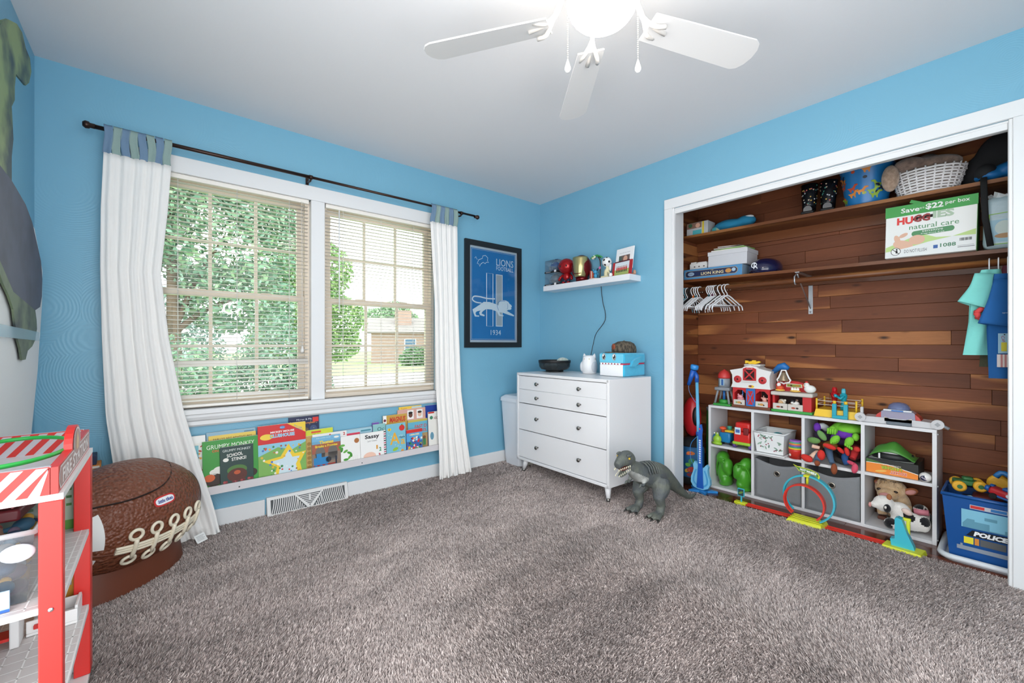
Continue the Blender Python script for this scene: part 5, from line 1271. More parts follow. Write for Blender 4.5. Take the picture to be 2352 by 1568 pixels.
# ------------------------------------------------------------------ floating shelf and its figures
t = thing('floating_shelf', 'white floating shelf holding collectibles above the dresser', 'shelf', (0, -0.668, 1.553))
m = MB(); m.rbox(-0.15, -0.467, 0, 0, 0.467, 0.047, mat('#e9eaee', .4), r=.002); m.build('board', t)
ZS = 1.6005
CASE = clear_mat('#dfe9ee', 0.25, 0.08, 'display_case', .06)
def mini_helmet(parent, z, shell):
    m = MB()
    m.grid(lambda u, v: (.052 * math.sin(PI * v) * math.cos(2 * PI * u) * .95, .06 * math.sin(PI * v) * math.sin(2 * PI * u), z + .055 - .052 * math.cos(PI * v)) if v < .62 else (.05 * math.cos(2 * PI * u) * .93 * (1.0 if math.sin(2 * PI * u) > -.2 else .86), .056 * math.sin(2 * PI * u) * (1 if math.sin(2 * PI * u) > -.2 else .6), z + .055 + .052 * .37 + 0), 24, 14, shell, closed_u=True)
    return m
for i, (z, col, lab) in enumerate(((0.0, '#aab0b8', 'boxed silver mini football helmet at the bottom of the display stack'), (0.117, '#1f62a8', 'boxed blue mini football helmet stacked on the silver one'))):
    t = thing('display_case', lab, 'display case', (-0.075, -0.285, ZS + z), CLOSET, 'boxed mini helmets')
    m = MB(); m.rbox(-.082, -.062, 0, .082, .062, .014, BLACK, r=.002); m.rect(-.06, .003, .0, .01, mat('#9a9aa0', .5), Fr((0, -.062, 0)), .0006); m.rect(.045, -.0, .07, .02, mat('#ececee', .5), Fr((0, -.0625, 0)), .001); m.build('base', t)
    m = MB(); m.box(-.078, -.058, .014, .078, .058, .115, CASE); m.build('clear_cover', t)
    SH = mat(col, .25, metal=.3); hm_ = MB()
    hm_.ell((0, .004, .062), (.05, .048, .045), SH, 20, 12); hl = hm_.build('helmet', t)
    g = MB(); GR = mat('#c9ccd0', .3, metal=.5)
    for zz in (.03, .042, .054): g.tube([(-.046, -.02, zz + .004), (-.034, -.048, zz), (0, -.056, zz - .002), (.034, -.048, zz), (.046, -.02, zz + .004)], .0025, GR, 6)
    for xx in (-.016, .016): g.tube([(xx, -.056, .026), (xx, -.053, .06)], .0025, GR, 6)
    g.build('face_guard', hl)
    s_ = MB(); s_.grid(lambda u, v: (lerp(-.006, .006, u), .004 + .0487 * math.cos(lerp(.4, 2.7, v)), .062 + .0457 * math.sin(lerp(.4, 2.7, v))), 3, 12, GR); s_.build('stripe', hl)
t = thing('bobble_figure', 'shiny red big-headed toy figure on the floating shelf', 'figurine', (-0.105, -0.450, ZS), R(-75))
RB = mat('#a3161c', .22, metal=.35); WHE = mat('#eceef0', .4); NV = mat('#1d2440', .4)
m = MB(); m.ell((0, 0, .155), (.075, .068, .07), RB, 24, 14); hd = m.build('head', t)
m = MB()
m.ell((0, 0, .065), (.033, .026, .038), RB); m.build('torso', t)
for s_ in (-1, 1):
    m = MB(); m.tube([(s_ * .03, 0, .082), (s_ * .055, -.006, .06), (s_ * .06, -.018, .042)], [.012, .011, .012], RB, 10); m.ell((s_ * .06, -.02, .04), .013, RB, 10, 8); m.build('arm', t)
    m = MB(); m.tube([(s_ * .016, 0, .04), (s_ * .022, 0, .012)], [.016, .015], NV, 10); m.build('leg', t)
    m = MB(); m.ell((s_ * .024, -.008, .011), (.016, .022, .0108), RB, 12, 8); m.build('foot', t)
    m = MB(); m.ell((s_ * .03, -.062, .15), (.007, .006, .01), BLACK, 12, 8); m.build('eye', hd)
t = thing('helmet_ornament', 'gold and dark red metallic toy helmet on the floating shelf', 'ornament', (-0.104, -0.618, ZS), R(-70))
DRD = mat('#6d1218', .25, metal=.5); GLD = mat('#b8ad7a', .28, metal=.75)
m = MB(); m.ell((0, .012, .125), (.088, .085, .105), DRD, 26, 16); m.tube([(0, .02, .0), (0, .02, .05)], [.05, .055], DRD, 20); m.build('shell', t)
m = MB(); m.grid(lambda u, v: (lambda a, z: (.073 * math.sin(a) * (1 - .35 * max(0, (.11 - z) / .09)), .012 - .092 * math.cos(a) * (.94 - .1 * abs(z - .13) / .1) - .006, z))(lerp(-1.15, 1.15, u), lerp(.035, .205, v)), 18, 14, GLD); o = m.build('face_plate', t); sd = o.modifiers.new('th', 'SOLIDIFY'); sd.thickness = .006
m = MB(); m.tube([(-.03, -.083, .06), (0, -.088, .058), (.03, -.083, .06)], .003, DRD, 8); m.build('vent_slot', t)
t = thing('palm_lamp', 'small lamp shaped like a bent green palm with a blue figure', 'figurine', (-0.075, -0.746, ZS), CLOSET)
m = MB(); m.lathe([(.052, 0), (.055, .006), (.05, .012)], mat('#e8cfc4', .5), n=24); m.build('base', t)
m = MB(); m.tube(curve([(.035, .02, .012), (.04, .02, .10), (.034, .02, .17), (.008, .01, .205)], 14), .0045, mat('#3a2a26', .5), 8); m.build('trunk', t)
GP = mat('#3fa552', .5)
for kx in range(6):
    a = kx * PI / 3 + .3; m = MB(); m.grid(lambda u, v: (.008 + math.cos(a) * .055 * v - math.sin(a) * .013 * (u - .5) * 2 * math.sin(PI * min(1, v * .9 + .1)), .01 + math.sin(a) * .045 * v, .208 - .022 * v * v + math.cos(a) * .013 * (u - .5)), 4, 6, GP); o = m.build('frond', t); sd = o.modifiers.new('th', 'SOLIDIFY'); sd.thickness = .003
for (x, y, z) in ((0, -.01, .196), (-.018, -.004, .19)): m = MB(); m.ell((x, y, z), .013, mat('#efe9d2', .4), 12, 8); m.build('bulb', t)
m = MB(); m.box(-.048, -.01, .012, -.042, .02, .085, mat('#c0453f', .5)); m.box(-.036, -.01, .012, -.03, .02, .08, mat('#e6e0d6', .5)); m.box(-.026, -.01, .012, -.018, .02, .075, mat('#d0654a', .5)); m.build('surfboard_rack', t)
m = MB(); BS = mat('#3f9ac4', .5); m.ell((.005, 0, .036), (.016, .014, .022), BS); m.ell((.004, -.002, .07), (.02, .018, .017), BS); m.tube([(-.012, 0, .078), (-.026, 0, .094)], [.008, .004], BS, 8); m.tube([(.02, 0, .078), (.032, 0, .096)], [.008, .004], NV, 8); m.tube([(.018, 0, .045), (.034, -.004, .05)], .005, BS, 6); m.build('blue_figure', t)
m = MB(); m.ell((.048, 0, .098), (.012, .004, .013), mat('#c06a9a', .5), 10, 8); m.tube([(.034, -.003, .05), (.048, 0, .09)], .0012, BLACK, 5); m.build('balloon', t)
t = thing('soccer_trophy', 'cream statuette with a soccer ball on top on the floating shelf', 'trophy', (-0.075, -0.868, ZS), CLOSET)
CRM = mat('#e6ddb4', .4)
m = MB(); m.rbox(-.042, -.03, 0, .03, .03, .02, CRM, r=.003); m.build('plinth', t)
m = MB(); m.tube(curve([(-.006, 0, .02), (-.01, 0, .05), (.006, 0, .075), (.0, 0, .10)], 10), [.02, .018, .016, .017, .018, .019, .016, .014, .012, .01], CRM, 10); m.tube([(.008, 0, .075), (.022, 0, .045), (.018, 0, .03)], .006, CRM, 8); m.build('figure', t)
m = MB(); m.ell((0, 0, .135), .04, mat('#f0f0ee', .35), 20, 14)
sb = m.build('ball', t)
m = MB()
for (a, e) in ((0, .3), (1.1, -.1), (-1.0, .0), (.1, -.75), (.6, 1.0), (-.7, .95)):
    dd_ = Vector((math.sin(a) * math.cos(e), -math.cos(a) * math.cos(e), math.sin(e))); up_ = Vector((0, 0, 1)); u_ = dd_.cross(up_).normalized() * -1; v_ = u_.cross(dd_) * -1
    f_ = Fr(Vector((0, 0, .135)) + dd_ * .0392, u_, dd_.cross(u_)); m.disc(0, 0, .0105, BLACK, fr=f_, h=.0006, n=5)
m.build('ball_patches', sb)
m = MB(); m.ell((.024, .012, .10), (.012, .01, .042), mat('#efefef', .35), 10, 8); m.build('wing', t)
t = thing('photo_frame', 'team photo in a red and white standing frame with a card behind', 'photo frame', (-0.115, -1.03, ZS), R(-100)); t.rotation_euler = (R(-8), 0, R(-100))
m = MB(); m.rbox(-.085, 0.012, .05, .10, .02, .225, mat('#f2f2f2', .5), r=.001); m.text('me and my team', .01, .185, .11, .014, mat('#a9adb4', .6), Fr((0, .012, 0)), .0008); m.rect(-.05, .105, .065, .165, mat('#6f5a54', .6), Fr((0, .012, 0)), .0008); m.disc(.02, .135, .022, mat('#d8a88f', .6), .026, Fr((0, .012, 0)), .0012); m.rect(-.05, .118, -.02, .16, mat('#4a6058', .6), Fr((0, .012, 0)), .0014); m.build('white_card', t)
m = MB(); RF = mat('#b3262a', .4); m.box(-.10, 0, .0, -.078, .010, .115, RF); m.box(.08, 0, 0, .105, .010, .115, RF); m.box(-.078, 0, 0, .08, .010, .006, RF); m.box(-.078, 0, .11, .08, .010, .118, mat('#5a1a20', .4)); m.build('frame', t)
m = MB(); ff = Fr((0, .004, 0)); m.box(-.078, .004, .006, .08, .009, .11, mat('#dfe8ee', .5)); m.rect(-.078, .006, .08, .052, mat('#a8b86a', .6), ff, .0006)
for kx in range(7):
    x = -.052 + kx * .017; m.rect(x - .0065, .045, x + .0065, .068, mat('#c8322a', .6), ff, .001); m.disc(x, .075, .0048, mat('#a87a62', .6), fr=ff, h=.001); m.rect(x - .005, .03, x + .005, .045, mat('#2a2c30', .6), ff, .0012)
m.build('team_photo', t)
m = MB(); m.ell((-.095, -.018, .016), .016, mat('#f0f0ee', .35), 14, 10); m.ell((-.098, -.031, .019), .005, BLACK, 8, 6); m.build('ball_ornament', t)
t = thing('snail_figurine', 'small tan clay figurine at the end of the floating shelf', 'figurine', (-0.06, -1.118, ZS), CLOSET)
m = MB(); m.ell((0, 0, .02), (.013, .012, .02), mat('#c99a80', .6)); m.build('shell', t); m = MB(); m.ell((-.003, -.01, .008), (.014, .014, .008), mat('#b8866a', .6)); m.build('foot', t)

# ------------------------------------------------------------------ dinosaur
t = thing('dinosaur_toy', 'grey-green plastic tyrannosaur toy standing on the carpet beside the dresser', 'toy dinosaur', (-0.50, -1.54, 0.0))
DG = mat('#686c63', .6, h2='#53585a', vscale=14, bump=.9, bscale=110, name='scaly_plastic')
O = Vector((-0.50, -1.54, 0))
def L(x, y, z): return (x - O.x, y - O.y, z)
m = MB()
m.tube(curve([L(-.69, -1.50, .335), L(-.64, -1.505, .295), L(-.57, -1.515, .26), L(-.48, -1.53, .235), L(-.40, -1.54, .215), L(-.31, -1.55, .165), L(-.22, -1.56, .10), L(-.15, -1.57, .048), L(-.10, -1.58, .022), L(-.03, -1.59, .028)], 28),
       [(.04 + .0, .038), (.043, .04), (.047, .043), (.052, .047), (.058, .052), (.065, .058), (.07, .062), (.075, .066), (.08, .07), (.083, .072), (.083, .072), (.08, .07), (.074, .066), (.066, .06), (.058, .054), (.05, .047), (.044, .04), (.038, .035), (.033, .03), (.029, .027), (.026, .024), (.023, .021), (.02, .019), (.018, .017), (.016, .015), (.014, .013), (.011, .01), (.006, .006)], DG, 14)
# head and jaws
m.tube(curve([L(-.68, -1.50, .352), L(-.72, -1.503, .378), L(-.77, -1.506, .374), L(-.828, -1.512, .352)], 8), [(.042, .038), (.047, .042), (.048, .044), (.047, .042), (.043, .037), (.037, .032), (.031, .027), (.024, .021)], DG, 12)
m.tube(curve([L(-.69, -1.50, .322), L(-.74, -1.505, .302), L(-.798, -1.51, .284)], 6), [(.026, .03), (.024, .03), (.02, .028), (.016, .025), (.013, .021), (.009, .014)], DG, 10)
# legs
for pts, rs in (([(-.47, -1.585, .22), (-.50, -1.60, .155), (-.53, -1.605, .12), (-.505, -1.605, .07), (-.525, -1.605, .02)], (.05, .056, .052, .044, .035, .03, .027, .026, .027)), ([(-.47, -1.475, .22), (-.50, -1.46, .155), (-.53, -1.455, .12), (-.505, -1.455, .07), (-.525, -1.455, .02)], (.05, .056, .052, .044, .035, .03, .027, .026, .027))):
    m.tube(curve([L(*p) for p in pts], 9), list(rs), DG, 12)
    fx, fy = pts[-1][0], pts[-1][1]
    for da in (-.45, 0, .45):
        m.tube([L(fx, fy, .022), L(fx - .045 * math.cos(da), fy - .045 * math.sin(da), .02), L(fx - .085 * math.cos(da), fy - .085 * math.sin(da), .012)], [.022, .017, .011], DG, 8)
    m.tube([L(fx, fy, .022), L(fx + .035, fy, .01)], [.018, .008], DG, 8)
# arms
for yy in (-1.555, -1.455): m.tube([L(-.60, yy, .235), L(-.635, yy - .005, .205), L(-.655, yy - .004, .215), L(-.67, yy - .002, .20)], [.016, .011, .009, .006], DG, 8)
m.remesh(.0055, 4); LG = mat('#a9aaa6', .65, h2='#8f918d', vscale=18, bump=.8, bscale=120)
m.remap(lambda c: LG if (c.z > .22 and c.x + O.x < -.585 and (c.z - .262) < (-.62 - (c.x + O.x)) * .5 and c.x + O.x > -.75) else None)
m.build('body', t)
m = MB()
for kx in range(9):
    x = -.60 + kx * .026; top = interp([(-.60, .335), (-.57, .335), (-.52, .328), (-.45, .308), (-.38, .278)], x)
    m2 = MB(); m2.tube([L(x, -1.53 - .064, top - .062), L(x + .004, -1.53 - .046, top - .022), L(x + .006, -1.53 - .02, top - .003), L(x + .006, -1.53, top), L(x + .004, -1.53 + .03, top - .01)], .0055, DG, 6); m2.build('back_ridge', t)
IV = mat('#e6dfc4', .4)
for kx in range(7):
    for s_ in (-1, 1):
        f_ = kx / 6; x, y, z = lerp(-.735, -.828, f_), lerp(-1.504, -1.512, f_), lerp(.345, .336, f_)
        nx_, ny_ = .05, -1.0
        m = MB(); c = (x - O.x + s_ * nx_ * lerp(.034, .016, f_) * 1.0, y - O.y + s_ * ny_ * lerp(.034, .016, f_), z - .002); m.tube([c, (c[0], c[1], c[2] - .014)], [.0045, .0006], IV, 6); m.build('tooth', t)
        m = MB(); c2 = (c[0] + .006, c[1] * 1.0 - s_ * ny_ * .004, c[2] - lerp(.03, .045, f_)); m.tube([c2, (c2[0], c2[1], c2[2] + .011)], [.004, .0006], IV, 6); m.build('tooth', t)
m = MB(); m.ell(L(-.755, -1.506, .325), (.045, .022, .014), mat('#6a2a26', .5), 12, 6); m.build('mouth', t)
for s_ in (-1, 1):
    m = MB(); m.ell(L(-.752, -1.504 - s_ * .042, .388), .0065, mat('#d8b43a', .3), 10, 8); m.build('eye', t)
    m = MB(); m.ell(L(-.745, -1.504 - s_ * .036, .404), (.024, .011, .01), DG, 10, 8); m.build('brow', t)
CLW = mat('#2a2624', .35)
for fy in (-1.605, -1.455):
    for da in (-.45, 0, .45):
        m = MB(); x, y = -.525 - .082 * math.cos(da), fy - .082 * math.sin(da); m.tube([L(x, y, .014), L(x - .02 * math.cos(da), y - .02 * math.sin(da), .001)], [.0085, .0015], CLW, 8); m.build('claw', t)
# ------------------------------------------------------------------ closet shelves, rod and brackets
def zu(y): return 1.925 - 0.018 * (-1.3 - y)
def zl(y): return 1.577 - 0.022 * (-1.3 - y)
SX = 0.34
def plank_shelf(name, label, zf):
    t = thing(name, label, 'shelf', (SX, (CL + CR) / 2, 0))
    m = MB(); lo = [(0, CR - t.location.y, 0), (CB - SX, CR - t.location.y, 0), (CB - SX, CL - t.location.y, 0), (0, CL - t.location.y, 0)]
    f = lambda p, d: (p[0], p[1], zf(p[1] + t.location.y) + d)
    m.hexa([f(p, -0.02) for p in lo], [f(p, 0) for p in lo], SHELFW); m.build('board', t)
    m = MB(); lo = [(CB - SX - .018, CR - t.location.y, 0), (CB - SX, CR - t.location.y, 0), (CB - SX, CL - t.location.y, 0), (CB - SX - .018, CL - t.location.y, 0)]
    m.hexa([f(p, -0.085) for p in lo], [f(p, -.02) for p in lo], SHELFW); m.build('cleat', t)
    return t
plank_shelf('closet_shelf', 'upper cedar shelf running along the closet', zu)
lsh = plank_shelf('closet_shelf', 'lower cedar shelf above the hanging rod in the closet', zl)
t = thing('closet_rod', 'round cedar hanging rod under the lower closet shelf', 'rod', (0.30, -2.2, 0))
def zr(y): return 1.483 - 0.009 * (-1.3 - y)
m = MB(); m.tube([(0, CR + .002 + 2.2, zr(CR)), (0, CL - .002 + 2.2, zr(CL))], 0.018, SHELFW, 20); m.build('rod', t)
GALV = mat('#b9bcc0', .35, metal=.7)
t = thing('shelf_bracket', 'metal shelf and rod bracket screwed to the cedar wall', 'bracket', (0, -2.09, 0))
m = MB(); m.rbox(CB - .004, -.013, 1.275, CB, .013, 1.474, GALV, r=.001); m.build('wall_plate', t)
m = MB(); m.tube([(CB - .004, 0, 1.315), (.36, 0, 1.50), (.33, 0, 1.53)], .0045, GALV, 8); m.build('strut', t)
m = MB(); m.box(.33, -.012, zl(-2.09) - .026, CB - .0185, .012, zl(-2.09) - .0205, GALV); m.tube([(.335, 0, 1.53), (.275, 0, 1.50)] + [(.30 + .022 * math.cos(a), 0, zr(-2.09) + .022 * math.sin(a)) for a in [PI - .3 + k * PI / 8 for k in range(9)]], .0045, GALV, 8); m.build('rod_hook', t)
m = MB(); m.lathe([(.006, 0), (.005, .002), (0, .003)], CHROME, n=10, mtx=Matrix.Translation((CB - .004, 0, 1.29)) @ Matrix.Rotation(R(-90), 4, 'Y')); m.build('screw', t)

# hangers, each its own
def hanger(label, y, rz, mt, sc=1.0, tag_=None):
    t = thing('clothes_hanger', label, 'hanger', (0.30, y, zr(y)), rz, 'hangers on the closet rod'); t.scale = (sc, sc, sc)
    m = MB(); m.tube([(.0275 * math.cos(a), 0, .0275 * math.sin(a) - .006) for a in [R(-30) + k * R(210) / 10 for k in range(11)]] + [(-.02, 0, -.026), (-.004, 0, -.045), (0, 0, -.06)], .0035, mt, 6); m.build('hook', t)
    m = MB(); m.tube(curve([(-.135, 0, -.165), (-.125, 0, -.135), (-.10, 0, -.12), (-.03, 0, -.072), (0, 0, -.06), (.03, 0, -.072), (.10, 0, -.12), (.125, 0, -.135), (.135, 0, -.165)], 26), (lambda n: [.0055] * n)(26), mt, 6, flat=.55); m.build('shoulder', t)
    m = MB(); m.tube([(-.118, 0, -.131), (.118, 0, -.131)], .003, mt, 6); m.tube([(-.045, 0, -.083), (-.03, 0, -.131)], .0025, mt, 5); m.build('bar', t)
    if tag_:
        m = MB(); m.rbox(-.008, -.004, -.058, .006, .004, -.036, mat(tag_, .5), r=.001); m.build('size_marker', t)
HW = mat('#e2e4e8', .35); HB = mat('#6fb0c4', .35); HK = mat('#202226', .4)
rr = random.Random(14)
hl = [(-1.315, HB, 'pale blue', None), (-1.328, HW, 'white', None), (-1.345, HB, 'pale blue', None), (-1.36, HW, 'white', None), (-1.375, HK, 'black', None), (-1.39, HK, 'black', None), (-1.405, HW, 'white', '#c96a2a'), (-1.425, HW, 'white', '#1f4f5a'), (-1.44, HW, 'white', None), (-1.458, HW, 'white', None), (-1.525, HW, 'white', '#1f4f5a'), (-1.54, HW, 'white', None), (-1.553, HW, 'white', '#5a2a44'), (-1.566, HW, 'white', None), (-1.58, HW, 'white', None), (-1.597, HK, 'black', None), (-1.61, HW, 'white', None), (-1.64, HW, 'white', None), (-1.662, HW, 'white', None)]
lastn = {'#c96a2a': 'with an orange size marker', '#1f4f5a': 'with a dark teal size marker', '#5a2a44': 'with a plum size marker'}
for k, (y, mt, cn, tg) in enumerate(hl):
    side = 'near the closet side wall' if y > -1.385 else ('in the middle cluster of hangers' if y > -1.5 else 'in the cluster nearer the bracket')
    hanger((cn + ' baby hanger ' + (lastn[tg] + ' ' if tg else '') + side), y, R(-8 - .9 * k), mt, rr.uniform(.98, 1.03), tg)

# ------------------------------------------------------------------ on the upper shelf
def up(name, label, cat, x, y, rz=0.0, g=None):
    o = thing(name, label, cat, (x, y, zu(y) + .0015), CLOSET + rz, g); o.rotation_euler.y = math.atan(.018); return o
def lo(name, label, cat, x, y, rz=0.0, g=None):
    o = thing(name, label, cat, (x, y, zl(y) + .0015), CLOSET + rz, g); o.rotation_euler.y = math.atan(.022); return o
t = up('toy_carton', 'small printed toy carton at the end of the upper closet shelf', 'box', .37, -1.405)
m = MB(); m.rbox(-.09, 0, 0, .08, .12, .10, mat('#b9bcbe', .6), r=.001); fq = Fr((0, 0, 0)); m.rect(-.088, .055, .03, .098, mat('#8a6a5a', .6), fq, .0008); m.disc(0, .075, .018, mat('#d8a88f', .6), fr=fq, h=.0012); m.rect(.035, .0, .05, .1, mat('#d8c03a', .6), fq, .0012); m.rect(-.04, .0, .03, .04, mat('#4aa8b0', .6), fq, .0012); m.disc(-.06, .08, .016, mat('#3f6a4a', .6), fr=fq, h=.0012); m.build('carton', t)
t = up('folded_blanket', 'teal blue fabric bundle beside the toy carton on the upper shelf', 'fabric', .40, -1.655)
TE = mat('#1f7aa0', .9, var=.15, vscale=12, bump=.5, bscale=40)
m = MB(); m.ell((-.04, .05, .045), (.115, .08, .045), TE, 20, 12); m.ell((.07, .06, .06), (.07, .06, .04), TE, 16, 10); m.remesh(.008, 3); m.build('bundle', t)
m = MB(); m.ell((.095, .045, .082), (.035, .03, .014), mat('#cfd6da', .8)); m.build('white_fold', t)
m = MB(); m.ell((-.125, .02, .025), (.04, .03, .024), mat('#d8b04a', .8, h2='#3f9aa0', vscale=20)); m.build('patterned_end', t)
for k, (y, x) in enumerate(((-2.125, .44), (-2.228, .45))):
    t = up('rain_boot', ('black rain boot dotted with hearts beside the blue bucket', 'black rain boot dotted with hearts on the far side from the bucket')[1 - k], 'boot', x, y, R(10), 'rain boots on the upper shelf')
    RBB = mat('#14161b', .25)
    m = MB(); m.lathe([(.038, .04), (.04, .08), (.045, .15), (.05, .215), (.047, .216), (.04, .15)], RBB, (0, .02, 0), 20); m.tube([(0, .03, .04), (0, -.03, .035), (0, -.075, .03)], [.04, .036, .026], RBB, 14, flat=.9); m.build('upper', t)
    m = MB(); m.rbox(-.036, -.10, 0, .036, .06, .018, mat('#0d0e10', .6), r=.008); m.build('sole', t)
    r2 = random.Random(k); 
    for j in range(26):
        a = R(-90 + r2.uniform(-75, 75)); z = r2.uniform(.07, .2); rad = interp([(.07, .0405), (.15, .0455), (.21, .0505)], z)
        m = MB(); n_ = Vector((math.cos(a), math.sin(a), 0)); f_ = Fr(Vector((0, .02, z)) + n_ * rad, (-n_.y, n_.x, 0), (0, 0, 1)); c_ = mat(r2.choice(['#d8c0a8', '#c8d0d8', '#d06a6a', '#4a9a8a', '#d8b45a']), .5)
        m.poly([(0, -.005), (.005, .001), (.003, .005), (0, .003), (-.003, .005), (-.005, .001)], c_, f_, .0006); m.build('heart_dot', t)
t = up('toy_bucket', 'blue plastic bucket printed with dinosaurs on the upper shelf', 'bucket', .47, -2.418)
BK_ = mat('#1f74b4', .3)
m = MB(); m.lathe([(.095, 0), (.1, .01), (.128, .225), (.134, .23), (.134, .24), (.125, .24), (.095, .012)], BK_, n=36); bo = m.build('pail', t)
m = MB(); m.tube([(.13 * math.cos(a), -.06 * math.sin(a), .222 - .18 * math.sin(a) * .4) for a in [PI * k / 14 for k in range(15)]], .003, mat('#2a86c4', .3), 6); m.build('handle', t)
r2 = random.Random(31)
for j in range(22):
    a = R(-90 + r2.uniform(-80, 80)); z = r2.uniform(.03, .21); rad = lerp(.1005, .1285, (z - .01) / .215); n_ = Vector((math.cos(a), math.sin(a), -.17)).normalized()
    f_ = Fr((math.cos(a) * rad, math.sin(a) * rad, z), (-math.sin(a), math.cos(a), 0), Vector((math.cos(a) * .17, math.sin(a) * .17, 1))); c_ = mat(['#c8502f', '#8fae3f', '#1d2c3a', '#d8883a'][j % 4], .4); s_ = r2.choice((-1, 1)); m = MB()
    if j % 3 == 2: m.disc(0, 0, .011, c_, .009, f_, .001, 10)
    else: m.poly([(s_ * -.03, .012), (s_ * -.018, .0), (s_ * -.012, -.016), (s_ * -.006, -.016), (s_ * -.004, -.004), (s_ * .006, -.004), (s_ * .008, -.016), (s_ * .014, -.016), (s_ * .014, .0), (s_ * .022, .016), (s_ * .034, .018), (s_ * .034, .026), (s_ * .016, .028), (s_ * .004, .012), (s_ * -.012, .01)], c_, f_, .001)
    m.build('dinosaur_print', bo)
t = up('wicker_basket', 'white wicker basket holding a fluffy taupe throw on the upper shelf', 'basket', .432, -2.692)
WK = mat('#e2e0e2', .6)
def bas(a, z): k = lerp(.115, .15, z / .13); return Vector((k * math.cos(a), k * .78 * math.sin(a), z))
m = MB()
for j in range(9):
    z = .006 + j * .0145; ph = j % 2
    m.tube([bas(2 * PI * k / 48, z) * 1.0 + Vector((math.cos(2 * PI * k / 48), math.sin(2 * PI * k / 48), 0)) * (.003 if (k // 2 + ph) % 2 else -.002) for k in range(48)], .0058, WK, 6, closed=True)
m.build('weave', t)['kind'] = 'stuff'
for j in range(24):
    m = MB(); a = 2 * PI * j / 24; m.tube([bas(a, .0), bas(a, .135)], .0042, WK, 6); m.build('stake', t)
m = MB(); m.add([bas(2 * PI * k / 24, .003) for k in range(24)], [tuple(range(24))], WK); m.add([bas(2 * PI * k / 24, .003) * .985 for k in range(24)] + [bas(2 * PI * k / 24, .12) * .97 for k in range(24)], [(i, (i + 1) % 24, 24 + (i + 1) % 24, 24 + i) for i in range(24)], mat('#6a5f58', .9)); m.build('liner', t)
t = thing('fluffy_throw', 'taupe faux-fur throw stuffed in the white basket', 'blanket', (.432, -2.692, zu(-2.70) + .001), CLOSET)
FUR = mat('#8a7468', 1.0, h2='#6f5c52', vscale=40, bump=1.0, bscale=220, sheen=.4)
m = MB(); m.ell((.01, .0, .158), (.13, .095, .05), FUR, 20, 12); m.ell((-.07, -.07, .172), (.07, .05, .042), FUR, 16, 10); m.remesh(.009, 3); m.build('folds', t)
m = MB(); m.ell((-.142, -.105, .11), (.04, .032, .075), mat('#b39a86', 1.0, h2='#9a826f', vscale=60, bump=1.0, bscale=260, sheen=.4)); m.build('hanging_end', t)
t = up('blue_jacket', 'blue nylon jacket folded at the dark end of the upper shelf', 'jacket', .42, -2.975)
NB = mat('#1668a8', .5, var=.1, vscale=10, bump=.4, bscale=25)
m = MB(); m.ell((.045, .0, .05), (.10, .075, .046), NB, 20, 12); m.ell((-.05, -.02, .03), (.06, .055, .028), NB, 16, 10); m.ell((.085, .02, .095), (.06, .06, .045), NB, 16, 10); m.remesh(.008, 3); m.build('jacket_body', t)
m = MB(); m.ell((-.065, -.03, .048), (.042, .045, .045), mat('#16181c', .8)); m.build('dark_lining', t)
m = MB(); m.tube([(-.07, -.06, .02), (-.07, -.1, .008), (-.068, -.124, -.03), (-.06, -.124, -.2), (-.04, -.124, -.345)], [(.012, .002)] * 5, mat('#101214', .8), 8, up=(1, 0, 0)); m.build('strap', t)
t = up('dark_duffel', 'dark grey bag slumped at the back of the upper shelf corner', 'bag', .568, -2.985)
m = MB(); m.ell((0, 0, .16), (.13, .042, .15), mat('#2c2c30', .8, bump=.4, bscale=20), 18, 12); m.ell((-.1, 0, .1), (.08, .04, .1), mat('#2c2c30', .8, bump=.4, bscale=20), 18, 12); m.remesh(.01, 3); m.build('bag_body', t)
t = up('soccer_cushion', 'dim patterned ball pushed behind the basket on the upper shelf', 'ball', .588, -2.67)
m = MB(); m.ell((0, 0, .14), (.1, .028, .14), mat('#3a5058', .7, h2='#c8b8b0', vscale=14), 18, 12); m.build('ball', t)

# ------------------------------------------------------------------ on the lower shelf
t = lo('game_box', 'flat blue game box with a navy title panel on the lower shelf', 'box', .352, -1.525)
GB = mat('#4f8fc0', .5); m = MB(); m.rbox(-.225, 0, 0, .215, .25, .078, GB, r=.0015); m.box(.2155, .002, .002, .2165, .248, .076, mat('#8fa8bc', .6)); gb_ = m.build('carton', t)
m = MB(); f_ = Fr((0, 0, 0)); NVY = mat('#1d2b52', .5); GD = mat('#c9a24a', .5)
m.poly([(-.21, .025), (-.195, .016), (.17, .016), (.185, .03), (.185, .05), (.17, .064), (-.195, .064), (-.21, .055)], GD, f_, .0006); m.poly([(-.207, .027), (-.194, .018), (.168, .018), (.182, .031), (.182, .049), (.168, .062), (-.194, .062), (-.207, .053)], NVY, f_, .001)
m.text('LION KING', -.0, .037, .17, .022, mat('#e6d8a8', .5), f_, .0014, bold=.02); m.text('THE', .0, .056, .02, .006, mat('#e6d8a8', .5), f_, .0014); m.disc(-.165, .04, .026, mat('#9ab4d0', .5), .015, f_, .0013); m.text('DISNEY', -.165, .04, .035, .008, NVY, f_, .0017)
m.disc(.12, .04, .022, mat('#c8904a', .5), .016, f_, .0014); m.disc(.158, .044, .014, mat('#a8c4d8', .5), .013, f_, .0015); m.build('label_print', gb_)
ZB2 = zl(-1.65) + .0795
t = thing('storage_box', 'plain white lidded box on top of the blue game box', 'box', (.375, -1.64, ZB2 + .004), CLOSET); t.rotation_euler.y = math.atan(.022)
m = MB(); m.rbox(-.155, 0, 0, .125, .19, .085, mat('#cfd1d6', .55), r=.001); m.build('box_body', t)
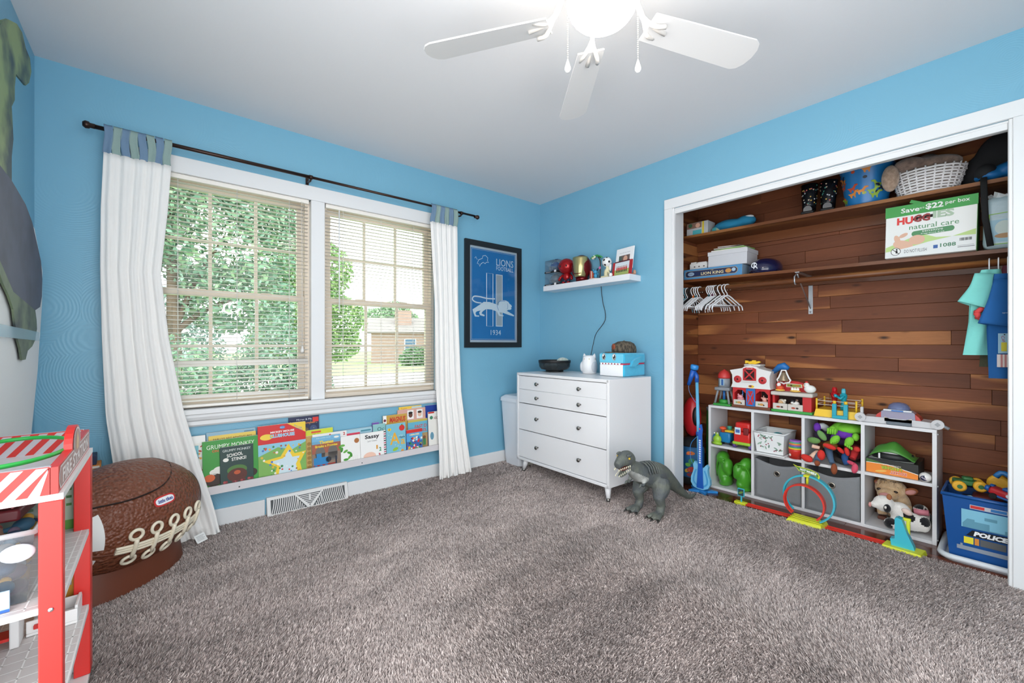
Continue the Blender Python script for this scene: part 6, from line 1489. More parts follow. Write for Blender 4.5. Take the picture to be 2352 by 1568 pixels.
m = MB(); m.rbox(-.159, -.004, .085, .129, .194, .115, mat('#d3d5da', .55), r=.001); m.build('lid', t)
t = thing('paper_pile', 'pile of papers and a green folder on the white lidded box', 'papers', (.38, -1.64, ZB2 + .1195), CLOSET); t.rotation_euler.y = math.atan(.022)
for k, (c, w_, d_, h_, a) in enumerate((('#e6e2dc', .13, .17, .008, 4), ('#7fb25a', .12, .16, .006, -6), ('#c9c4bc', .11, .15, .006, 7), ('#6a6258', .09, .12, .004, -14), ('#d8d4ce', .08, .11, .005, 12))):
    m = MB(); m.rbox(-w_, 0, sum((.0085, .0065, .0065, .0045)[:k]), w_ * .9, d_, sum((.0085, .0065, .0065, .0045)[:k]) + h_, mat(c, .8), r=.001, mtx=Matrix.Rotation(R(a), 4, 'Z')); m.build(('sheaf', 'green_folder', 'sheaf', 'magazine', 'sheaf')[k], t)
t = thing('notched_box', 'small white notched box on the blue game box', 'box', (.40, -1.395, ZB2 + .0065), CLOSET); t.rotation_euler.y = math.atan(.022)
m = MB(); m.rbox(-.07, 0, 0, .07, .08, .05, mat('#dcdcda', .6), r=.002); m.rbox(-.065, .005, .05, -.02, .07, .064, mat('#dcdcda', .6), r=.002); m.rbox(-.01, .005, .05, .062, .07, .06, mat('#dcdcda', .6), r=.002); m.build('box_body', t)
for x in (-.03, .006, .045): m = MB(); m.disc(x, .025, .007, mat('#4a3a30', .7), .005, FRONT, .0006, 8); m.build('hole_mark', t)
t = lo('batting_helmet', 'dark navy batting helmet with interlocking letters on the lower shelf', 'helmet', .44, -1.865)
m = MB(); NH = mat('#1b1c40', .18, coat=.5); m.lathe([(.098, .0), (.1, .02), (.098, .05), (.083, .08), (.055, .1), (.02, .108), (0, .109)], NH, n=32, sx=1.05, sy=1.15); m.build('shell', t)
m = MB(); m.grid(lambda u, v: (lerp(-.07, .02, u), -.10 - v * .06 * math.sin(PI * u), .012 - .004 * v), 12, 4, NH); o = m.build('brim', t); sd = o.modifiers.new('th', 'SOLIDIFY'); sd.thickness = .004
f_ = Fr((-.03, -.112, .048), (1, -.12, 0), (0, .18, 1)); m = MB(); WL = mat('#dfe3ea', .4); m.text('C', -.010, .004, .032, .042, WL, f_, .003, bold=.01); m.text('R', .008, -.003, .032, .042, WL, f_, .0036, bold=.01); m.build('monogram', t)

t = lo('diaper_carton', 'green and white wipes carton with a baby picture on the lower shelf', 'box', .305, -2.705)
w_, h_ = .176, .285; t.location.z += .0
CW = mat('#e6e8e6', .55); CGN = mat('#3f9a4a', .55); CGL = mat('#b9d48a', .6)
m = MB(); m.rbox(-w_, 0, 0, w_, .25, h_, CW, r=.003); m.box(w_ - .0005, .001, .001, w_ + .0008, .249, h_ - .001, mat('#4f8f3f', .6)); m.build('carton', t)
m = MB(); m.prism([(-w_ - .002, h_ - .058), (w_ + .002, h_ - .052), (w_ + .002, h_ + .002), (-w_ - .002, h_ + .002)], 0, .002, CGN); m.build('green_band', t)
m = MB(); f_ = FRONT
m.text('Save', -.075, h_ - .028, .075, .026, CW, f_, .003, bold=.02); m.text('up to', -.028, h_ - .028, .018, .012, CW, f_, .003); m.text('$22', .02, h_ - .026, .068, .034, CW, f_, .003, bold=.03); m.text('per box', .105, h_ - .022, .088, .026, CW, f_, .003, bold=.01)
m.build('save_line', t)
m = MB(); HR = mat('#d8322f', .5); HG = mat('#a9bfa8', .5); TG = mat('#4a8a5a', .5)
m.text('HU', -.095, h_ - .085, .066, .04, HR, f_, .0012, bold=.05); m.text('GG', -.028, h_ - .081, .066, .04, mat('#8f2a2a', .5), f_, .0012, bold=.05); m.text('IES', .055, h_ - .073, .08, .04, HG, f_, .0012, bold=.05)
m.poly([(-.065, h_ - .09), (.02, h_ - .084), (.022, h_ - .068), (-.06, h_ - .074)], mat('#1c1210', .8), f_, .001); m.build('brand_print', t)
m = MB(); m.text('natural care', .018, h_ - .125, .19, .026, TG, f_, .0012); m.poly([(-.055 + .012 * math.cos(a), h_ - .163 + .014 * math.sin(a)) for a in [PI / 2 + k * PI / 8 for k in range(9)]] + [(.085 + .012 * math.cos(a), h_ - .157 + .014 * math.sin(a)) for a in [-PI / 2 + k * PI / 8 for k in range(9)]], TG, f_, .001)
m.text('sensitive', .015, h_ - .153, .08, .012, CW, f_, .0015); m.text('fragrance free', .015, h_ - .168, .09, .009, CW, f_, .0015); m.build('wording', t)
m = MB(); m.poly([(-w_ + .003, .06), (-.1, .09), (-.03, .12), (.03, .09), (.09, .085), (w_ - .003, .11), (w_ - .003, .04), (.0, .03), (-w_ + .003, .02)], CGL, f_, .0007); SKN = mat('#dcb29a', .6)
m.disc(-.045, .088, .032, SKN, .026, f_, .0011); m.disc(-.1, .065, .045, SKN, .026, f_, .001, rot=R(-25)); m.disc(-.125, .10, .012, SKN, .026, f_, .0012, rot=.3); m.disc(-.10, .12, .02, SKN, .01, f_, .0013, rot=.5)
m.poly([(-w_ + .002, .003), (-w_ + .002, .035), (-.08, .05), (0, .07), (.09, .085), (w_ - .002, .08), (w_ - .002, .003)], mat('#dfe3e3', .55), f_, .0017); m.build('baby_photo', t)
m = MB(); m.disc(-.13, .034, .021, BLACK, fr=f_, h=.0021); m.disc(-.13, .034, .0185, CW, fr=f_, h=.0024); m.line([(-.143, .047), (-.117, .021)], .003, BLACK, f_, .0027); m.disc(-.126, .045, .004, BLACK, fr=f_, h=.0027); m.rect(-.13, .024, -.122, .04, BLACK, f_, .0027)
m.text('DO NOT FLUSH', -.05, .03, .09, .018, mat('#4a4e50', .6), f_, .0021); m.text('1088', .075, .043, .058, .02, mat('#3f7a5a', .5), f_, .0021, bold=.02); m.rect(.02, .03, .037, .048, mat('#2a5aa0', .5), f_, .0021)
for k in range(10): m.rect(.117 + k * .0045, .055, .119 + k * .0045 + (k % 3) * .0007, .07, mat('#3a3c3e', .6), f_, .0024)
m.rect(.11, .022, .17, .025, mat('#6a6e70', .6), f_, .0024); m.rect(.11, .03, .168, .032, mat('#9a9ea0', .6), f_, .0024); m.build('small_print', t)
m = MB(); m.rbox(-.07, 0, 0, .07, .002, .035, CGN, r=.0006, mtx=Matrix.Translation((-.05, .02, h_ + .001)) @ Matrix.Rotation(R(25), 4, 'Y') @ Matrix.Scale(.5, 4)); m.build('torn_flap', t)
t = lo('diaper_pack', 'torn pale plastic diaper pack at the end of the lower closet shelf', 'package', .32, -2.985)
m = MB(); PL = mat('#b4cbd4', .3, var=.12, vscale=16, bump=.8, bscale=22); m.rbox(-.085, 0, 0, .10, .2, .26, PL, r=.03, seg=4); m.build('pack', t)
m = MB(); pts = []
for k in range(17): a = 2 * PI * k / 16; rr_ = .045 + .012 * ((k * 7) % 3); pts.append((-.01 + rr_ * math.cos(a), .05 + rr_ * .8 * math.sin(a), .262 + .025 * ((k * 5) % 3) / 2))
m.add([(-.01 + .05 * math.cos(2 * PI * k / 16), .05 + .045 * math.sin(2 * PI * k / 16), .252) for k in range(16)] + [Vector(p) for p in pts[:16]], [(i, (i + 1) % 16, 16 + (i + 1) % 16, 16 + i) for i in range(16)], mat('#d8dfe2', .4)); o = m.build('torn_opening', t); sd = o.modifiers.new('th', 'SOLIDIFY'); sd.thickness = .0015
m = MB(); m.rect(-.06, .03, .03, .14, mat('#9cc4d6', .5), FRONT, .0008); m.line([(-.065, .02), (.045, .02), (.045, .175), (-.065, .17)], .006, mat('#8fc44a', .5), FRONT, .0012, closed=True); m.disc(-.015, .10, .03, mat('#c8d8d4', .5), .035, FRONT, .0012); m.disc(-.01, .06, .035, mat('#b08a62', .5), .012, FRONT, .0014); m.build('pack_print', t)

# ------------------------------------------------------------------ clothes hung at the far end of the rod
def shirt(name, label, x, y, z, pts, mt, rz, thick=.02, extra=None):
    t = thing(name, label, 'clothing', (x, y, z), rz, 'clothes on the closet rod')
    m = MB(); n = 14
    L_, R_ = pts
    def f(u, v):
        zz = lerp(0, min(L_[-1][0], R_[-1][0]), v); l = interp([(-a, b) for a, b in L_], -zz); r = interp([(-a, b) for a, b in R_], -zz)
        return (lerp(l, r, u), thick * (math.sin(PI * u) + .35 * math.sin(9 * u + 4 * v)), zz)
    m.grid(f, 16, 24, mt); m.grid(lambda u, v: (lambda p: (p[0], -p[1] - .004, p[2]))(f(1 - u, v)), 16, 24, mt); m.build('garment', t)
    dx = .30 - x; p_ = lambda u, w: (.5 * (dx + u), .866 * (dx + u), zr(y) - z + w)
    m = MB(); m.tube([(0, 0, -.02), (.25 * dx, .43 * dx, .0)] + [p_(.026 * math.cos(a), -.004 + .026 * math.sin(a)) for a in [R(200) - k * R(200) / 8 for k in range(9)]], .003, HW, 6); m.build('hanger_hook', t)
    return t
AQ = mat('#7fd4cc', .9, var=.05, vscale=20, bump=.3, bscale=60); OLV = mat('#4a4c3a', .9, var=.1, vscale=40, bump=.3, bscale=80); RBL = mat('#165a9a', .85, var=.08, vscale=20, bump=.3, bscale=60)
def sleeve(t, path, rs, mt, nm='sleeve'):
    m = MB(); m.tube(curve(path, 10), rs, mt, 14, caps=False); o = m.build(nm, t); sd = o.modifiers.new('th', 'SOLIDIFY'); sd.thickness = .002
rs10 = lambda a, b: [(lerp(a, b, i / 9) * 1.35, lerp(a, b, i / 9) * .35) for i in range(10)]
t = shirt('toddler_shirt', 'aqua toddler shirt hanging nearest the middle of the closet rod', .251, -2.925, 1.43, ([(0, -.03), (-.1, -.07), (-.25, -.075), (-.42, -.10)], [(0, .04), (-.1, .06), (-.25, .01), (-.42, .0)]), AQ, R(-60), .010)
sleeve(t, [(-.02, -.012, -.02), (-.03, -.018, -.10), (-.06, -.021, -.18)], rs10(.03, .055), AQ)
t = shirt('toddler_shirt', 'olive toddler shirt hanging between the aqua and the blue shirts', .335, -2.955, 1.39, ([(0, -.03), (-.2, -.06), (-.44, -.075)], [(0, .05), (-.2, .03), (-.44, .03)]), OLV, R(-60), .010)
sleeve(t, [(0, -.012, -.02), (.0, -.018, -.09), (-.01, -.021, -.15)], rs10(.028, .042), OLV)
t = shirt('toddler_shirt', 'royal blue toddler shirt hanging at the closet door jamb', .219, -2.985, 1.40, ([(0, -.05), (-.25, -.075), (-.5, -.07)], [(0, .06), (-.25, .07), (-.5, .04)]), RBL, R(-60), .010)
sleeve(t, [(-.01, -.012, -.03), (-.02, -.018, -.14), (-.04, -.021, -.25)], rs10(.035, .06), RBL)
m = MB(); m.text('sport', .0, 0, .03, .006, mat('#c9d4e0', .5), Fr((-.03, -.044, -.19), (1, 0, 0), (0, 0, 1)), .001); m.build('chest_print', t)
t = thing('hair_scrunchie', 'coral red ruffled scrunchie tucked in the aqua shirt', 'scrunchie', (.198, -2.905, 1.212), R(-60))
m = MB(); m.tube([(.02 * math.cos(a), .006 * math.sin(5 * a), .022 * math.sin(a)) for a in [2 * PI * k / 30 for k in range(30)]], [.010 + .003 * (k % 2) for k in range(30)], mat('#d84a4a', .85, bump=.5, bscale=90), 8, closed=True); m.build('ruffle', t)
t = thing('price_tag', 'pale blue paper price tag with a yellow sticker on the blue shirt', 'tag', (.187, -2.975, 1.02), R(-60))
m = MB(); m.rbox(-.022, 0, 0, .028, .002, .095, mat('#9cc4d8', .6), r=.0005); m.rect(-.012, .01, .008, .052, mat('#d8cc4a', .6), FRONT, .0006); m.text('Cat', -.004, .068, .03, .012, mat('#a83a5a', .6), FRONT, .0009, rot=R(-75)); m.disc(0, .089, .003, BLACK, fr=FRONT, h=.0006, n=8); m.build('card', t)
t = thing('striped_cuff', 'pink and white striped garment end below the price tag', 'clothing', (.1785, -2.975, .955), R(-60))
m = MB()
for k in range(6): m.box(-.02 + k * .007, 0, 0, -.0135 + k * .007, .012, .06, mat('#c88a8a' if k % 2 else '#e8dcd6', .9))
m.build('stripes', t)
t = thing('plum_hood', 'plum fabric hood hanging behind the aqua shirt at the jamb', 'clothing', (.41, -2.985, 1.36), CLOSET)
m = MB(); m.ell((0, 0, .06), (.022, .03, .075), mat('#7a3f4f', .9, bump=.4, bscale=60)); m.build('hood', t)
# ------------------------------------------------------------------ white cube organiser
OY, OW2, OH, OD, TH = -2.131, 0.609, 0.618, 0.29, 0.018
CX0 = 0.30
MEL = mat('#dcdcde', .4)
t = thing('cube_organizer', 'white eight-cube organizer full of toys in the closet', 'shelf unit', (CX0, OY, ZC), CLOSET)
def pan(nm, *b): m = MB(); m.rbox(*b, MEL, r=.001, seg=1); return m.build(nm, t)
pan('top_panel', -OW2, 0, OH - TH, OW2, OD, OH); pan('bottom_panel', -OW2 + TH, 0, 0, OW2 - TH, OD, TH)
for x in (-OW2, OW2 - TH): sp = pan('side_panel', x, 0, 0, x + TH, OD, OH - TH)
for z in (.02, .31, .59):
    m = MB(); m.lathe([(.005, 0), (.004, .003), (0, .004)], mat('#f0f0f0', .4), n=10, mtx=Matrix.Translation((OW2, .03, z)) @ Matrix.Rotation(R(90), 4, 'Y')); m.build('screw_cap', sp)
DX = (-.301, 0.0, .300)
for x in DX: pan('divider', x - TH / 2, .001, TH, x + TH / 2, OD - .001, OH - TH)
ZM = .308
ex = (-OW2 + TH,) + tuple(v for x in DX for v in (x - TH / 2, x + TH / 2)) + (OW2 - TH,)
for k in range(4): pan('middle_shelf', ex[2 * k], .002, ZM, ex[2 * k + 1], OD - .002, ZM + TH)
ZT, ZMD, ZBT = ZC + OH + .0008, ZC + ZM + TH + .0008, ZC + TH + .0008      # tops of top, middle, bottom
def at(name, label, cat, x, y, z, rz=0.0, g=None): return thing(name, label, cat, (x, y, z), CLOSET + rz, g)

# grey fabric bins
for (yy, lab) in ((-1.9805, 'grey fabric bin with a steel grommet below the leaf-print basket'), (-2.281, 'grey fabric bin with a steel grommet below the heap of soft dolls')):
    t = at('fabric_bin', lab, 'bin', .305, yy, ZBT, 0, 'grey fabric bins'); GF = mat('#828487', .95, var=.06, vscale=30, bump=.25, bscale=300)
    w_, d_, h_ = .134, .265, .268
    m = MB()
    def fr_(u, v): sag = .03 * math.sin(PI * u) * v; return (lerp(-w_, w_, u), .004 - .006 * math.sin(PI * u) * math.sin(PI * v) + .004 * math.sin(11 * u + 5 * v) * .3, lerp(.001, h_ - sag, v))
    m.grid(fr_, 16, 12, GF); m.add([(-w_, .004, 0), (-w_, d_, 0), (-w_, d_, h_), (-w_, .004, h_)], [(0, 1, 2, 3)], GF); m.add([(w_, .004, 0), (w_, d_, 0), (w_, d_, h_), (w_, .004, h_)], [(3, 2, 1, 0)], GF); m.add([(-w_, d_, 0), (w_, d_, 0), (w_, d_, h_), (-w_, d_, h_)], [(0, 1, 2, 3)], GF); m.add([(-w_, .004, .003), (w_, .004, .003), (w_, d_, .003), (-w_, d_, .003)], [(0, 1, 2, 3)], GF)
    o = m.build('fabric', t); sd = o.modifiers.new('th', 'SOLIDIFY'); sd.thickness = .002
    m = MB(); m.lathe([(.0125, 0), (.0195, .0), (.0195, .003), (.016, .005), (.0125, .004)], mat('#b9b2a8', .3, metal=.9), n=20, caps=False, mtx=Matrix.Translation((0, .000, .185)) @ Matrix.Rotation(R(90), 4, 'X')); m.disc(0, .185, .0125, mat('#1a1512', .9), fr=Fr((0, -.0012, 0)), h=.0); m.build('grommet', t)

# leaf-print basket and stacking cups
t = at('storage_basket', 'white basket printed with leaves and berries in the second cube', 'basket', .285, -1.955, ZMD)
BW_ = mat('#e6e8e8', .4); m = MB(); lo_ = [(-.092, .0, .012), (.068, .0, .012), (.068, .21, .012), (-.092, .21, .012)]; hi_ = [(-.107, -.012, .148), (.078, -.012, .148), (.078, .225, .148), (-.107, .225, .148)]
m.add(lo_ + hi_, [(3, 2, 1, 0), (0, 1, 5, 4), (1, 2, 6, 5), (2, 3, 7, 6), (3, 0, 4, 7)], BW_); o = m.build('tub', t); sd = o.modifiers.new('th', 'SOLIDIFY'); sd.thickness = .003
m = MB(); m.tube(hi_, .006, BW_, 8, closed=True); m.build('rim', t)
m = MB(); m.rbox(-.111, -.02, 0, .082, .22, .008, BW_, r=.003); m.build('base_lip', t)
f_ = Fr((0, 0, .012), (1, 0, 0), (0, -.012, .136)); r2 = random.Random(5)
m = MB()
for k in range(34):
    x, z = r2.uniform(-.08, .056), r2.uniform(.012, .12); c = r2.choice(['#7a9a86', '#8fae9a', '#a9b8ac', '#5f8272'])
    if k % 3 == 0: m.disc(x, z, .0042, mat(r2.choice(['#a83a52', '#8f2a44']), .5), fr=f_, h=.001, n=8)
    else: m.disc(x, z, .0125, mat(c, .5), .0042, f_, .0008, 8, r2.uniform(0, 3))
m.build('leaf_print', t)['kind'] = 'stuff'
o = MB(); o.ell((0, 0, 0), (.05, .045, .022), mat('#c8453f', .5)); o.ell((.02, .01, .012), (.025, .03, .015), mat('#3f9aa0', .5)); oo = o.build('toy_figure', None, (.37, -1.97, ZMD + .115)); tag(oo, 'red and teal rounded toy peeking out of the leaf-print basket', 'toy')
cupc = ['#c8322a', '#e8c23a', '#3a9a7a', '#8a62b4', '#e88a3a', '#5fb08a', '#9a6ac0']
t = at('stacking_cups', 'nested rainbow stacking cups standing beside the leaf-print basket', 'stacking cups', .325, -2.0815, ZMD)
m = MB(); m.lathe([(.034, 0), (.038, .05), (.039, .062)], mat('#c8322a', .35), n=24); m.build('cup', t)
for k in range(6): m = MB(); r_ = .0385 - .0012 * k; m.lathe([(r_ - .002, .062 + k * .0095), (r_, .063 + k * .0095), (r_, .0705 + k * .0095), (r_ - .003, .0715 + k * .0095)], mat(cupc[k + 1], .35), n=24); m.build('cup_rim', t)
m = MB(); m.disc(0, 0, .008, mat('#f0e6e0', .5), fr=Fr((-.02, -.0315, .025), (1, -.6, 0), (0, 0, 1)), h=.001); m.build('cup_badge', t)
t = at('wooden_cup', 'tan wooden cup half hidden behind the stacking cups', 'cup', .40, -2.095, ZMD); m = MB(); m.lathe([(.02, 0), (.023, .09), (.019, .09), (.016, .01)], mat('#a98462', .6), n=18); m.build('cup_body', t)

# ride toys in the first cube
t = at('toy_train', 'blue toy train with a green bug-like front and yellow deck', 'toy train', .335, -1.611, ZMD + .001); t.scale = (.88, .88, .88)
TB = mat('#1f7ab0', .35); LG_ = mat('#9ac83a', .35); YL = mat('#eec22f', .35)
m = MB(); m.rbox(-.03, .0, .02, .06, .14, .105, TB, r=.012); m.ell((-.052, -.005, .055), (.026, .03, .03), TB); m.build('body', t)
m = MB(); m.ell((-.03, -.03, .045), (.034, .026, .038), LG_); m.ell((-.03, -.034, .09), (.015, .013, .016), LG_); m.tube([(-.066, -.03, .012), (-.03, -.052, .016), (.006, -.03, .012)], .013, LG_, 8); m.build('green_front', t)
m = MB(); m.lathe([(.015, 0), (.012, .02), (.024, .024), (.028, .036), (.014, .046), (0, .048)], mat('#e0552f', .35), (-.005, .02, .105), 16); m.build('chimney', t)
m = MB(); m.rbox(-.0, .03, .105, .085, .14, .122, YL, r=.004); m.build('deck', t)
m = MB(); m.lathe([(.016, 0), (.018, .02), (.02, .03), (.0, .032)], mat('#3fa08a', .4), (.03, .07, .122), 14); m.ell((.03, .07, .13), .015, mat('#c8906a', .5), 10, 8); m.build('driver', t)
for (x, y) in ((-.03, .05), (.055, .03), (.055, .11)): m = MB(); m.cyl((x - .004, y, .02), (x + .02, y, .02), .021, BLACK, n=16); m.build('wheel', t)
m = MB(); m.ell((-.045, -.05, .1), .006, mat('#f4f4f4', .3), 8, 6); m.ell((-.02, -.05, .1), .006, mat('#f4f4f4', .3), 8, 6); m.build('eyes', t)
t = at('toy_bus', 'chunky red toy bus with a lime bumper and purple wheels', 'toy bus', .315, -1.7525, ZMD)
RDB = mat('#cf2a26', .3); m = MB(); m.rbox(-.058, 0, .035, .055, .17, .12, RDB, r=.012); m.rbox(-.052, .012, .118, .052, .165, .185, RDB, r=.016, seg=3); m.build('body', t)
m = MB(); m.rbox(-.062, -.012, .026, .06, .03, .048, LG_, r=.009, seg=3); m.rbox(-.06, .03, .026, .058, .165, .044, LG_, r=.006); m.build('bumper', t)
for (x, y) in ((-.062, .02), (.045, .02), (-.062, .13), (.045, .13)):
    m = MB(); m.cyl((x, y, .024), (x + .02, y, .024), .0245, mat('#6a4a9a', .4), n=18); wh = m.build('wheel', t); m = MB(); m.cyl((x - .003, y, .024), (x + .023, y, .024), .01, YL, n=12); m.build('hub', wh)
m = MB(); m.rect(-.046, .10, -.006, .15, mat('#cfe0ea', .4), Fr((0, .0, .0)), .013 - .012 + .0005); m.rect(-.04, .112, -.012, .135, mat('#4a6ab0', .4), Fr((0, 0, 0)), .0022); m.build('headlight_sticker', t)
m = MB(); m.rbox(.01, -.004, .10, .046, .014, .15, mat('#7a1d1f', .5), r=.006); m.build('window_recess', t)
m = MB(); m.rbox(.0545, .02, .05, .060, .12, .11, YL, r=.003); m.build('side_panel', t)
for (yy, lab, sx, s_) in ((-1.610, 'big green moulded plastic foot shoe against the cube side', 1, 1), (-1.752, 'big green moulded plastic foot shoe against the cube divider', -1, .96)):
    t = at('green_play_boot', lab, 'toy shoe', .36 if sx > 0 else .33, yy, ZBT, R(4) * sx, 'green play boots'); t.scale = (.85 * s_, s_, s_)
    GBT = mat('#4a9a2c', .3); m = MB(); m.ell((-.01 * sx, .05, .10), (.055, .085, .105), GBT, 18, 12); m.ell((-.02 * sx, .03, .2), (.05, .07, .05), GBT, 16, 10); m.ell((.03 * sx, -.0, .15), (.045, .05, .06), GBT, 14, 10); m.ell((.01 * sx, .03, .05), (.05, .07, .05), GBT, 16, 10); m.ell((.045 * sx, -.01, .115), (.028, .03, .03), GBT, 12, 8); m.ell((.0, .05, .014), (.055, .08, .02), GBT, 16, 8)
    m.remesh(.007, 2); m.v = [(a, b, max(0.0, c)) for a, b, c in m.v]; m.build('moulding', t)
    for k in range(3): m = MB(); m.tube(curve([(-.062 * sx, .02 + .02 * k, .06), (-.058 * sx, -.0 + .02 * k, .14), (-.03 * sx, -.03 + .02 * k, .205 - .01 * k), (.02 * sx, -.035, .2 - .02 * k)], 10), .007, GBT, 8); m.build('ridge', t)

# soft dolls heaped in the third cube
def doll(label, cy, parts, x=0.36):
    t = at('soft_doll', label, 'doll', x, cy, ZMD, 0, 'soft dolls in the third cube')
    for nm, kind, c, a in parts:
        m = MB(); mt = mat(c, .85, bump=.25, bscale=120)
        if kind == 'e': m.ell(*a[:2], mt, 14, 10, rot=a[2] if len(a) > 2 else None)
        elif kind == 't': m.tube(curve(a[0], 10), [lerp(a[1], a[2], i / 9) for i in range(10)], mt, 10)
        m.build(nm, t)
    return t
def rot(x=0, y=0, z=0): return (Matrix.Rotation(R(z), 3, 'Z') @ Matrix.Rotation(R(y), 3, 'Y') @ Matrix.Rotation(R(x), 3, 'X'))
Zr = lambda z: z - ZMD
def X(y, cy): return -(y - cy)
c_ = -2.33
LGR, DGR, PUR = '#7fc83a', '#6a9a4a', '#6a2fa8'
t = doll('bright green plush doll with purple shorts lying on top of the heap', c_, [
    ('torso', 'e', LGR, ((X(-2.34, c_), .08, Zr(.535)), (.075, .09, .035))), ('shorts', 'e', PUR, ((X(-2.325, c_), .025, Zr(.505)), (.05, .035, .03))), ('shorts_leg', 't', PUR, ([(X(-2.30, c_), .02, Zr(.50)), (X(-2.285, c_), .0, Zr(.485)), (X(-2.285, c_), -.015, Zr(.478))], .024, .018)), ('shorts_leg', 't', PUR, ([(X(-2.345, c_), .02, Zr(.50)), (X(-2.36, c_), .0, Zr(.488)), (X(-2.362, c_), -.01, Zr(.482))], .024, .018)),
    ('fist', 'e', LGR, ((X(-2.277, c_), -.005, Zr(.525)), (.024, .03, .028))), ('fist', 'e', LGR, ((X(-2.388, c_), .0, Zr(.50)), (.018, .03, .024))), ('arm', 't', LGR, ([(X(-2.277, c_), .0, Zr(.53)), (X(-2.29, c_), .05, Zr(.545)), (X(-2.32, c_), .08, Zr(.545))], .022, .026)),
    ('foot', 'e', LGR, ((X(-2.292, c_), -.03, Zr(.472)), (.022, .024, .033), rot(0, 35, 0))), ('foot', 'e', LGR, ((X(-2.362, c_), -.03, Zr(.472)), (.022, .024, .031), rot(0, 20, 0)))])
for fx in (-2.292, -2.362):
    for k in range(4): m = MB(); m.ell((X(fx, c_) + (k - 1.5) * .010, -.048, Zr(.455) + .006 * k * (1 if fx > -2.3 else -1)), (.006, .008, .010), mat(LGR, .8), 8, 6); m.build('toe', t)
for k in range(4): m = MB(); m.tube([(X(-2.277, c_) - .02 + .012 * k, -.035, Zr(.505)), (X(-2.277, c_) - .018 + .012 * k, -.036, Zr(.54))], .006, mat(LGR, .8), 8); m.build('finger', t)
c_ = -2.20
doll('plush doll with a purple sole, white trousers and moss green hands', c_, [('shoe', 'e', PUR, ((X(-2.193, c_), .0, Zr(.53)), (.02, .02, .03))), ('trouser', 't', '#c9c9d4', ([(X(-2.2, c_), .01, Zr(.535)), (X(-2.215, c_), .03, Zr(.538)), (X(-2.228, c_), .06, Zr(.52))], .018, .022)), ('hand', 'e', '#6f9a5a', ((X(-2.225, c_), -.03, Zr(.487)), (.019, .014, .036), rot(0, -35, 0))), ('hand', 'e', '#6a9450', ((X(-2.18, c_), -.02, Zr(.447)), (.036, .016, .02))), ('body', 'e', '#3a2f4a', ((X(-2.20, c_), .10, Zr(.47)), (.05, .055, .045)))])
c_ = -2.24
doll('cloth doll in blue jeans with red-soled shoes dangling over the shelf edge', c_, [('shoe', 'e', '#d22f26', ((X(-2.156, c_), -.075, Zr(.337)), (.034, .017, .022), rot(0, 20, 0))), ('shoe', 'e', '#d22f26', ((X(-2.231, c_), -.07, Zr(.372)), (.0215, .016, .032))), ('shin', 't', '#e8c0a8', ([(X(-2.175, c_), -.06, Zr(.345)), (X(-2.19, c_), -.04, Zr(.365)), (X(-2.2, c_), -.01, Zr(.375))], .014, .015)), ('jeans_leg', 't', '#4a627c', ([(X(-2.2, c_), -.02, Zr(.365)), (X(-2.21, c_), -.055, Zr(.352)), (X(-2.212, c_), -.078, Zr(.335))], .02, .015)), ('jeans_leg', 't', '#4a627c', ([(X(-2.245, c_), .03, Zr(.405)), (X(-2.27, c_), -.05, Zr(.375)), (X(-2.29, c_), -.083, Zr(.335))], .022, .013)), ('boot', 'e', '#8f4a2a', ((X(-2.299, c_), -.0805, Zr(.302)), (.0165, .018, .034))), ('boot', 'e', '#8f4a2a', ((X(-2.212, c_), -.0765, Zr(.318)), (.015, .014, .018))), ('torso', 'e', '#b8863a', ((X(-2.245, c_), .07, Zr(.41)), (.04, .05, .03)))])
c_ = -2.27
doll('skin-toned doll arm with a red slipper poking from the middle of the heap', c_, [('arm', 't', '#e8bfa8', ([(X(-2.175, c_), -.035, Zr(.412)), (X(-2.195, c_), -.034, Zr(.409)), (X(-2.213, c_), -.03, Zr(.406))], .012, .011)), ('slipper', 'e', '#d22f26', ((X(-2.268, c_), -.047, Zr(.428)), (.036, .014, .015), rot(0, 15, 0))), ('slipper', 'e', '#d22f26', ((X(-2.321, c_), -.035, Zr(.413)), (.024, .012, .012), rot(0, 45, 0))), ('body', 'e', '#4a2f5a', ((X(-2.295, c_), .12, Zr(.455)), (.045, .05, .04)))])
c_ = -2.37
doll('red and blue stuffed doll with a pink foot against the divider', c_, [('foot', 'e', '#d22f26', ((X(-2.355, c_), -.047, Zr(.413)), (.012, .013, .026), rot(0, -15, 0))), ('foot', 'e', '#c8302c', ((X(-2.399, c_), -.03, Zr(.432)), (.018, .014, .016))), ('leg', 't', '#1f4a80', ([(X(-2.345, c_), .0, Zr(.40)), (X(-2.34, c_), -.03, Zr(.37)), (X(-2.355, c_), -.045, Zr(.335))], .018, .016)), ('leg', 't', '#b8282a', ([(X(-2.385, c_), .03, Zr(.43)), (X(-2.38, c_), .0, Zr(.395)), (X(-2.375, c_), -.02, Zr(.37))], .022, .016)), ('pink_foot', 'e', '#d8506a', ((X(-2.398, c_), -.0785, Zr(.327)), (.016, .016, .03), rot(0, 8, 0))), ('pink_leg', 't', '#d8506a', ([(X(-2.395, c_), -.072, Zr(.348)), (X(-2.37, c_), -.05, Zr(.352)), (X(-2.355, c_), -.04, Zr(.35))], .011, .011)), ('body', 'e', '#6a1f26', ((X(-2.365, c_), .06, Zr(.40)), (.05, .05, .05)))])
c_ = -2.31
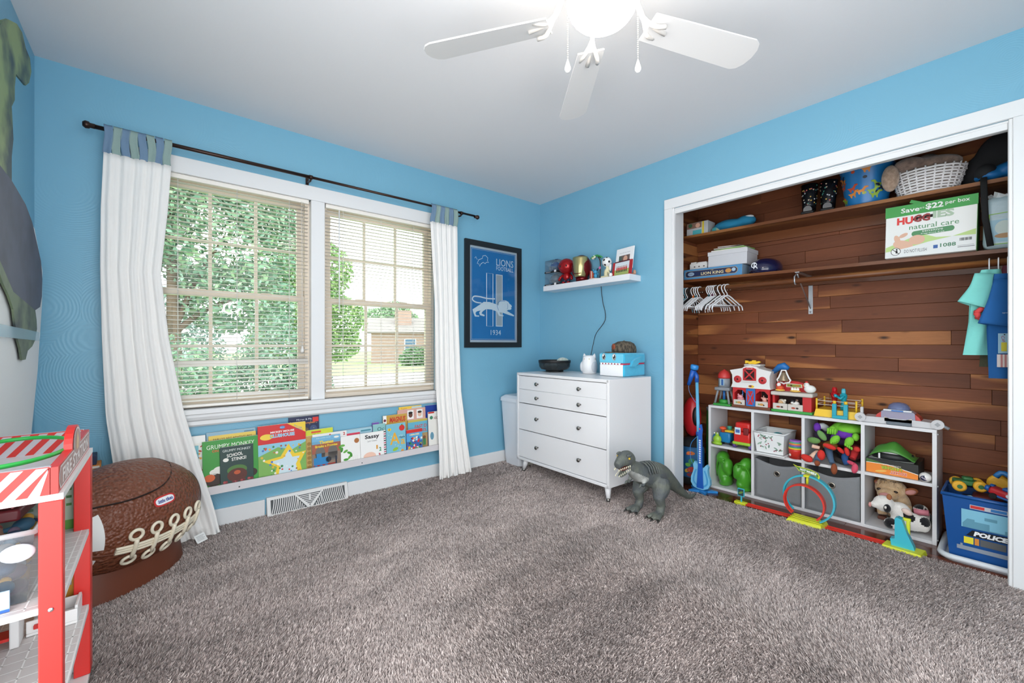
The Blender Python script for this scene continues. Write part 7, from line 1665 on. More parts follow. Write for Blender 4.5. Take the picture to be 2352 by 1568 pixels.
doll('dark plush doll buried at the bottom of the heap', c_, [('body', 'e', '#26262e', ((X(-2.27, c_), .16, Zr(.357)), (.09, .06, .04))), ('arm', 't', '#3a3430', ([(X(-2.265, c_), .11, Zr(.352)), (X(-2.285, c_), .03, Zr(.342)), (X(-2.33, c_), .005, Zr(.333))], .018, .014)), ('head', 'e', '#453a34', ((X(-2.36, c_), .135, Zr(.352)), (.03, .03, .03)))])

# fourth cube: launcher box, mask, ball
t = at('launcher_box', 'orange and black toy launcher box lying upside down in the fourth cube', 'box', .322, -2.5545, ZMD)
w_, h_, d_ = .112, .082, .24; OR = mat('#e8862a', .45); DKB = mat('#1f211f', .45)
m = MB(); m.rbox(-w_, 0, 0, w_, d_, h_, DKB, r=.0012); m.rect(-w_ + .01, .01, w_ - .02, d_ - .02, mat('#c4c4c2', .6), Fr((0, 0, h_), (1, 0, 0), (0, 1, 0)), .0008); bx_ = m.build('carton', t)
m = MB(); f_ = FRONT; m.poly([(-w_ + .001, .001), (w_ - .001, .001), (w_ - .001, .028), (.03, .048), (-.02, .058), (-w_ + .001, .056)], OR, f_, .0007); m.poly([(-w_ + .001, .056), (-.02, .058), (-w_ + .001, .08)], mat('#3f6a2f', .5), f_, .0007); m.line([(-w_ + .001, .057), (-.02, .059), (.03, .049), (w_ - .001, .029)], .003, mat('#f0efe6', .5), f_, .001)
m.text('ROCKET', .03, .018, .07, .018, mat('#f4efe6', .5), f_, .0014, bold=.06, rot=PI); m.text('ROCKET', .03, .018, .068, .016, mat('#c8322a', .5), f_, .0018, bold=.02, rot=PI); m.text('LAUGHER', .0, .04, .09, .02, mat('#1d1d1d', .5), f_, .0014, bold=.06, rot=PI); m.text('LAUGHER', .0, .04, .088, .0175, mat('#b8d83a', .5), f_, .0018, bold=.02, rot=PI); m.text('POWERTOWN', .0, .057, .08, .007, mat('#e8dfc8', .5), f_, .0014, rot=PI); m.disc(-.045, .016, .026, mat('#e8b45a', .5), .006, f_, .0012, rot=.2); m.build('box_print', bx_)
t = at('toy_mask', 'green and black plastic play mask resting on the launcher box', 'mask', .335, -2.552, ZMD + h_ + .0015)
m = MB(); MG = mat('#4a8a35', .35); m.grid(lambda u, v: (lerp(-.098, .10, u), lerp(.0, .15, v) - .02 * math.sin(PI * u), .012 + .085 * math.sin(PI * min(1, u * 1.05)) ** .8 * math.sin(PI * lerp(.15, .9, v)) + .006 * math.sin(14 * u) * math.sin(PI * v)), 24, 12, MG); o = m.build('green_shell', t); sd = o.modifiers.new('th', 'SOLIDIFY'); sd.thickness = .004
m = MB(); m.lathe([(.085, 0), (.09, .012), (.088, .032), (.08, .034)], mat('#1d1f20', .5), (-.005, .07, .0), 28, sx=1.05, sy=.8); m.build('black_band', t)
m = MB(); m.ell((-.005, .07, .035), (.075, .058, .03), mat('#e4e6e6', .4), 20, 10); m.build('white_ball', t)
m = MB(); m.rbox(-.055, -.008, .004, -.047, .003, .034, mat('#e8e8e8', .4), r=.001); m.build('strap_clip', t)
t = at('mini_football', 'small white and navy rubber football at the end of the fourth cube', 'ball', .318, -2.6942, ZMD); t.scale = (.87, .87, .87)
m = MB(); m.ell((0, 0, .029), (.0275, .034, .029), mat('#ebe8e4', .5), 20, 12, rot=rot(0, 0, 30)); bl = m.build('ball', t)
m = MB(); m.grid(lambda u, v: tuple(Vector((-.002, -.0, .027)) + Vector((.019 * lerp(0.001, 1, v) * math.cos(2 * PI * u), -.0325 * (1 - .16 * v * v), .0165 * lerp(0.001, 1, v) * math.sin(2 * PI * u)))), 20, 4, mat('#1d2744', .5), closed_u=True); m.build('navy_patch', bl)
m = MB(); m.text('Rockies', 0, 0, .026, .009, mat('#d8c8d4', .5), Fr((-.002, -.0338, .027), (.85, 0, -.5), (.5, 0, .85)), .0012, bold=.03); m.build('script_print', bl)

# plush cows in the lower fourth cube
def eye(t, c, r, mt): m = MB(); m.ell(c, r, mt, 10, 8); m.build('eye', t)
t = at('plush_cow', 'large cream highland cow plush with pink ears in the lower cube', 'plush toy', .478, -2.525, ZBT); t.scale = (.9, .72, .9)
CRMP = mat('#e0c29a', 1.0, h2='#d0ac80', vscale=30, bump=1.0, bscale=170, sheen=.4); PKP = mat('#d89a94', .9); BRP = mat('#6a4032', .7)
m = MB(); m.ell((.0, .06, .20), (.085, .075, .07), CRMP, 20, 14); m.ell((-.01, -.005, .172), (.055, .05, .042), CRMP, 16, 12); m.ell((.02, .09, .10), (.08, .08, .10), CRMP, 18, 12); m.tube([(-.045, .03, .14), (-.04, .005, .06), (-.035, -.005, .03)], [.03, .026, .025], CRMP, 12); m.tube([(.08, .03, .12), (.085, .01, .04)], [.03, .025], CRMP, 12); m.ell((.0, .06, .255), (.05, .05, .03), CRMP, 14, 10); m.remesh(.007, 2); m.build('body', t)
m = MB(); m.ell((-.014, -.052, .167), (.034, .014, .024), PKP, 14, 10); m.build('muzzle', t)
for s_ in (-1, 1):
    m = MB(); m.ell((.098 if s_ > 0 else -.05, .045, .225 if s_ < 0 else .21), (.04, .014, .024), mat('#a8643f', .9), 14, 8, rot=rot(0, -20 * s_, 15 * s_)); ea = m.build('ear', t)
    m = MB(); m.ell((.1 if s_ > 0 else -.052, .034, .223 if s_ < 0 else .208), (.029, .009, .015), PKP, 12, 8, rot=rot(0, -20 * s_, 15 * s_)); m.build('ear_lining', ea)
    m = MB(); m.ell((-.01 + s_ * .042, -.016, .2), (.012, .008, .008), mat('#2e1c14', .2), 12, 8); m.build('eye', t)
m = MB(); m.rbox(-.058, -.03, .0, -.014, .018, .022, BRP, r=.006); m.build('hoof', t)
r2 = random.Random(3); m = MB()
for k in range(60): a = r2.uniform(-.06, .06); m.tube([(a, .03 + r2.uniform(-.02, .04), .262), (a + r2.uniform(-.012, .012), .0, .252), (a * 1.1 + r2.uniform(-.01, .01), -.012, .225)], [.004, .003, .001], CRMP, 4)
m.build('forelock', t)['kind'] = 'stuff'
t = at('plush_cow', 'black and white cow plush with a brown ear lying in the lower cube', 'plush toy', .338, -2.583, ZBT)
WP = mat('#eeeae4', 1.0, bump=1.0, bscale=170, sheen=.4); BP_ = mat('#17161a', 1.0, bump=1.0, bscale=170, sheen=.3)
m = MB(); m.ell((-.065, .015, .13), (.05, .046, .046), WP, 18, 12); m.ell((.0, .04, .10), (.05, .045, .05), WP, 16, 12); m.ell((.04, .035, .055), (.08, .05, .052), WP, 18, 12); m.ell((-.1, -.01, .122), (.022, .022, .02), WP, 12, 8); m.ell((-.03, .0, .03), (.035, .03, .03), WP, 14, 10); m.ell((.1, .03, .06), (.03, .035, .045), WP, 14, 10); m.remesh(.006, 2)
m.remap(lambda c: BP_ if ((c - Vector((-.035, -.03, .06))).length < .032 or (c - Vector((.045, -.01, .095))).length < .028 or c.z < .016 and c.x > -.0 or (c - Vector((.115, .0, .085))).length < .028 or (c - Vector((-.05, -.03, .012))).length < .03) else None); m.v = [(a, b, max(0.0, c)) for a, b, c in m.v]; m.build('body', t)
m = MB(); m.ell((-.045, -.025, .118), (.017, .014, .024), BP_, 12, 8); m.build('eye_patch', t); m = MB(); m.ell((-.05, -.036, .124), (.006, .005, .009), mat('#efe8e0', .3), 8, 6); m.build('eye', t)
m = MB(); m.ell((-.122, -.016, .116), (.008, .013, .014), PKP, 10, 8); m.build('nose', t); m = MB(); m.ell((-.04, .0, .178), (.012, .01, .018), mat('#a86a42', .8), 10, 8); m.build('ear', t); m = MB(); m.ell((.035, .0, .115), (.025, .012, .016), mat('#e8cfc4', .9), 10, 8, rot=rot(0, 30, 0)); m.build('ear', t)
t = at('plush_cow', 'small pink-snouted cow plush at the back of the lower cube', 'plush toy', .478, -2.672, ZBT); t.scale = (.82, .82, .82)
m = MB(); m.ell((0, .03, .06), (.045, .05, .06), WP, 16, 12); m.ell((-.015, .0, .13), (.04, .038, .034), WP, 16, 12); m.remesh(.006, 2); m.remap(lambda c: BP_ if (c.z > .14 and c.x < -.0) or c.x > .03 else None); m.v = [(a, b, max(0.0, c)) for a, b, c in m.v]; m.build('body', t)
m = MB(); m.tube([(-.045, -.03, .115), (.03, -.03, .125)], [.022, .02], mat('#e08a9a', .6), 12); m.build('snout', t)
for x in (-.03, .012): eye(t, (x, -.034, .148), .006, mat('#141414', .2))

# ------------------------------------------------------------------ toys on top of the cubes
t = at('toy_silo', 'grey toy silo on legs with a red dome beside the barn', 'toy', .37, -1.608, ZT)
SGR = mat('#8d9298', .4); GRN = mat('#3a9a42', .4); DOME = mat('#c83a38', .4)
m = MB(); m.rbox(-.062, -.05, 0, .062, .06, .016, GRN, r=.005); m.lathe([(.036, .016), (.034, .042), (.0, .043)], GRN, n=20); m.build('base', t)
for (x, y) in ((-.046, -.036), (.046, -.036), (-.046, .042), (.046, .042)): m = MB(); m.tube([(x * 1.12, y, .016), (x * .9, y * .9, .07), (x * .72, y * .72, .115)], [.008, .0075, .009], SGR, 8); m.build('leg', t)
m = MB(); m.rbox(-.054, -.045, .112, .054, .05, .136, SGR, r=.006); m.build('platform', t)
m = MB(); m.lathe([(.041, .136), (.041, .205), (.038, .206)], SGR, (0, .003, 0), 28); tk = m.build('tank', t)
m = MB(); m.rect(-.015, .15, .018, .2, mat('#9ab8c8', .5), Fr((0, -.0385, 0)), .0015); m.rect(-.004, .152, .010, .196, mat('#2a5a9a', .5), Fr((0, -.0385, 0)), .002); m.build('sticker', tk)
m = MB(); m.lathe([(.046, .203), (.046, .212), (.041, .235), (.026, .255), (.008, .263), (.006, .268), (0, .268)], DOME, (0, .003, 0), 28); m.build('dome', t)
m = MB(); m.tube([(0, 0, .043), (0, 0, .112)], .01, mat('#2a6ab0', .4), 10); m.build('spout', t)

t = at('toy_barn', 'white and red toy barn with blue door and round red windows', 'toy', .335, -1.806, ZT)
BWH = mat('#e4e4e2', .45); BRD = mat('#c42a2e', .4); BBL = mat('#2470b8', .4); DKI = mat('#2a1512', .8)
w_, d_ = .122, .13; z0, z1, z2 = .022, .145, .29
m = MB(); m.rbox(-w_ - .005, -.006, 0, w_ + .003, d_, .022, mat('#6f4028', .6), r=.003); m.build('base', t)
m = MB()      # red lower walls round two arched stalls
def stall(x0, x1):
    return [(x0, .022), (x0, .115), (x0 + .02, .135), (x1 - .02, .135), (x1, .115), (x1, .022)]
m.box(-w_, .10, z0, w_, d_, z1, BRD); m.box(-w_, 0, z0, -w_ + .012, d_, z1, BRD); m.box(w_ - .012, 0, z0, w_, d_, z1, BRD); m.box(-.034, 0, z0, .034, .1, z1, BRD); m.box(-w_ + .012, 0, .128, -.034, .1, z1, BRD); m.box(.034, 0, .128, w_ - .012, .1, z1, BRD)
for (x0, x1) in ((-w_ + .012, -.034), (.034, w_ - .012)):
    m.prism([(x0, .105), (x0 + .022, .128), (x0, .128)], 0, -.02, BRD); m.prism([(x1, .105), (x1, .128), (x1 - .022, .128)], 0, -.02, BRD)
m.build('lower_walls', t)
m = MB(); 
for (x0, x1) in ((-w_ + .014, -.036), (.036, w_ - .014)): m.rect(x0, .022, x1, .128, DKI, Fr((0, .0985, 0)), .0)
m.build('stall_back', t)
m = MB(); m.prism([(-w_ - .01, z1), (-w_ - .006, z1 + .01), (-w_, z1 + .03), (-w_ - .002, z2 - .055), (-w_ - .018, z2 - .022), (-.055, z2 - .004), (-.04, z2 + .008), (0, z2 + .016), (.04, z2 + .008), (.055, z2 - .004), (w_ + .012, z2 - .022), (w_, z2 - .055), (w_, z1 + .03), (w_ + .004, z1 + .01), (w_ + .008, z1)], -d_, .006, BWH); m.build('upper_walls', t)
m = MB(); m.rbox(-.055, .02, z2 + .01, .055, d_ - .01, z2 + .024, mat('#d6d4cf', .5), r=.006); m.build('roof_ridge', t)
f_ = Fr((0, -.006, 0)); m = MB(); m.prism([(-.048, .2), (.038, .2), (.038, .282), (.02, .291), (-.03, .291), (-.048, .282)], 0, .006, BRD, f_); m.poly([(-.038, .206), (.028, .206), (.028, .276), (-.038, .276)], DKI, f_, .0065); hd_ = m.build('hay_door', t)
m = MB(); m.line([(-.036, .208), (.026, .274)], .009, BRD, f_, .009); m.line([(-.036, .274), (.026, .208)], .009, BRD, f_, .0092); m.build('cross_brace', hd_)
m = MB(); m.rbox(-.052, -.022, .19, .042, -.004, .198, BWH, r=.002); m.build('ledge', t)
m = MB(); m.disc(-.004, .285, .02, mat('#e8a0a4', .5), .007, f_, .0068); m.disc(-.004, .285, .017, mat('#b83a3c', .5), .005, f_, .0072); m.build('badge', hd_)
for x in (-.085, .078):
    m = MB(); m.lathe([(.0255, 0), (.0255, .004), (.022, .006), (0, .006)], BRD, n=24, mtx=Matrix.Translation((x, -.006, .205)) @ Matrix.Rotation(R(90), 4, 'X')); wn = m.build('round_window', t)
    m = MB(); m.poly([(x - .008, .205), (x, .197), (x + .008, .205), (x, .213)], DKI, f_, .0068)
    for k in range(8): a = k * PI / 4 + .4; m.disc(x + .0165 * math.cos(a), .205 + .0165 * math.sin(a), .0028, mat('#7a1518', .5), fr=f_, h=.0068, n=6)
    m.build('window_cutout', wn)
m = MB(); m.disc(.005, .158, .02, YL, .01, f_, .001); m.disc(0, .16, .01, mat('#7a2a4a', .5), .006, f_, .0014); m.build('yellow_badge', t)
m = MB(); m.rbox(-.029, -.009, .018, .031, .0, .142, BBL, r=.002); do_ = m.build('door', t); f2 = Fr((0, -.009, 0))
m = MB(); m.rect(-.02, .03, .022, .125, BRD, f2, .0008); m.line([(-.02, .03), (.022, .125)], .006, BBL, f2, .0016); m.line([(-.02, .125), (.022, .03)], .006, BBL, f2, .0018); m.build('cross_brace', do_)
for (x0, x1) in ((-w_ + .012, -.036), (.036, w_ - .01)):
    m = MB(); m.rbox(x0 - .003, -.012, .02, x1, -.004, .058, mat('#cfc8c0', .5), r=.003); f3 = Fr((0, -.012, 0)); m.disc((x0 + x1) / 2, .038, .014, mat('#c8904a', .6), .008, f3, .0006); m.disc((x0 + x1) / 2 - .018, .038, .006, mat('#7aa05a', .6), fr=f3, h=.0008); m.disc((x0 + x1) / 2 + .014, .034, .005, mat('#3a2a22', .6), fr=f3, h=.0009); m.build('stall_gate', t)
m = MB(); m.prism([(-.052, .318), (-.03, .322), (-.03, .314), (.0, .316), (.0, .31), (.02, .316), (.04, .324), (.052, .33), (.04, .337), (.02, .334), (.018, .342), (-.004, .342), (-.008, .336), (-.03, .332), (-.03, .338), (-.052, .34)], -.05, -.038, YL); m.tube([(-.01, .044, .31), (-.01, .044, .322)], .004, YL, 8); m.build('weather_vane', t)
m = MB(); m.tube([(w_, .06, .262), (w_ + .045, .05, .302), (w_ + .07, .045, .308), (w_ + .10, .045, .292)], [.014, .022, .026, .012], BBL, 10); m.build('bell_bracket', t)
m = MB(); bp = [(-.012, .085), (-.02, .06), (-.03, .035), (-.04, .02), (-.034, .006), (-.008, .0), (.0, -.006), (.008, .0), (.034, .006), (.04, .02), (.03, .035), (.02, .06), (.012, .085)]
m.tube([(w_ + .075 + a, .028, .195 + b) for a, b in bp], .0055, mat('#eeeeec', .4), 8, closed=True); m.build('bell_frame', t)
m = MB(); m.lathe([(.03, 0), (.027, .01), (.017, .03), (.012, .055), (0, .06)], mat('#a8957c', .3, metal=.6), (w_ + .075, .028, .208), 18); m.build('bell', t)
def farm(name, label, x, y, z, parts, g='toy farm animals'):
    t = at(name, label, 'toy animal', x, y, z, 0, g)
    for nm, c, ctr, r in parts: m = MB(); m.ell(ctr, r, mat(c, .5), 12, 8); m.build(nm, t)
PG, PK2 = '#e8a0a8', '#f0b0a0'
farm('toy_pig', 'pink toy pig in the stall under the blue faucet', .372, -1.726, ZT + .0235, [('body', PG, (0, .0, .03), (.024, .028, .026)), ('head', PG, (.0, -.015, .052), (.019, .016, .016)), ('ear', PG, (-.014, -.01, .066), (.006, .004, .008)), ('ear', PG, (.014, -.01, .066), (.006, .004, .008)), ('snout', '#d88a94', (0, -.031, .05), (.007, .004, .006))])
farm('toy_pig', 'salmon toy calf in the stall beside the chicken coop', .372, -1.886, ZT + .0235, [('body', PK2, (0, .0, .024), (.02, .026, .022)), ('head', PK2, (.0, -.012, .048), (.015, .014, .014)), ('ear', PK2, (-.016, -.008, .055), (.009, .004, .006)), ('ear', PK2, (.018, -.008, .053), (.009, .004, .006)), ('horn', PK2, (-.008, -.004, .066), (.003, .003, .008))])
m = MB(); m.tube([(0, 0, 0), (.012, 0, .012), (.0, 0, .02), (-.012, 0, .012)], .005, BBL, 8, closed=True); m.tube([(0, 0, .02), (0, 0, -.02)], .003, BBL, 6); o = m.build('toy_faucet', None, (.338, -1.752, ZT + .108)); tag(o, 'small blue toy faucet hanging in the barn stall', 'toy part')

t = at('toy_coop', 'red toy chicken coop on a green base with nesting ledge', 'toy', .335, -2.056, ZT)
w_ = .118
m = MB(); m.rbox(-w_, -.012, 0, w_, .11, .018, GRN, r=.004); m.build('base', t)
m = MB(); m.box(-w_ + .006, .085, .018, w_ - .006, .1, .13, BRD); m.box(-w_ + .006, .0, .018, -w_ + .02, .09, .13, BRD); m.box(w_ - .055, .0, .018, w_ - .006, .09, .13, BRD); m.build('lower_walls', t)
m = MB(); m.rect(-w_ + .02, .02, w_ - .055, .125, DKI, Fr((0, .0845, 0)), .0); m.build('dark_inside', t)
m = MB(); m.rbox(-w_ - .002, -.016, .112, w_ + .004, .1, .138, mat('#cbc4bc', .5), r=.008, seg=3); m.build('ledge', t)
m = MB(); pts = [(-w_ + .004, .138), (w_ - .02, .138), (w_ - .02, .165), (.07, .19), (.02, .205), (-.04, .21), (-w_ + .02, .2), (-w_ + .004, .18)]; m.prism(pts, -.1, -.07, BRD); bd = m.build('back_board', t)
m = MB(); m.prism([(-.05, .165), (.045, .165), (.04, .188), (-.05, .192)], -.07, -.066, mat('#e6ddc8', .5)); f_ = Fr((0, .066, 0)); m.rect(-.044, .169, .036, .186, mat('#8a9a3a', .6), f_, .0006); m.disc(-.02, .178, .006, mat('#5a2a20', .6), fr=f_, h=.001); m.disc(.015, .178, .012, mat('#c87a2a', .6), .004, f_, .001); m.build('sign', bd)
for (x0, x1) in ((-w_ + .012, -.02), (-.018, w_ - .05)):
    m = MB(); m.rbox(x0, -.014, .018, x1, -.006, .06, mat('#cfc8c0', .5), r=.003); f3 = Fr((0, -.014, 0)); m.disc((x0 + x1) / 2 - .01, .036, .012, mat('#b0482f', .6), .006, f3, .0006); m.disc((x0 + x1) / 2 + .012, .036, .008, mat('#3a2a22', .6), .006, f3, .0008); m.build('stall_gate', t)
farm('toy_hen', 'red and white toy hen on a yellow nest on the coop ledge', .35, -1.985, ZT + .139, [('nest', '#eec05a', (0, 0, .008), (.03, .024, .008)), ('body', '#d8552a', (0, 0, .022), (.025, .02, .016)), ('head', '#f0efec', (-.006, -.004, .044), (.012, .012, .014)), ('comb', '#d22f26', (-.006, -.004, .06), (.008, .004, .006))])
farm('toy_eggs', 'yellow toy egg tray with white eggs on the coop ledge', .345, -2.075, ZT + .139, [('tray', '#eec05a', (0, 0, .008), (.032, .02, .008)), ('egg', '#f2f0ea', (-.016, -.002, .02), (.009, .009, .011)), ('egg', '#f2f0ea', (0, -.003, .02), (.009, .009, .011)), ('egg', '#f2f0ea', (.016, -.002, .02), (.009, .009, .011))])
farm('toy_hen', 'big white toy hen standing on the end of the coop ledge', .36, -2.15, ZT + .139, [('body', '#eef0ec', (.004, 0, .026), (.034, .026, .026)), ('head', '#eef0ec', (-.014, -.004, .05), (.017, .016, .018)), ('comb', '#d22f26', (-.014, -.004, .07), (.009, .004, .006)), ('beak', '#e8902a', (-.033, -.01, .048), (.005, .004, .004)), ('wattle', '#d22f26', (-.03, -.012, .038), (.004, .004, .006)), ('eye', '#1a3a2a', (-.02, -.02, .054), (.002, .002, .003))])
farm('toy_sheep', 'cream and tan toy sheep in the coop stall', .37, -1.99, ZT + .0195, [('body', '#e6dccb', (0, 0, .04), (.024, .024, .026)), ('face', '#d2a878', (-.002, -.018, .042), (.016, .012, .014)), ('ear', '#e6dccb', (.022, -.01, .058), (.007, .005, .008))])
farm('toy_cow', 'black and white toy cow in the coop stall', .366, -2.07, ZT + .0195, [('body', '#efece6', (0, 0, .036), (.026, .024, .024)), ('head', '#2c2a2e', (-.01, -.012, .056), (.014, .012, .012)), ('muzzle', '#efece6', (-.012, -.022, .048), (.009, .008, .008)), ('ear', '#8a6a5a', (.012, -.01, .066), (.008, .004, .006)), ('patch', '#8a5a3f', (-.022, -.014, .034), (.012, .01, .01))])

t = at('boxing_ring_toy', 'yellow boxing ring game with white ropes', 'toy', .335, -2.293, ZT)
m = MB(); m.hexa([(-.113, 0, 0), (.113, 0, 0), (.108, .19, 0), (-.108, .19, 0)], [(-.104, .008, .045), (.104, .008, .045), (.102, .182, .045), (-.102, .182, .045)], YL); m.build('platform', t)
posts = [(-.1, .012), (.1, .012), (.098, .178), (-.098, .178)]
for x, y in posts: m = MB(); m.tube([(x, y, .044), (x, y, .112)], .0055, YL, 8); m.build('corner_post', t)
for z in (.075, .1):
    for k in range(4): m = MB(); m.tube([(posts[k][0], posts[k][1], z), (posts[(k + 1) % 4][0], posts[(k + 1) % 4][1], z)], .0018, mat('#e8e4da', .5), 6); m.build('rope', t)
m = MB(); TQ = mat('#1fa0b4', .35); m.rbox(-.012, -.03, .0, .066, -.004, .02, TQ, r=.003); m.rbox(-.012, -.028, .018, .010, -.006, .09, TQ, r=.003); m.rbox(.044, -.028, .018, .066, -.006, .09, TQ, r=.003); co = m.build('control_grip', t)
for x in (-.001, .055): m = MB(); m.tube([(x, -.017, .09), (x, -.017, .108)], .009, YL, 10); m.build('button', co)
def robot(label, mt, x, y, rz):
    t = at('toy_robot', label, 'toy robot', x, y, ZT + .046, rz, 'boxing robots')
    m = MB(); m.lathe([(.022, 0), (.024, .02), (.016, .045), (.02, .06), (.024, .075), (.026, .09), (.02, .1), (.01, .104)], mt, n=16, sx=1.0, sy=.75); m.build('torso', t)
    m = MB(); m.rbox(-.012, -.011, .102, .012, .011, .128, mt, r=.004); m.rbox(-.009, -.008, .126, .009, .008, .133, mt, r=.002); m.build('head', t)
    for s_ in (-1, 1): m = MB(); m.tube([(s_ * .026, 0, .09), (s_ * .034, -.016, .072), (s_ * .014, -.036, .084)], [.010, .008, .007], mt, 8); m.ell((s_ * .013, -.04, .086), (.009, .009, .010), mt, 10, 8); m.build('arm', t)
robot('red boxing robot with raised fists in the toy ring', mat('#c22028', .3), .468, -2.26, R(70)); robot('turquoise boxing robot with raised fists in the toy ring', mat('#1fa0b4', .3), .405, -2.319, R(-75))

t = at('toy_lookout', 'red, grey and blue toy launch base with a clear dome', 'toy', .322, -2.58, ZT)
LGY = mat('#c4c4c6', .4); m = MB(); m.prism([(-.17, .0), (.17, .0), (.15, .03), (.09, .034), (-.09, .034), (-.15, .032)], -.12, -.0, LGY); m.build('base', t)
for s_ in (-1, 1):
    m = MB(); m.cyl((s_ * .162, -.016, .026), (s_ * .162, .01, .026), .0255, LGY, n=20); m.prism([(s_ * .162 - .012, .026), (s_ * .162, .014), (s_ * .162 + .012, .026), (s_ * .162, .038)], .016, .018, mat('#9a9ca0', .4)); m.build('pivot_wheel', t)
m = MB(); m.rbox(-.165, .0, .04, -.15, .02, .085, LGY, r=.003); m.build('launch_arm', t); m = MB(); m.tube([(.165, .0, .03), (.205, -.005, .008)], .008, mat('#8a8e94', .4), 8); m.build('launch_arm', t)
m = MB(); m.prism([(-.098, .0), (.1, .0), (.098, .03), (.088, .05), (.065, .072), (-.065, .072), (-.09, .05), (-.098, .03)], -.1, -.014, mat('#c02f2a', .35)); m.build('red_shell', t)
m = MB(); m.prism([(-.07, .014), (.075, .014), (.072, .07), (.055, .082), (-.055, .082), (-.07, .07)], -.06, -.002, mat('#8fb0d0', .15, alpha=.55)); m.build('window_front', t)
m = MB(); m.prism([(-.055, .016), (.06, .016), (.06, .04), (.03, .03), (-.03, .03), (-.055, .04)], -.004, .0, mat('#c8b8a0', .5)); m.build('interior_print', t)
m = MB(); m.rbox(-.06, -.003, .076, .06, .02, .084, mat('#e4e6ea', .4), r=.002); m.rbox(-.025, -.005, .0745, .025, .018, .083, mat('#3f7ac4', .4), r=.002); m.build('roof_bar', t)
m = MB(); m.lathe([(.05, .0), (.049, .012), (.042, .028), (.025, .04), (0, .044)], mat('#6f86b4', .1, alpha=.6), (0, .055, .08), 24); m.build('dome', t)
m = MB(); m.rbox(-.045, -.018, .0, .06, .0, .018, mat('#5f6a74', .4), r=.003); m.build('front_tray', t)

# ------------------------------------------------------------------ closet floor toys
t = thing('loop_track', 'red and turquoise toy loop track with a yellow base and sign', 'toy track', (.10, -2.205, ZC), CLOSET)
TR = mat('#d63a2e', .35); TQ2 = mat('#3fb4c8', .35); YG = mat('#d8dc2f', .4)
m = MB(); m.hexa([(-.095, -.075, 0), (.095, -.075, 0), (.10, .05, 0), (-.085, .05, 0)], [(-.08, -.06, .026), (.085, -.062, .026), (.088, .04, .03), (-.07, .04, .03)], YG); bs = m.build('base', t)
for k in range(4): m = MB(); m.tube(curve([(-.08 + .0, -.05 + .028 * k, .029), (0, -.055 + .028 * k, .027), (.085, -.056 + .028 * k, .028)], 8), .003, YG, 6); m.build('base_rib', bs)
def loop(cx, cy, cz, r, a0, a1, dy, mt, nm):
    m = MB(); n = 44; W3 = .017
    ring = []
    for i in range(n):
        f = i / (n - 1); a = lerp(a0, a1, f); c = Vector((cx + r * math.cos(a), cy + dy * f, cz + r * 1.0 * math.sin(a))); nr = Vector((-math.cos(a), 0, -math.sin(a)))
        ring.append([c + Vector((0, -W3, 0)) + nr * .009, c + Vector((0, -W3, 0)), c + Vector((0, W3, 0)), c + Vector((0, W3, 0)) + nr * .009, c + Vector((0, W3 - .003, 0)) + nr * .009, c + Vector((0, W3 - .003, 0)) + nr * .003, c + Vector((0, -W3 + .003, 0)) + nr * .003, c + Vector((0, -W3 + .003, 0)) + nr * .009])
    vs = [p for q in ring for p in q]; fs = [(i * 8 + k, i * 8 + (k + 1) % 8, (i + 1) * 8 + (k + 1) % 8, (i + 1) * 8 + k) for i in range(n - 1) for k in range(8)]
    m.add(vs, fs, mt, False); return m.build(nm, t)
loop(.005, -.01, .150, .137, R(-60), R(228), .05, TQ2, 'outer_loop'); loop(-.005, -.045, .132, .108, R(-48), R(232), .03, TR, 'inner_loop')
m = MB(); m.tube([(0, .01, .235), (.0, .012, .285)], .007, YG, 8); m.rbox(-.016, -.01, .278, .014, .03, .29, YG, r=.003); m.build('sign_post', t)
sp_ = [(-.075, .338), (-.055, .318), (-.045, .303), (-.01, .298), (.03, .297), (.05, .283), (.058, .275), (.062, .292), (.05, .31), (.02, .322), (-.03, .328), (-.055, .33)]
m = MB(); m.prism(sp_, -.018, -.014, YG); sn = m.build('sign', t); m = MB(); f_ = Fr((0, .014, 0)); m.poly([(a * .9, .31 + (b - .31) * .78) for a, b in sp_], mat('#3f7a3a', .5), f_, .0006); m.text('HOT WHEELS', .004, .309, .085, .014, mat('#f2f4ec', .5), f_, .0012, bold=.05, rot=R(-9)); m.build('sign_lettering', sn)
def strip(x0, x1, y): m = MB(); m.box(x0, y - .017, .004, x1, y + .017, .007, TR); m.box(x0, y - .019, .004, x1, y - .016, .015, TR); m.box(x0, y + .016, .004, x1, y + .019, .015, TR); return m.build('track_strip', t)
strip(-.345, -.085, .022); strip(.09, .37, .005)
m = MB(); m.rbox(-.42, .005, 0, -.345, .045, .016, YG, r=.004); m.rbox(-.405, -.012, 0, -.36, .06, .01, YG, r=.003); m.build('start_base', t)
m = MB(); m.rbox(-.385, .022, .014, -.375, .03, .055, TQ2, r=.002); m.rbox(-.402, .02, .052, -.36, .03, .105, TQ2, r=.002); m.rect(-.398, .057, -.364, .1, mat('#24404a', .5), Fr((0, .02, 0)), .0006); m.disc(-.381, .078, .016, mat('#6a8a3a', .5), .007, Fr((0, .02, 0)), .001, rot=.5); m.build('start_flag', t)
m = MB(); m.hexa([(.35, -.06, 0), (.505, -.075, 0), (.515, .025, 0), (.36, .03, 0)], [(.352, -.055, .022), (.5, -.07, .022), (.51, .02, .022), (.36, .026, .022)], YG); m.build('launcher_base', t)
m = MB(); m.prism([(.385, .02), (.475, .02), (.47, .04), (.445, .1), (.425, .165), (.41, .172), (.398, .165), (.398, .06), (.38, .055)], -.012, .032, TQ2); m.build('launcher_body', t)
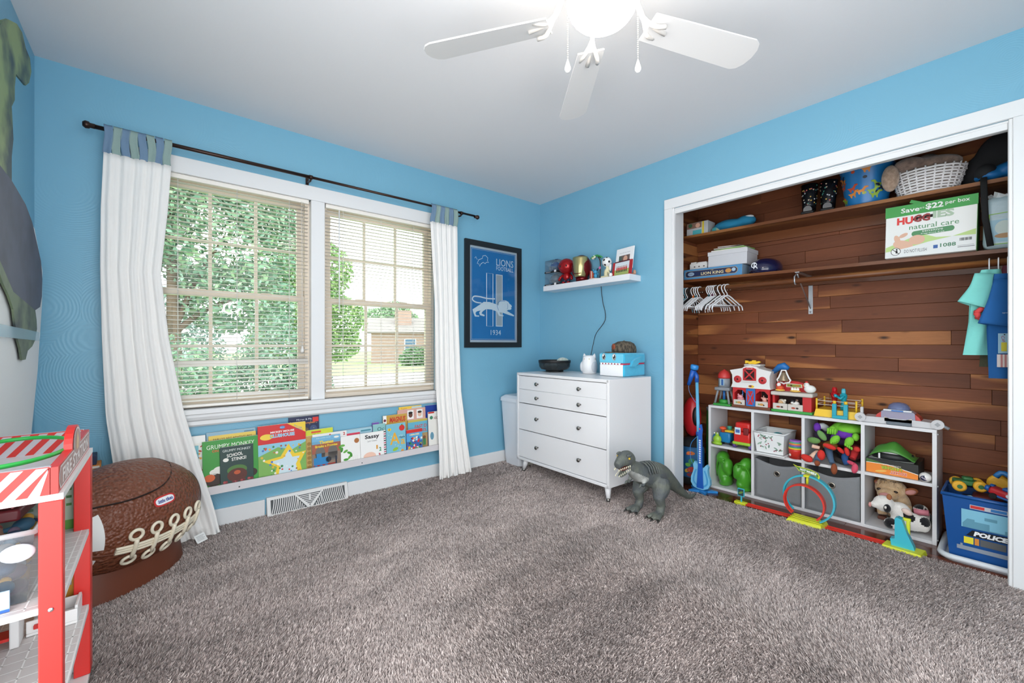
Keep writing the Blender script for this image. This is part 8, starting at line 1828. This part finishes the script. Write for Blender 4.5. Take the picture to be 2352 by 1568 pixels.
m = MB(); m.rbox(.405, .012, .15, .455, .03, .165, YG, r=.004); m.rbox(.437, .01, .04, .452, .028, .155, YG, r=.004); m.build('launcher_lever', t)

t = thing('microphone_stand', 'blue toy guitar and microphone stand on a star-shaped foot', 'toy', (.175, -1.525, ZC), CLOSET)
SKY = mat('#63b4dc', .35); DBL = mat('#1f5ab4', .35); MBL = mat('#2f8ad4', .3)
m = MB(); st = []
for k in range(10): a = R(90 + 36 * k); r_ = .10 if k % 2 == 0 else .048; st.append((r_ * math.cos(a) * 1.05, r_ * math.sin(a)))
m.prism(st, 0, .014, MBL, Fr((0.01, 0, 0), (1, 0, 0), (0, 1, 0))); m.build('star_foot', t)
m = MB(); m.tube([(-.012, 0, .012), (-.018, 0, .4), (-.03, 0, .80)], [.0125, .012, .011], SKY, 14); m.build('pole', t)
m = MB(); m.tube([(-.018, 0, .4), (-.019, 0, .43)], .017, DBL, 14); m.build('clamp', t)
m = MB(); m.tube([(-.03, 0, .795), (-.031, 0, .84), (-.045, 0, .87)], [.0145, .0145, .012], DBL, 12); m.build('clamp', t)
m = MB(); m.tube([(-.092, -.005, .77), (-.07, -.008, .83), (-.05, -.01, .885)], [.012, .017, .02], DBL, 14); mc = m.build('microphone', t)
m = MB(); m.lathe([(.025, 0), (.029, .012), (.029, .03), (.022, .036), (0, .037)], MBL, n=20, mtx=Matrix.Translation((-.047, -.011, .888)) @ Matrix.Rotation(R(14), 4, 'Y')); m.build('mic_head', mc)
m = MB(); m.tube(curve([(-.092, -.005, .77), (-.085, -.005, .72), (-.05, -.004, .66), (-.028, -.002, .635)], 12), .0022, mat('#5a7aa8', .5), 6); m.tube(curve([(-.02, -.01, .40), (-.07, -.012, .33), (-.07, -.012, .22), (-.03, -.02, .17)], 14), .0018, MBL, 6); m.build('cable', t)
gb2 = [(-.022, .20), (-.045, .215), (-.055, .19), (-.05, .16), (-.058, .13), (-.07, .10), (-.072, .06), (-.055, .03), (-.02, .018), (.02, .018), (.055, .035), (.07, .065), (.068, .10), (.055, .13), (.052, .165), (.056, .19), (.044, .205), (.024, .18), (.012, .175), (-.012, .18)]
m = MB(); m.prism([(a + .012, b) for a, b in gb2], .018, .045, mat('#7cc0e4', .2), Fr((0, .012, 0))); gt = m.build('guitar_body', t)
m = MB(); m.prism([(-.012, .03), (.036, .03), (.03, .18), (.028, .42), (.032, .455), (.025, .495), (.01, .49), (.0, .42), (-.002, .18)], .046, .054, DBL, Fr((0, .012, 0))); m.build('guitar_neck', gt)
m = MB(); f_ = Fr((0, -.042, 0))
for k in range(11): m.rect(.006, .21 + k * .016, .02, .221 + k * .016, mat('#c8dcec', .5), f_, .0006)
m.disc(.012, .46, .006, mat('#d8453a', .5), fr=f_, h=.0006); m.build('fret_print', gt)
for s_ in (-1, 1): m = MB(); m.line([(p.x, p.y) for p in curve([(.012 + s_ * .02, .04, 0), (.012 + s_ * .05, .07, 0), (.012 + s_ * .045, .12, 0), (.012 + s_ * .03, .16, 0)], 10)], .012, mat('#4a9cd0', .3), Fr((0, -.033, 0)), .0006); m.build('body_swirl', gt)
t = thing('green_tube', 'tall dark green plastic tube with a grey cap leaning behind the toy guitar', 'tube', (.425, -1.48, ZC), CLOSET)
m = MB(); m.tube([(0, 0, 0), (.0, 0, .30), (.002, 0, .56)], [.034, .034, .03], mat('#1f5a2c', .12, coat=.5), 22); m.build('tube_body', t); m = MB(); m.tube([(.002, 0, .56), (.002, 0, .585)], .031, mat('#5f6468', .4), 22); m.build('cap', t)
t = thing('drawstring_bag', 'black and blue printed drawstring toy bag beside the closet jamb', 'bag', (.33, -1.381, ZC), CLOSET)
m = MB(); m.lathe([(.085, 0), (.09, .03), (.088, .25), (.082, .29)], mat('#1f5a8a', .6), n=26); bg = m.build('sack', t); m = MB(); m.lathe([(.089, 0), (.092, .002), (.0925, .05), (.091, .052)], mat('#17181c', .8), n=26); m.lathe([(.086, .285), (.088, .29), (.075, .33), (.04, .345), (0, .34)], mat('#17181c', .85, bump=.5, bscale=40), n=26); m.build('black_trim', bg)
for k, (a, z, c, w_, h_) in enumerate(((20, .24, '#d8742f', .03, .014), (12, .235, '#c8452a', .02, .009), (24, .18, '#3f8a5a', .024, .02), (8, .15, '#6ab04a', .02, .014), (22, .115, '#b8342f', .03, .02), (4, .105, '#c8a03a', .02, .014), (20, .075, '#8f2f38', .028, .014))):
    aa = R(-90 + a); n_ = Vector((math.cos(aa), math.sin(aa), 0)); m = MB(); m.disc(0, 0, w_, mat(c, .5), h_, Fr(n_ * .0885 + Vector((0, 0, z)), (-n_.y, n_.x, 0), (0, 0, 1)), .0035 + k * .0003, rot=.3 * (k % 3)); m.build('patch_print', bg)
t = thing('round_cushion', 'large red and black round balloon cushion behind the closet jamb', 'cushion', (.36, -1.365, .335), CLOSET)
m = MB(); m.ell((0, 0, .155), (.07, .06, .155), mat('#c0222a', .3), 22, 14); m.build('cushion_body', t); m = MB(); m.ell((.045, -.03, .165), (.03, .03, .075), BLACK, 16, 10); m.build('black_patch', t)

t = thing('police_bin', 'blue plastic police car toy bin on a white tray in the closet', 'bin', (.175, -2.90, .0015), CLOSET)
NB2 = mat('#174f92', .3); m = MB(); lo_ = [(-.105, .0, 0), (.178, .0, 0), (.178, .22, 0), (-.105, .22, 0)]; hi_ = [(-.13, -.022, .312), (.2, -.022, .312), (.2, .24, .312), (-.13, .24, .312)]
m.add(lo_ + hi_, [(3, 2, 1, 0), (0, 1, 5, 4), (1, 2, 6, 5), (2, 3, 7, 6), (3, 0, 4, 7)], NB2); o = m.build('tub', t); sd = o.modifiers.new('th', 'SOLIDIFY'); sd.thickness = .003
m = MB(); m.tube(hi_, (lambda: [.009] * 4)(), NB2, 8, closed=True); m.build('rim', t)
f_ = Fr((-.019, 0, 0), (1, 0, 0), (0, -.022, .3)); f_.u = Vector((.8, 0, 0)); m = MB()
m.rect(-.055, .165, .20, .255, mat('#7fbcd4', .4), f_, .004); m.poly([(-.03, .21), (.0, .21), (.0, .2), (.06, .2), (.06, .17), (.12, .17), (.12, .185), (.2, .185), (.2, .165), (-.05, .165), (-.05, .185)], mat('#5f96ac', .4), f_, .0045); m.rect(.04, .215, .09, .23, mat('#5f96ac', .4), f_, .0045); m.build('windshield_print', t)
m = MB(); m.rect(-.02, .262, .13, .282, mat('#b9bcc4', .4), f_, .004); m.rect(-.017, .265, .04, .279, mat('#c8322f', .4), f_, .0045); m.rect(.065, .265, .127, .279, mat('#2f74b4', .4), f_, .0045); m.build('light_bar_print', t)
m = MB(); m.poly([(-.035, .125), (.2, .125), (.2, .16), (-.01, .155)], mat('#10121a', .4), f_, .004); m.text('POLICE', .065, .141, .14, .024, mat('#f0f2f4', .4), f_, .0047, bold=.06, shear=.2); m.build('police_lettering', t)
m = MB(); m.rect(-.045, .085, -.005, .118, mat('#e8d83a', .4), f_, .004); m.rect(0, .085, .018, .118, mat('#d88a3a', .4), f_, .004); m.rect(.022, .085, .125, .118, mat('#5a5c5e', .5), f_, .004); m.rect(.13, .085, .148, .118, mat('#d88a3a', .4), f_, .004); m.rect(.152, .085, .19, .118, mat('#e8d83a', .4), f_, .004); m.build('grille_print', t)
m = MB(); m.rect(-.075, .05, .2, .07, mat('#8f98a4', .4), f_, .004); m.rect(-.06, .07, -.05, .08, mat('#8f98a4', .4), f_, .004); m.build('bumper_print', t)
t = thing('white_tray', 'white plastic lid used as a tray under the blue bin', 'tray', (.12, -2.915, ZC), CLOSET)
m = MB(); taper(m, .165, .185, .17, .19, 0, .012, mat('#c9d0d8', .3), r=.05, n=8); m.build('tray_floor', t)
t.location = (.33, -2.933, ZC)
m = MB(); rp = []
for cx, cy, s in ((.12, .14, 0), (-.12, .14, 1), (-.12, -.14, 2), (.12, -.14, 3)):
    for i in range(7): a = PI / 2 * (s + i / 6); rp.append((cx + .05 * math.cos(a), cy + .05 * math.sin(a), .02))
m.tube(rp, .014, mat('#d4dae0', .3), 8, closed=True); m.build('tray_rim', t)
ZP = .315
def bt(name, label, cat, x, y, z, rz=0, g='toys heaped in the blue bin'): return thing(name, label, cat, (x, y, z), CLOSET + rz, g)
YW = mat('#e0a82a', .5, bump=.6, bscale=60); GM = mat('#2f6a3a', .5)
t = bt('monster_truck', 'green and yellow toy monster truck on top of the blue bin', 'toy vehicle', .29, -2.838, ZP + .002, R(14)); t.scale = (.66, .66, .66)
m = MB(); m.rbox(-.05, .0, .03, .09, .09, .07, GM, r=.012); m.rbox(0, .015, .068, .06, .075, .095, GM, r=.012); m.build('body', t)
for (x, y, z) in ((-.03, -.03, .03), (.085, -.02, .045), (-.02, .11, .03), (.09, .1, .04)):
    m = MB(); m.tube([(x, y - .02, z), (x, y - .014, z), (x, y + .014, z), (x, y + .02, z)], [.03, .04, .04, .03], YW, 20); wh = m.build('wheel', t); m = MB(); m.cyl((x, y - .022, z), (x, y + .022, z), .016, GM, n=14); m.build('hub', wh)
t = bt('web_panel', 'pale blue toy panel with a white web pattern in the blue bin', 'toy part', .19, -2.885, ZP - .098, R(0)); t.rotation_euler.x = R(-30)
m = MB(); m.prism([(-.09, 0), (.08, 0), (.085, .04), (.06, .075), (.02, .078), (-.02, .1), (-.07, .085), (-.09, .05)], 0, .006, mat('#8fc4d4', .4)); m.build('panel', t)
f_ = Fr((0, -.006, 0)); wbm = mat('#dfeaee', .4); m = MB()
for q in ((-.085, .03), (-.05, .09), (.02, .078), (.075, .05)): m.line([(-.01, .0), q], .004, wbm, f_, .0006)
for s_ in (.45, .8): m.line([(-.01 + (a + .01) * s_, b * s_ * .9) for a, b in ((-.09, .03), (-.07, .06), (-.05, .09), (-.01, .07), (.02, .078), (.05, .055), (.075, .05))], .0035, wbm, f_, .0007)
m.build('web_print', t)
t = bt('toy_car', 'red and blue toy race car with round headlamps in the blue bin', 'toy vehicle', .215, -2.965, ZP - .005, R(-20)); t.scale = (.75, .75, .75); t.rotation_euler.y = R(12)
RC, BC = mat('#b8262e', .3), mat('#1f5aa4', .3)
m = MB(); m.rbox(-.075, .0, .02, .09, .08, .065, RC, r=.016, seg=3); m.build('body', t); m = MB(); m.rbox(-.02, .01, .062, .06, .07, .085, BC, r=.012); m.rbox(-.05, -.006, .012, .09, .086, .028, BC, r=.008); m.build('blue_trim', t)
for y in (.012, .068): m = MB(); m.cyl((-.088, y, .05), (-.068, y, .05), .018, BC, n=16); m.build('headlamp', t)
m = MB(); m.ell((.03, -.003, .045), (.02, .006, .013), mat('#dfe4ea', .4), 12, 8); m.build('side_emblem', t)
for x in (-.04, .06): m = MB(); m.cyl((x, -.012, .016), (x, .01, .016), .018, BLACK, n=16); m.build('wheel', t)
t = bt('toy_figure', 'blue jointed toy figure limb sticking up at the back of the blue bin', 'toy figure', .33, -2.975, ZP + .035, R(0))
m = MB(); m.tube(curve([(-.03, 0, .05), (-.01, 0, .075), (.02, 0, .06), (.05, 0, .03)], 8), .012, mat('#2a74b4', .4), 8); m.ell((.055, 0, .025), (.02, .016, .02), mat('#2a74b4', .4), 12, 8); m.build('limb', t)
t = bt('yellow_gear', 'yellow gear-edged toy wheel half buried in the blue bin', 'toy part', .385, -2.955, ZP + .012, R(0))
m = MB(); m.tube([(0, -.02, .03), (0, -.014, .03), (0, .014, .03), (0, .02, .03)], [.032, .042, .042, .032], YW, 20); m.build('wheel', t)
t = bt('toy_claw', 'orange toy digger arm at the front corner of the blue bin', 'toy vehicle', .17, -2.975, ZP - .045)
m = MB(); m.rbox(-.03, .0, .0, .05, .03, .022, mat('#d8572a', .4), r=.006); m.build('arm', t); m = MB(); m.tube([(-.03, .015, .015), (-.055, .015, .024), (-.06, .015, .008)], .008, YL, 8); m.build('claw', t)
t = bt('toy_truck', 'dark red toy truck underneath the other toys in the blue bin', 'toy vehicle', .315, -2.925, .205)
m = MB(); m.rbox(-.1, -.085, .0, .11, .075, .07, mat('#3a1d20', .5), r=.012); m.build('chassis', t); m = MB(); m.rbox(-.06, -.06, .068, .05, .05, .10, mat('#5a1f24', .4), r=.015); m.build('cab', t)
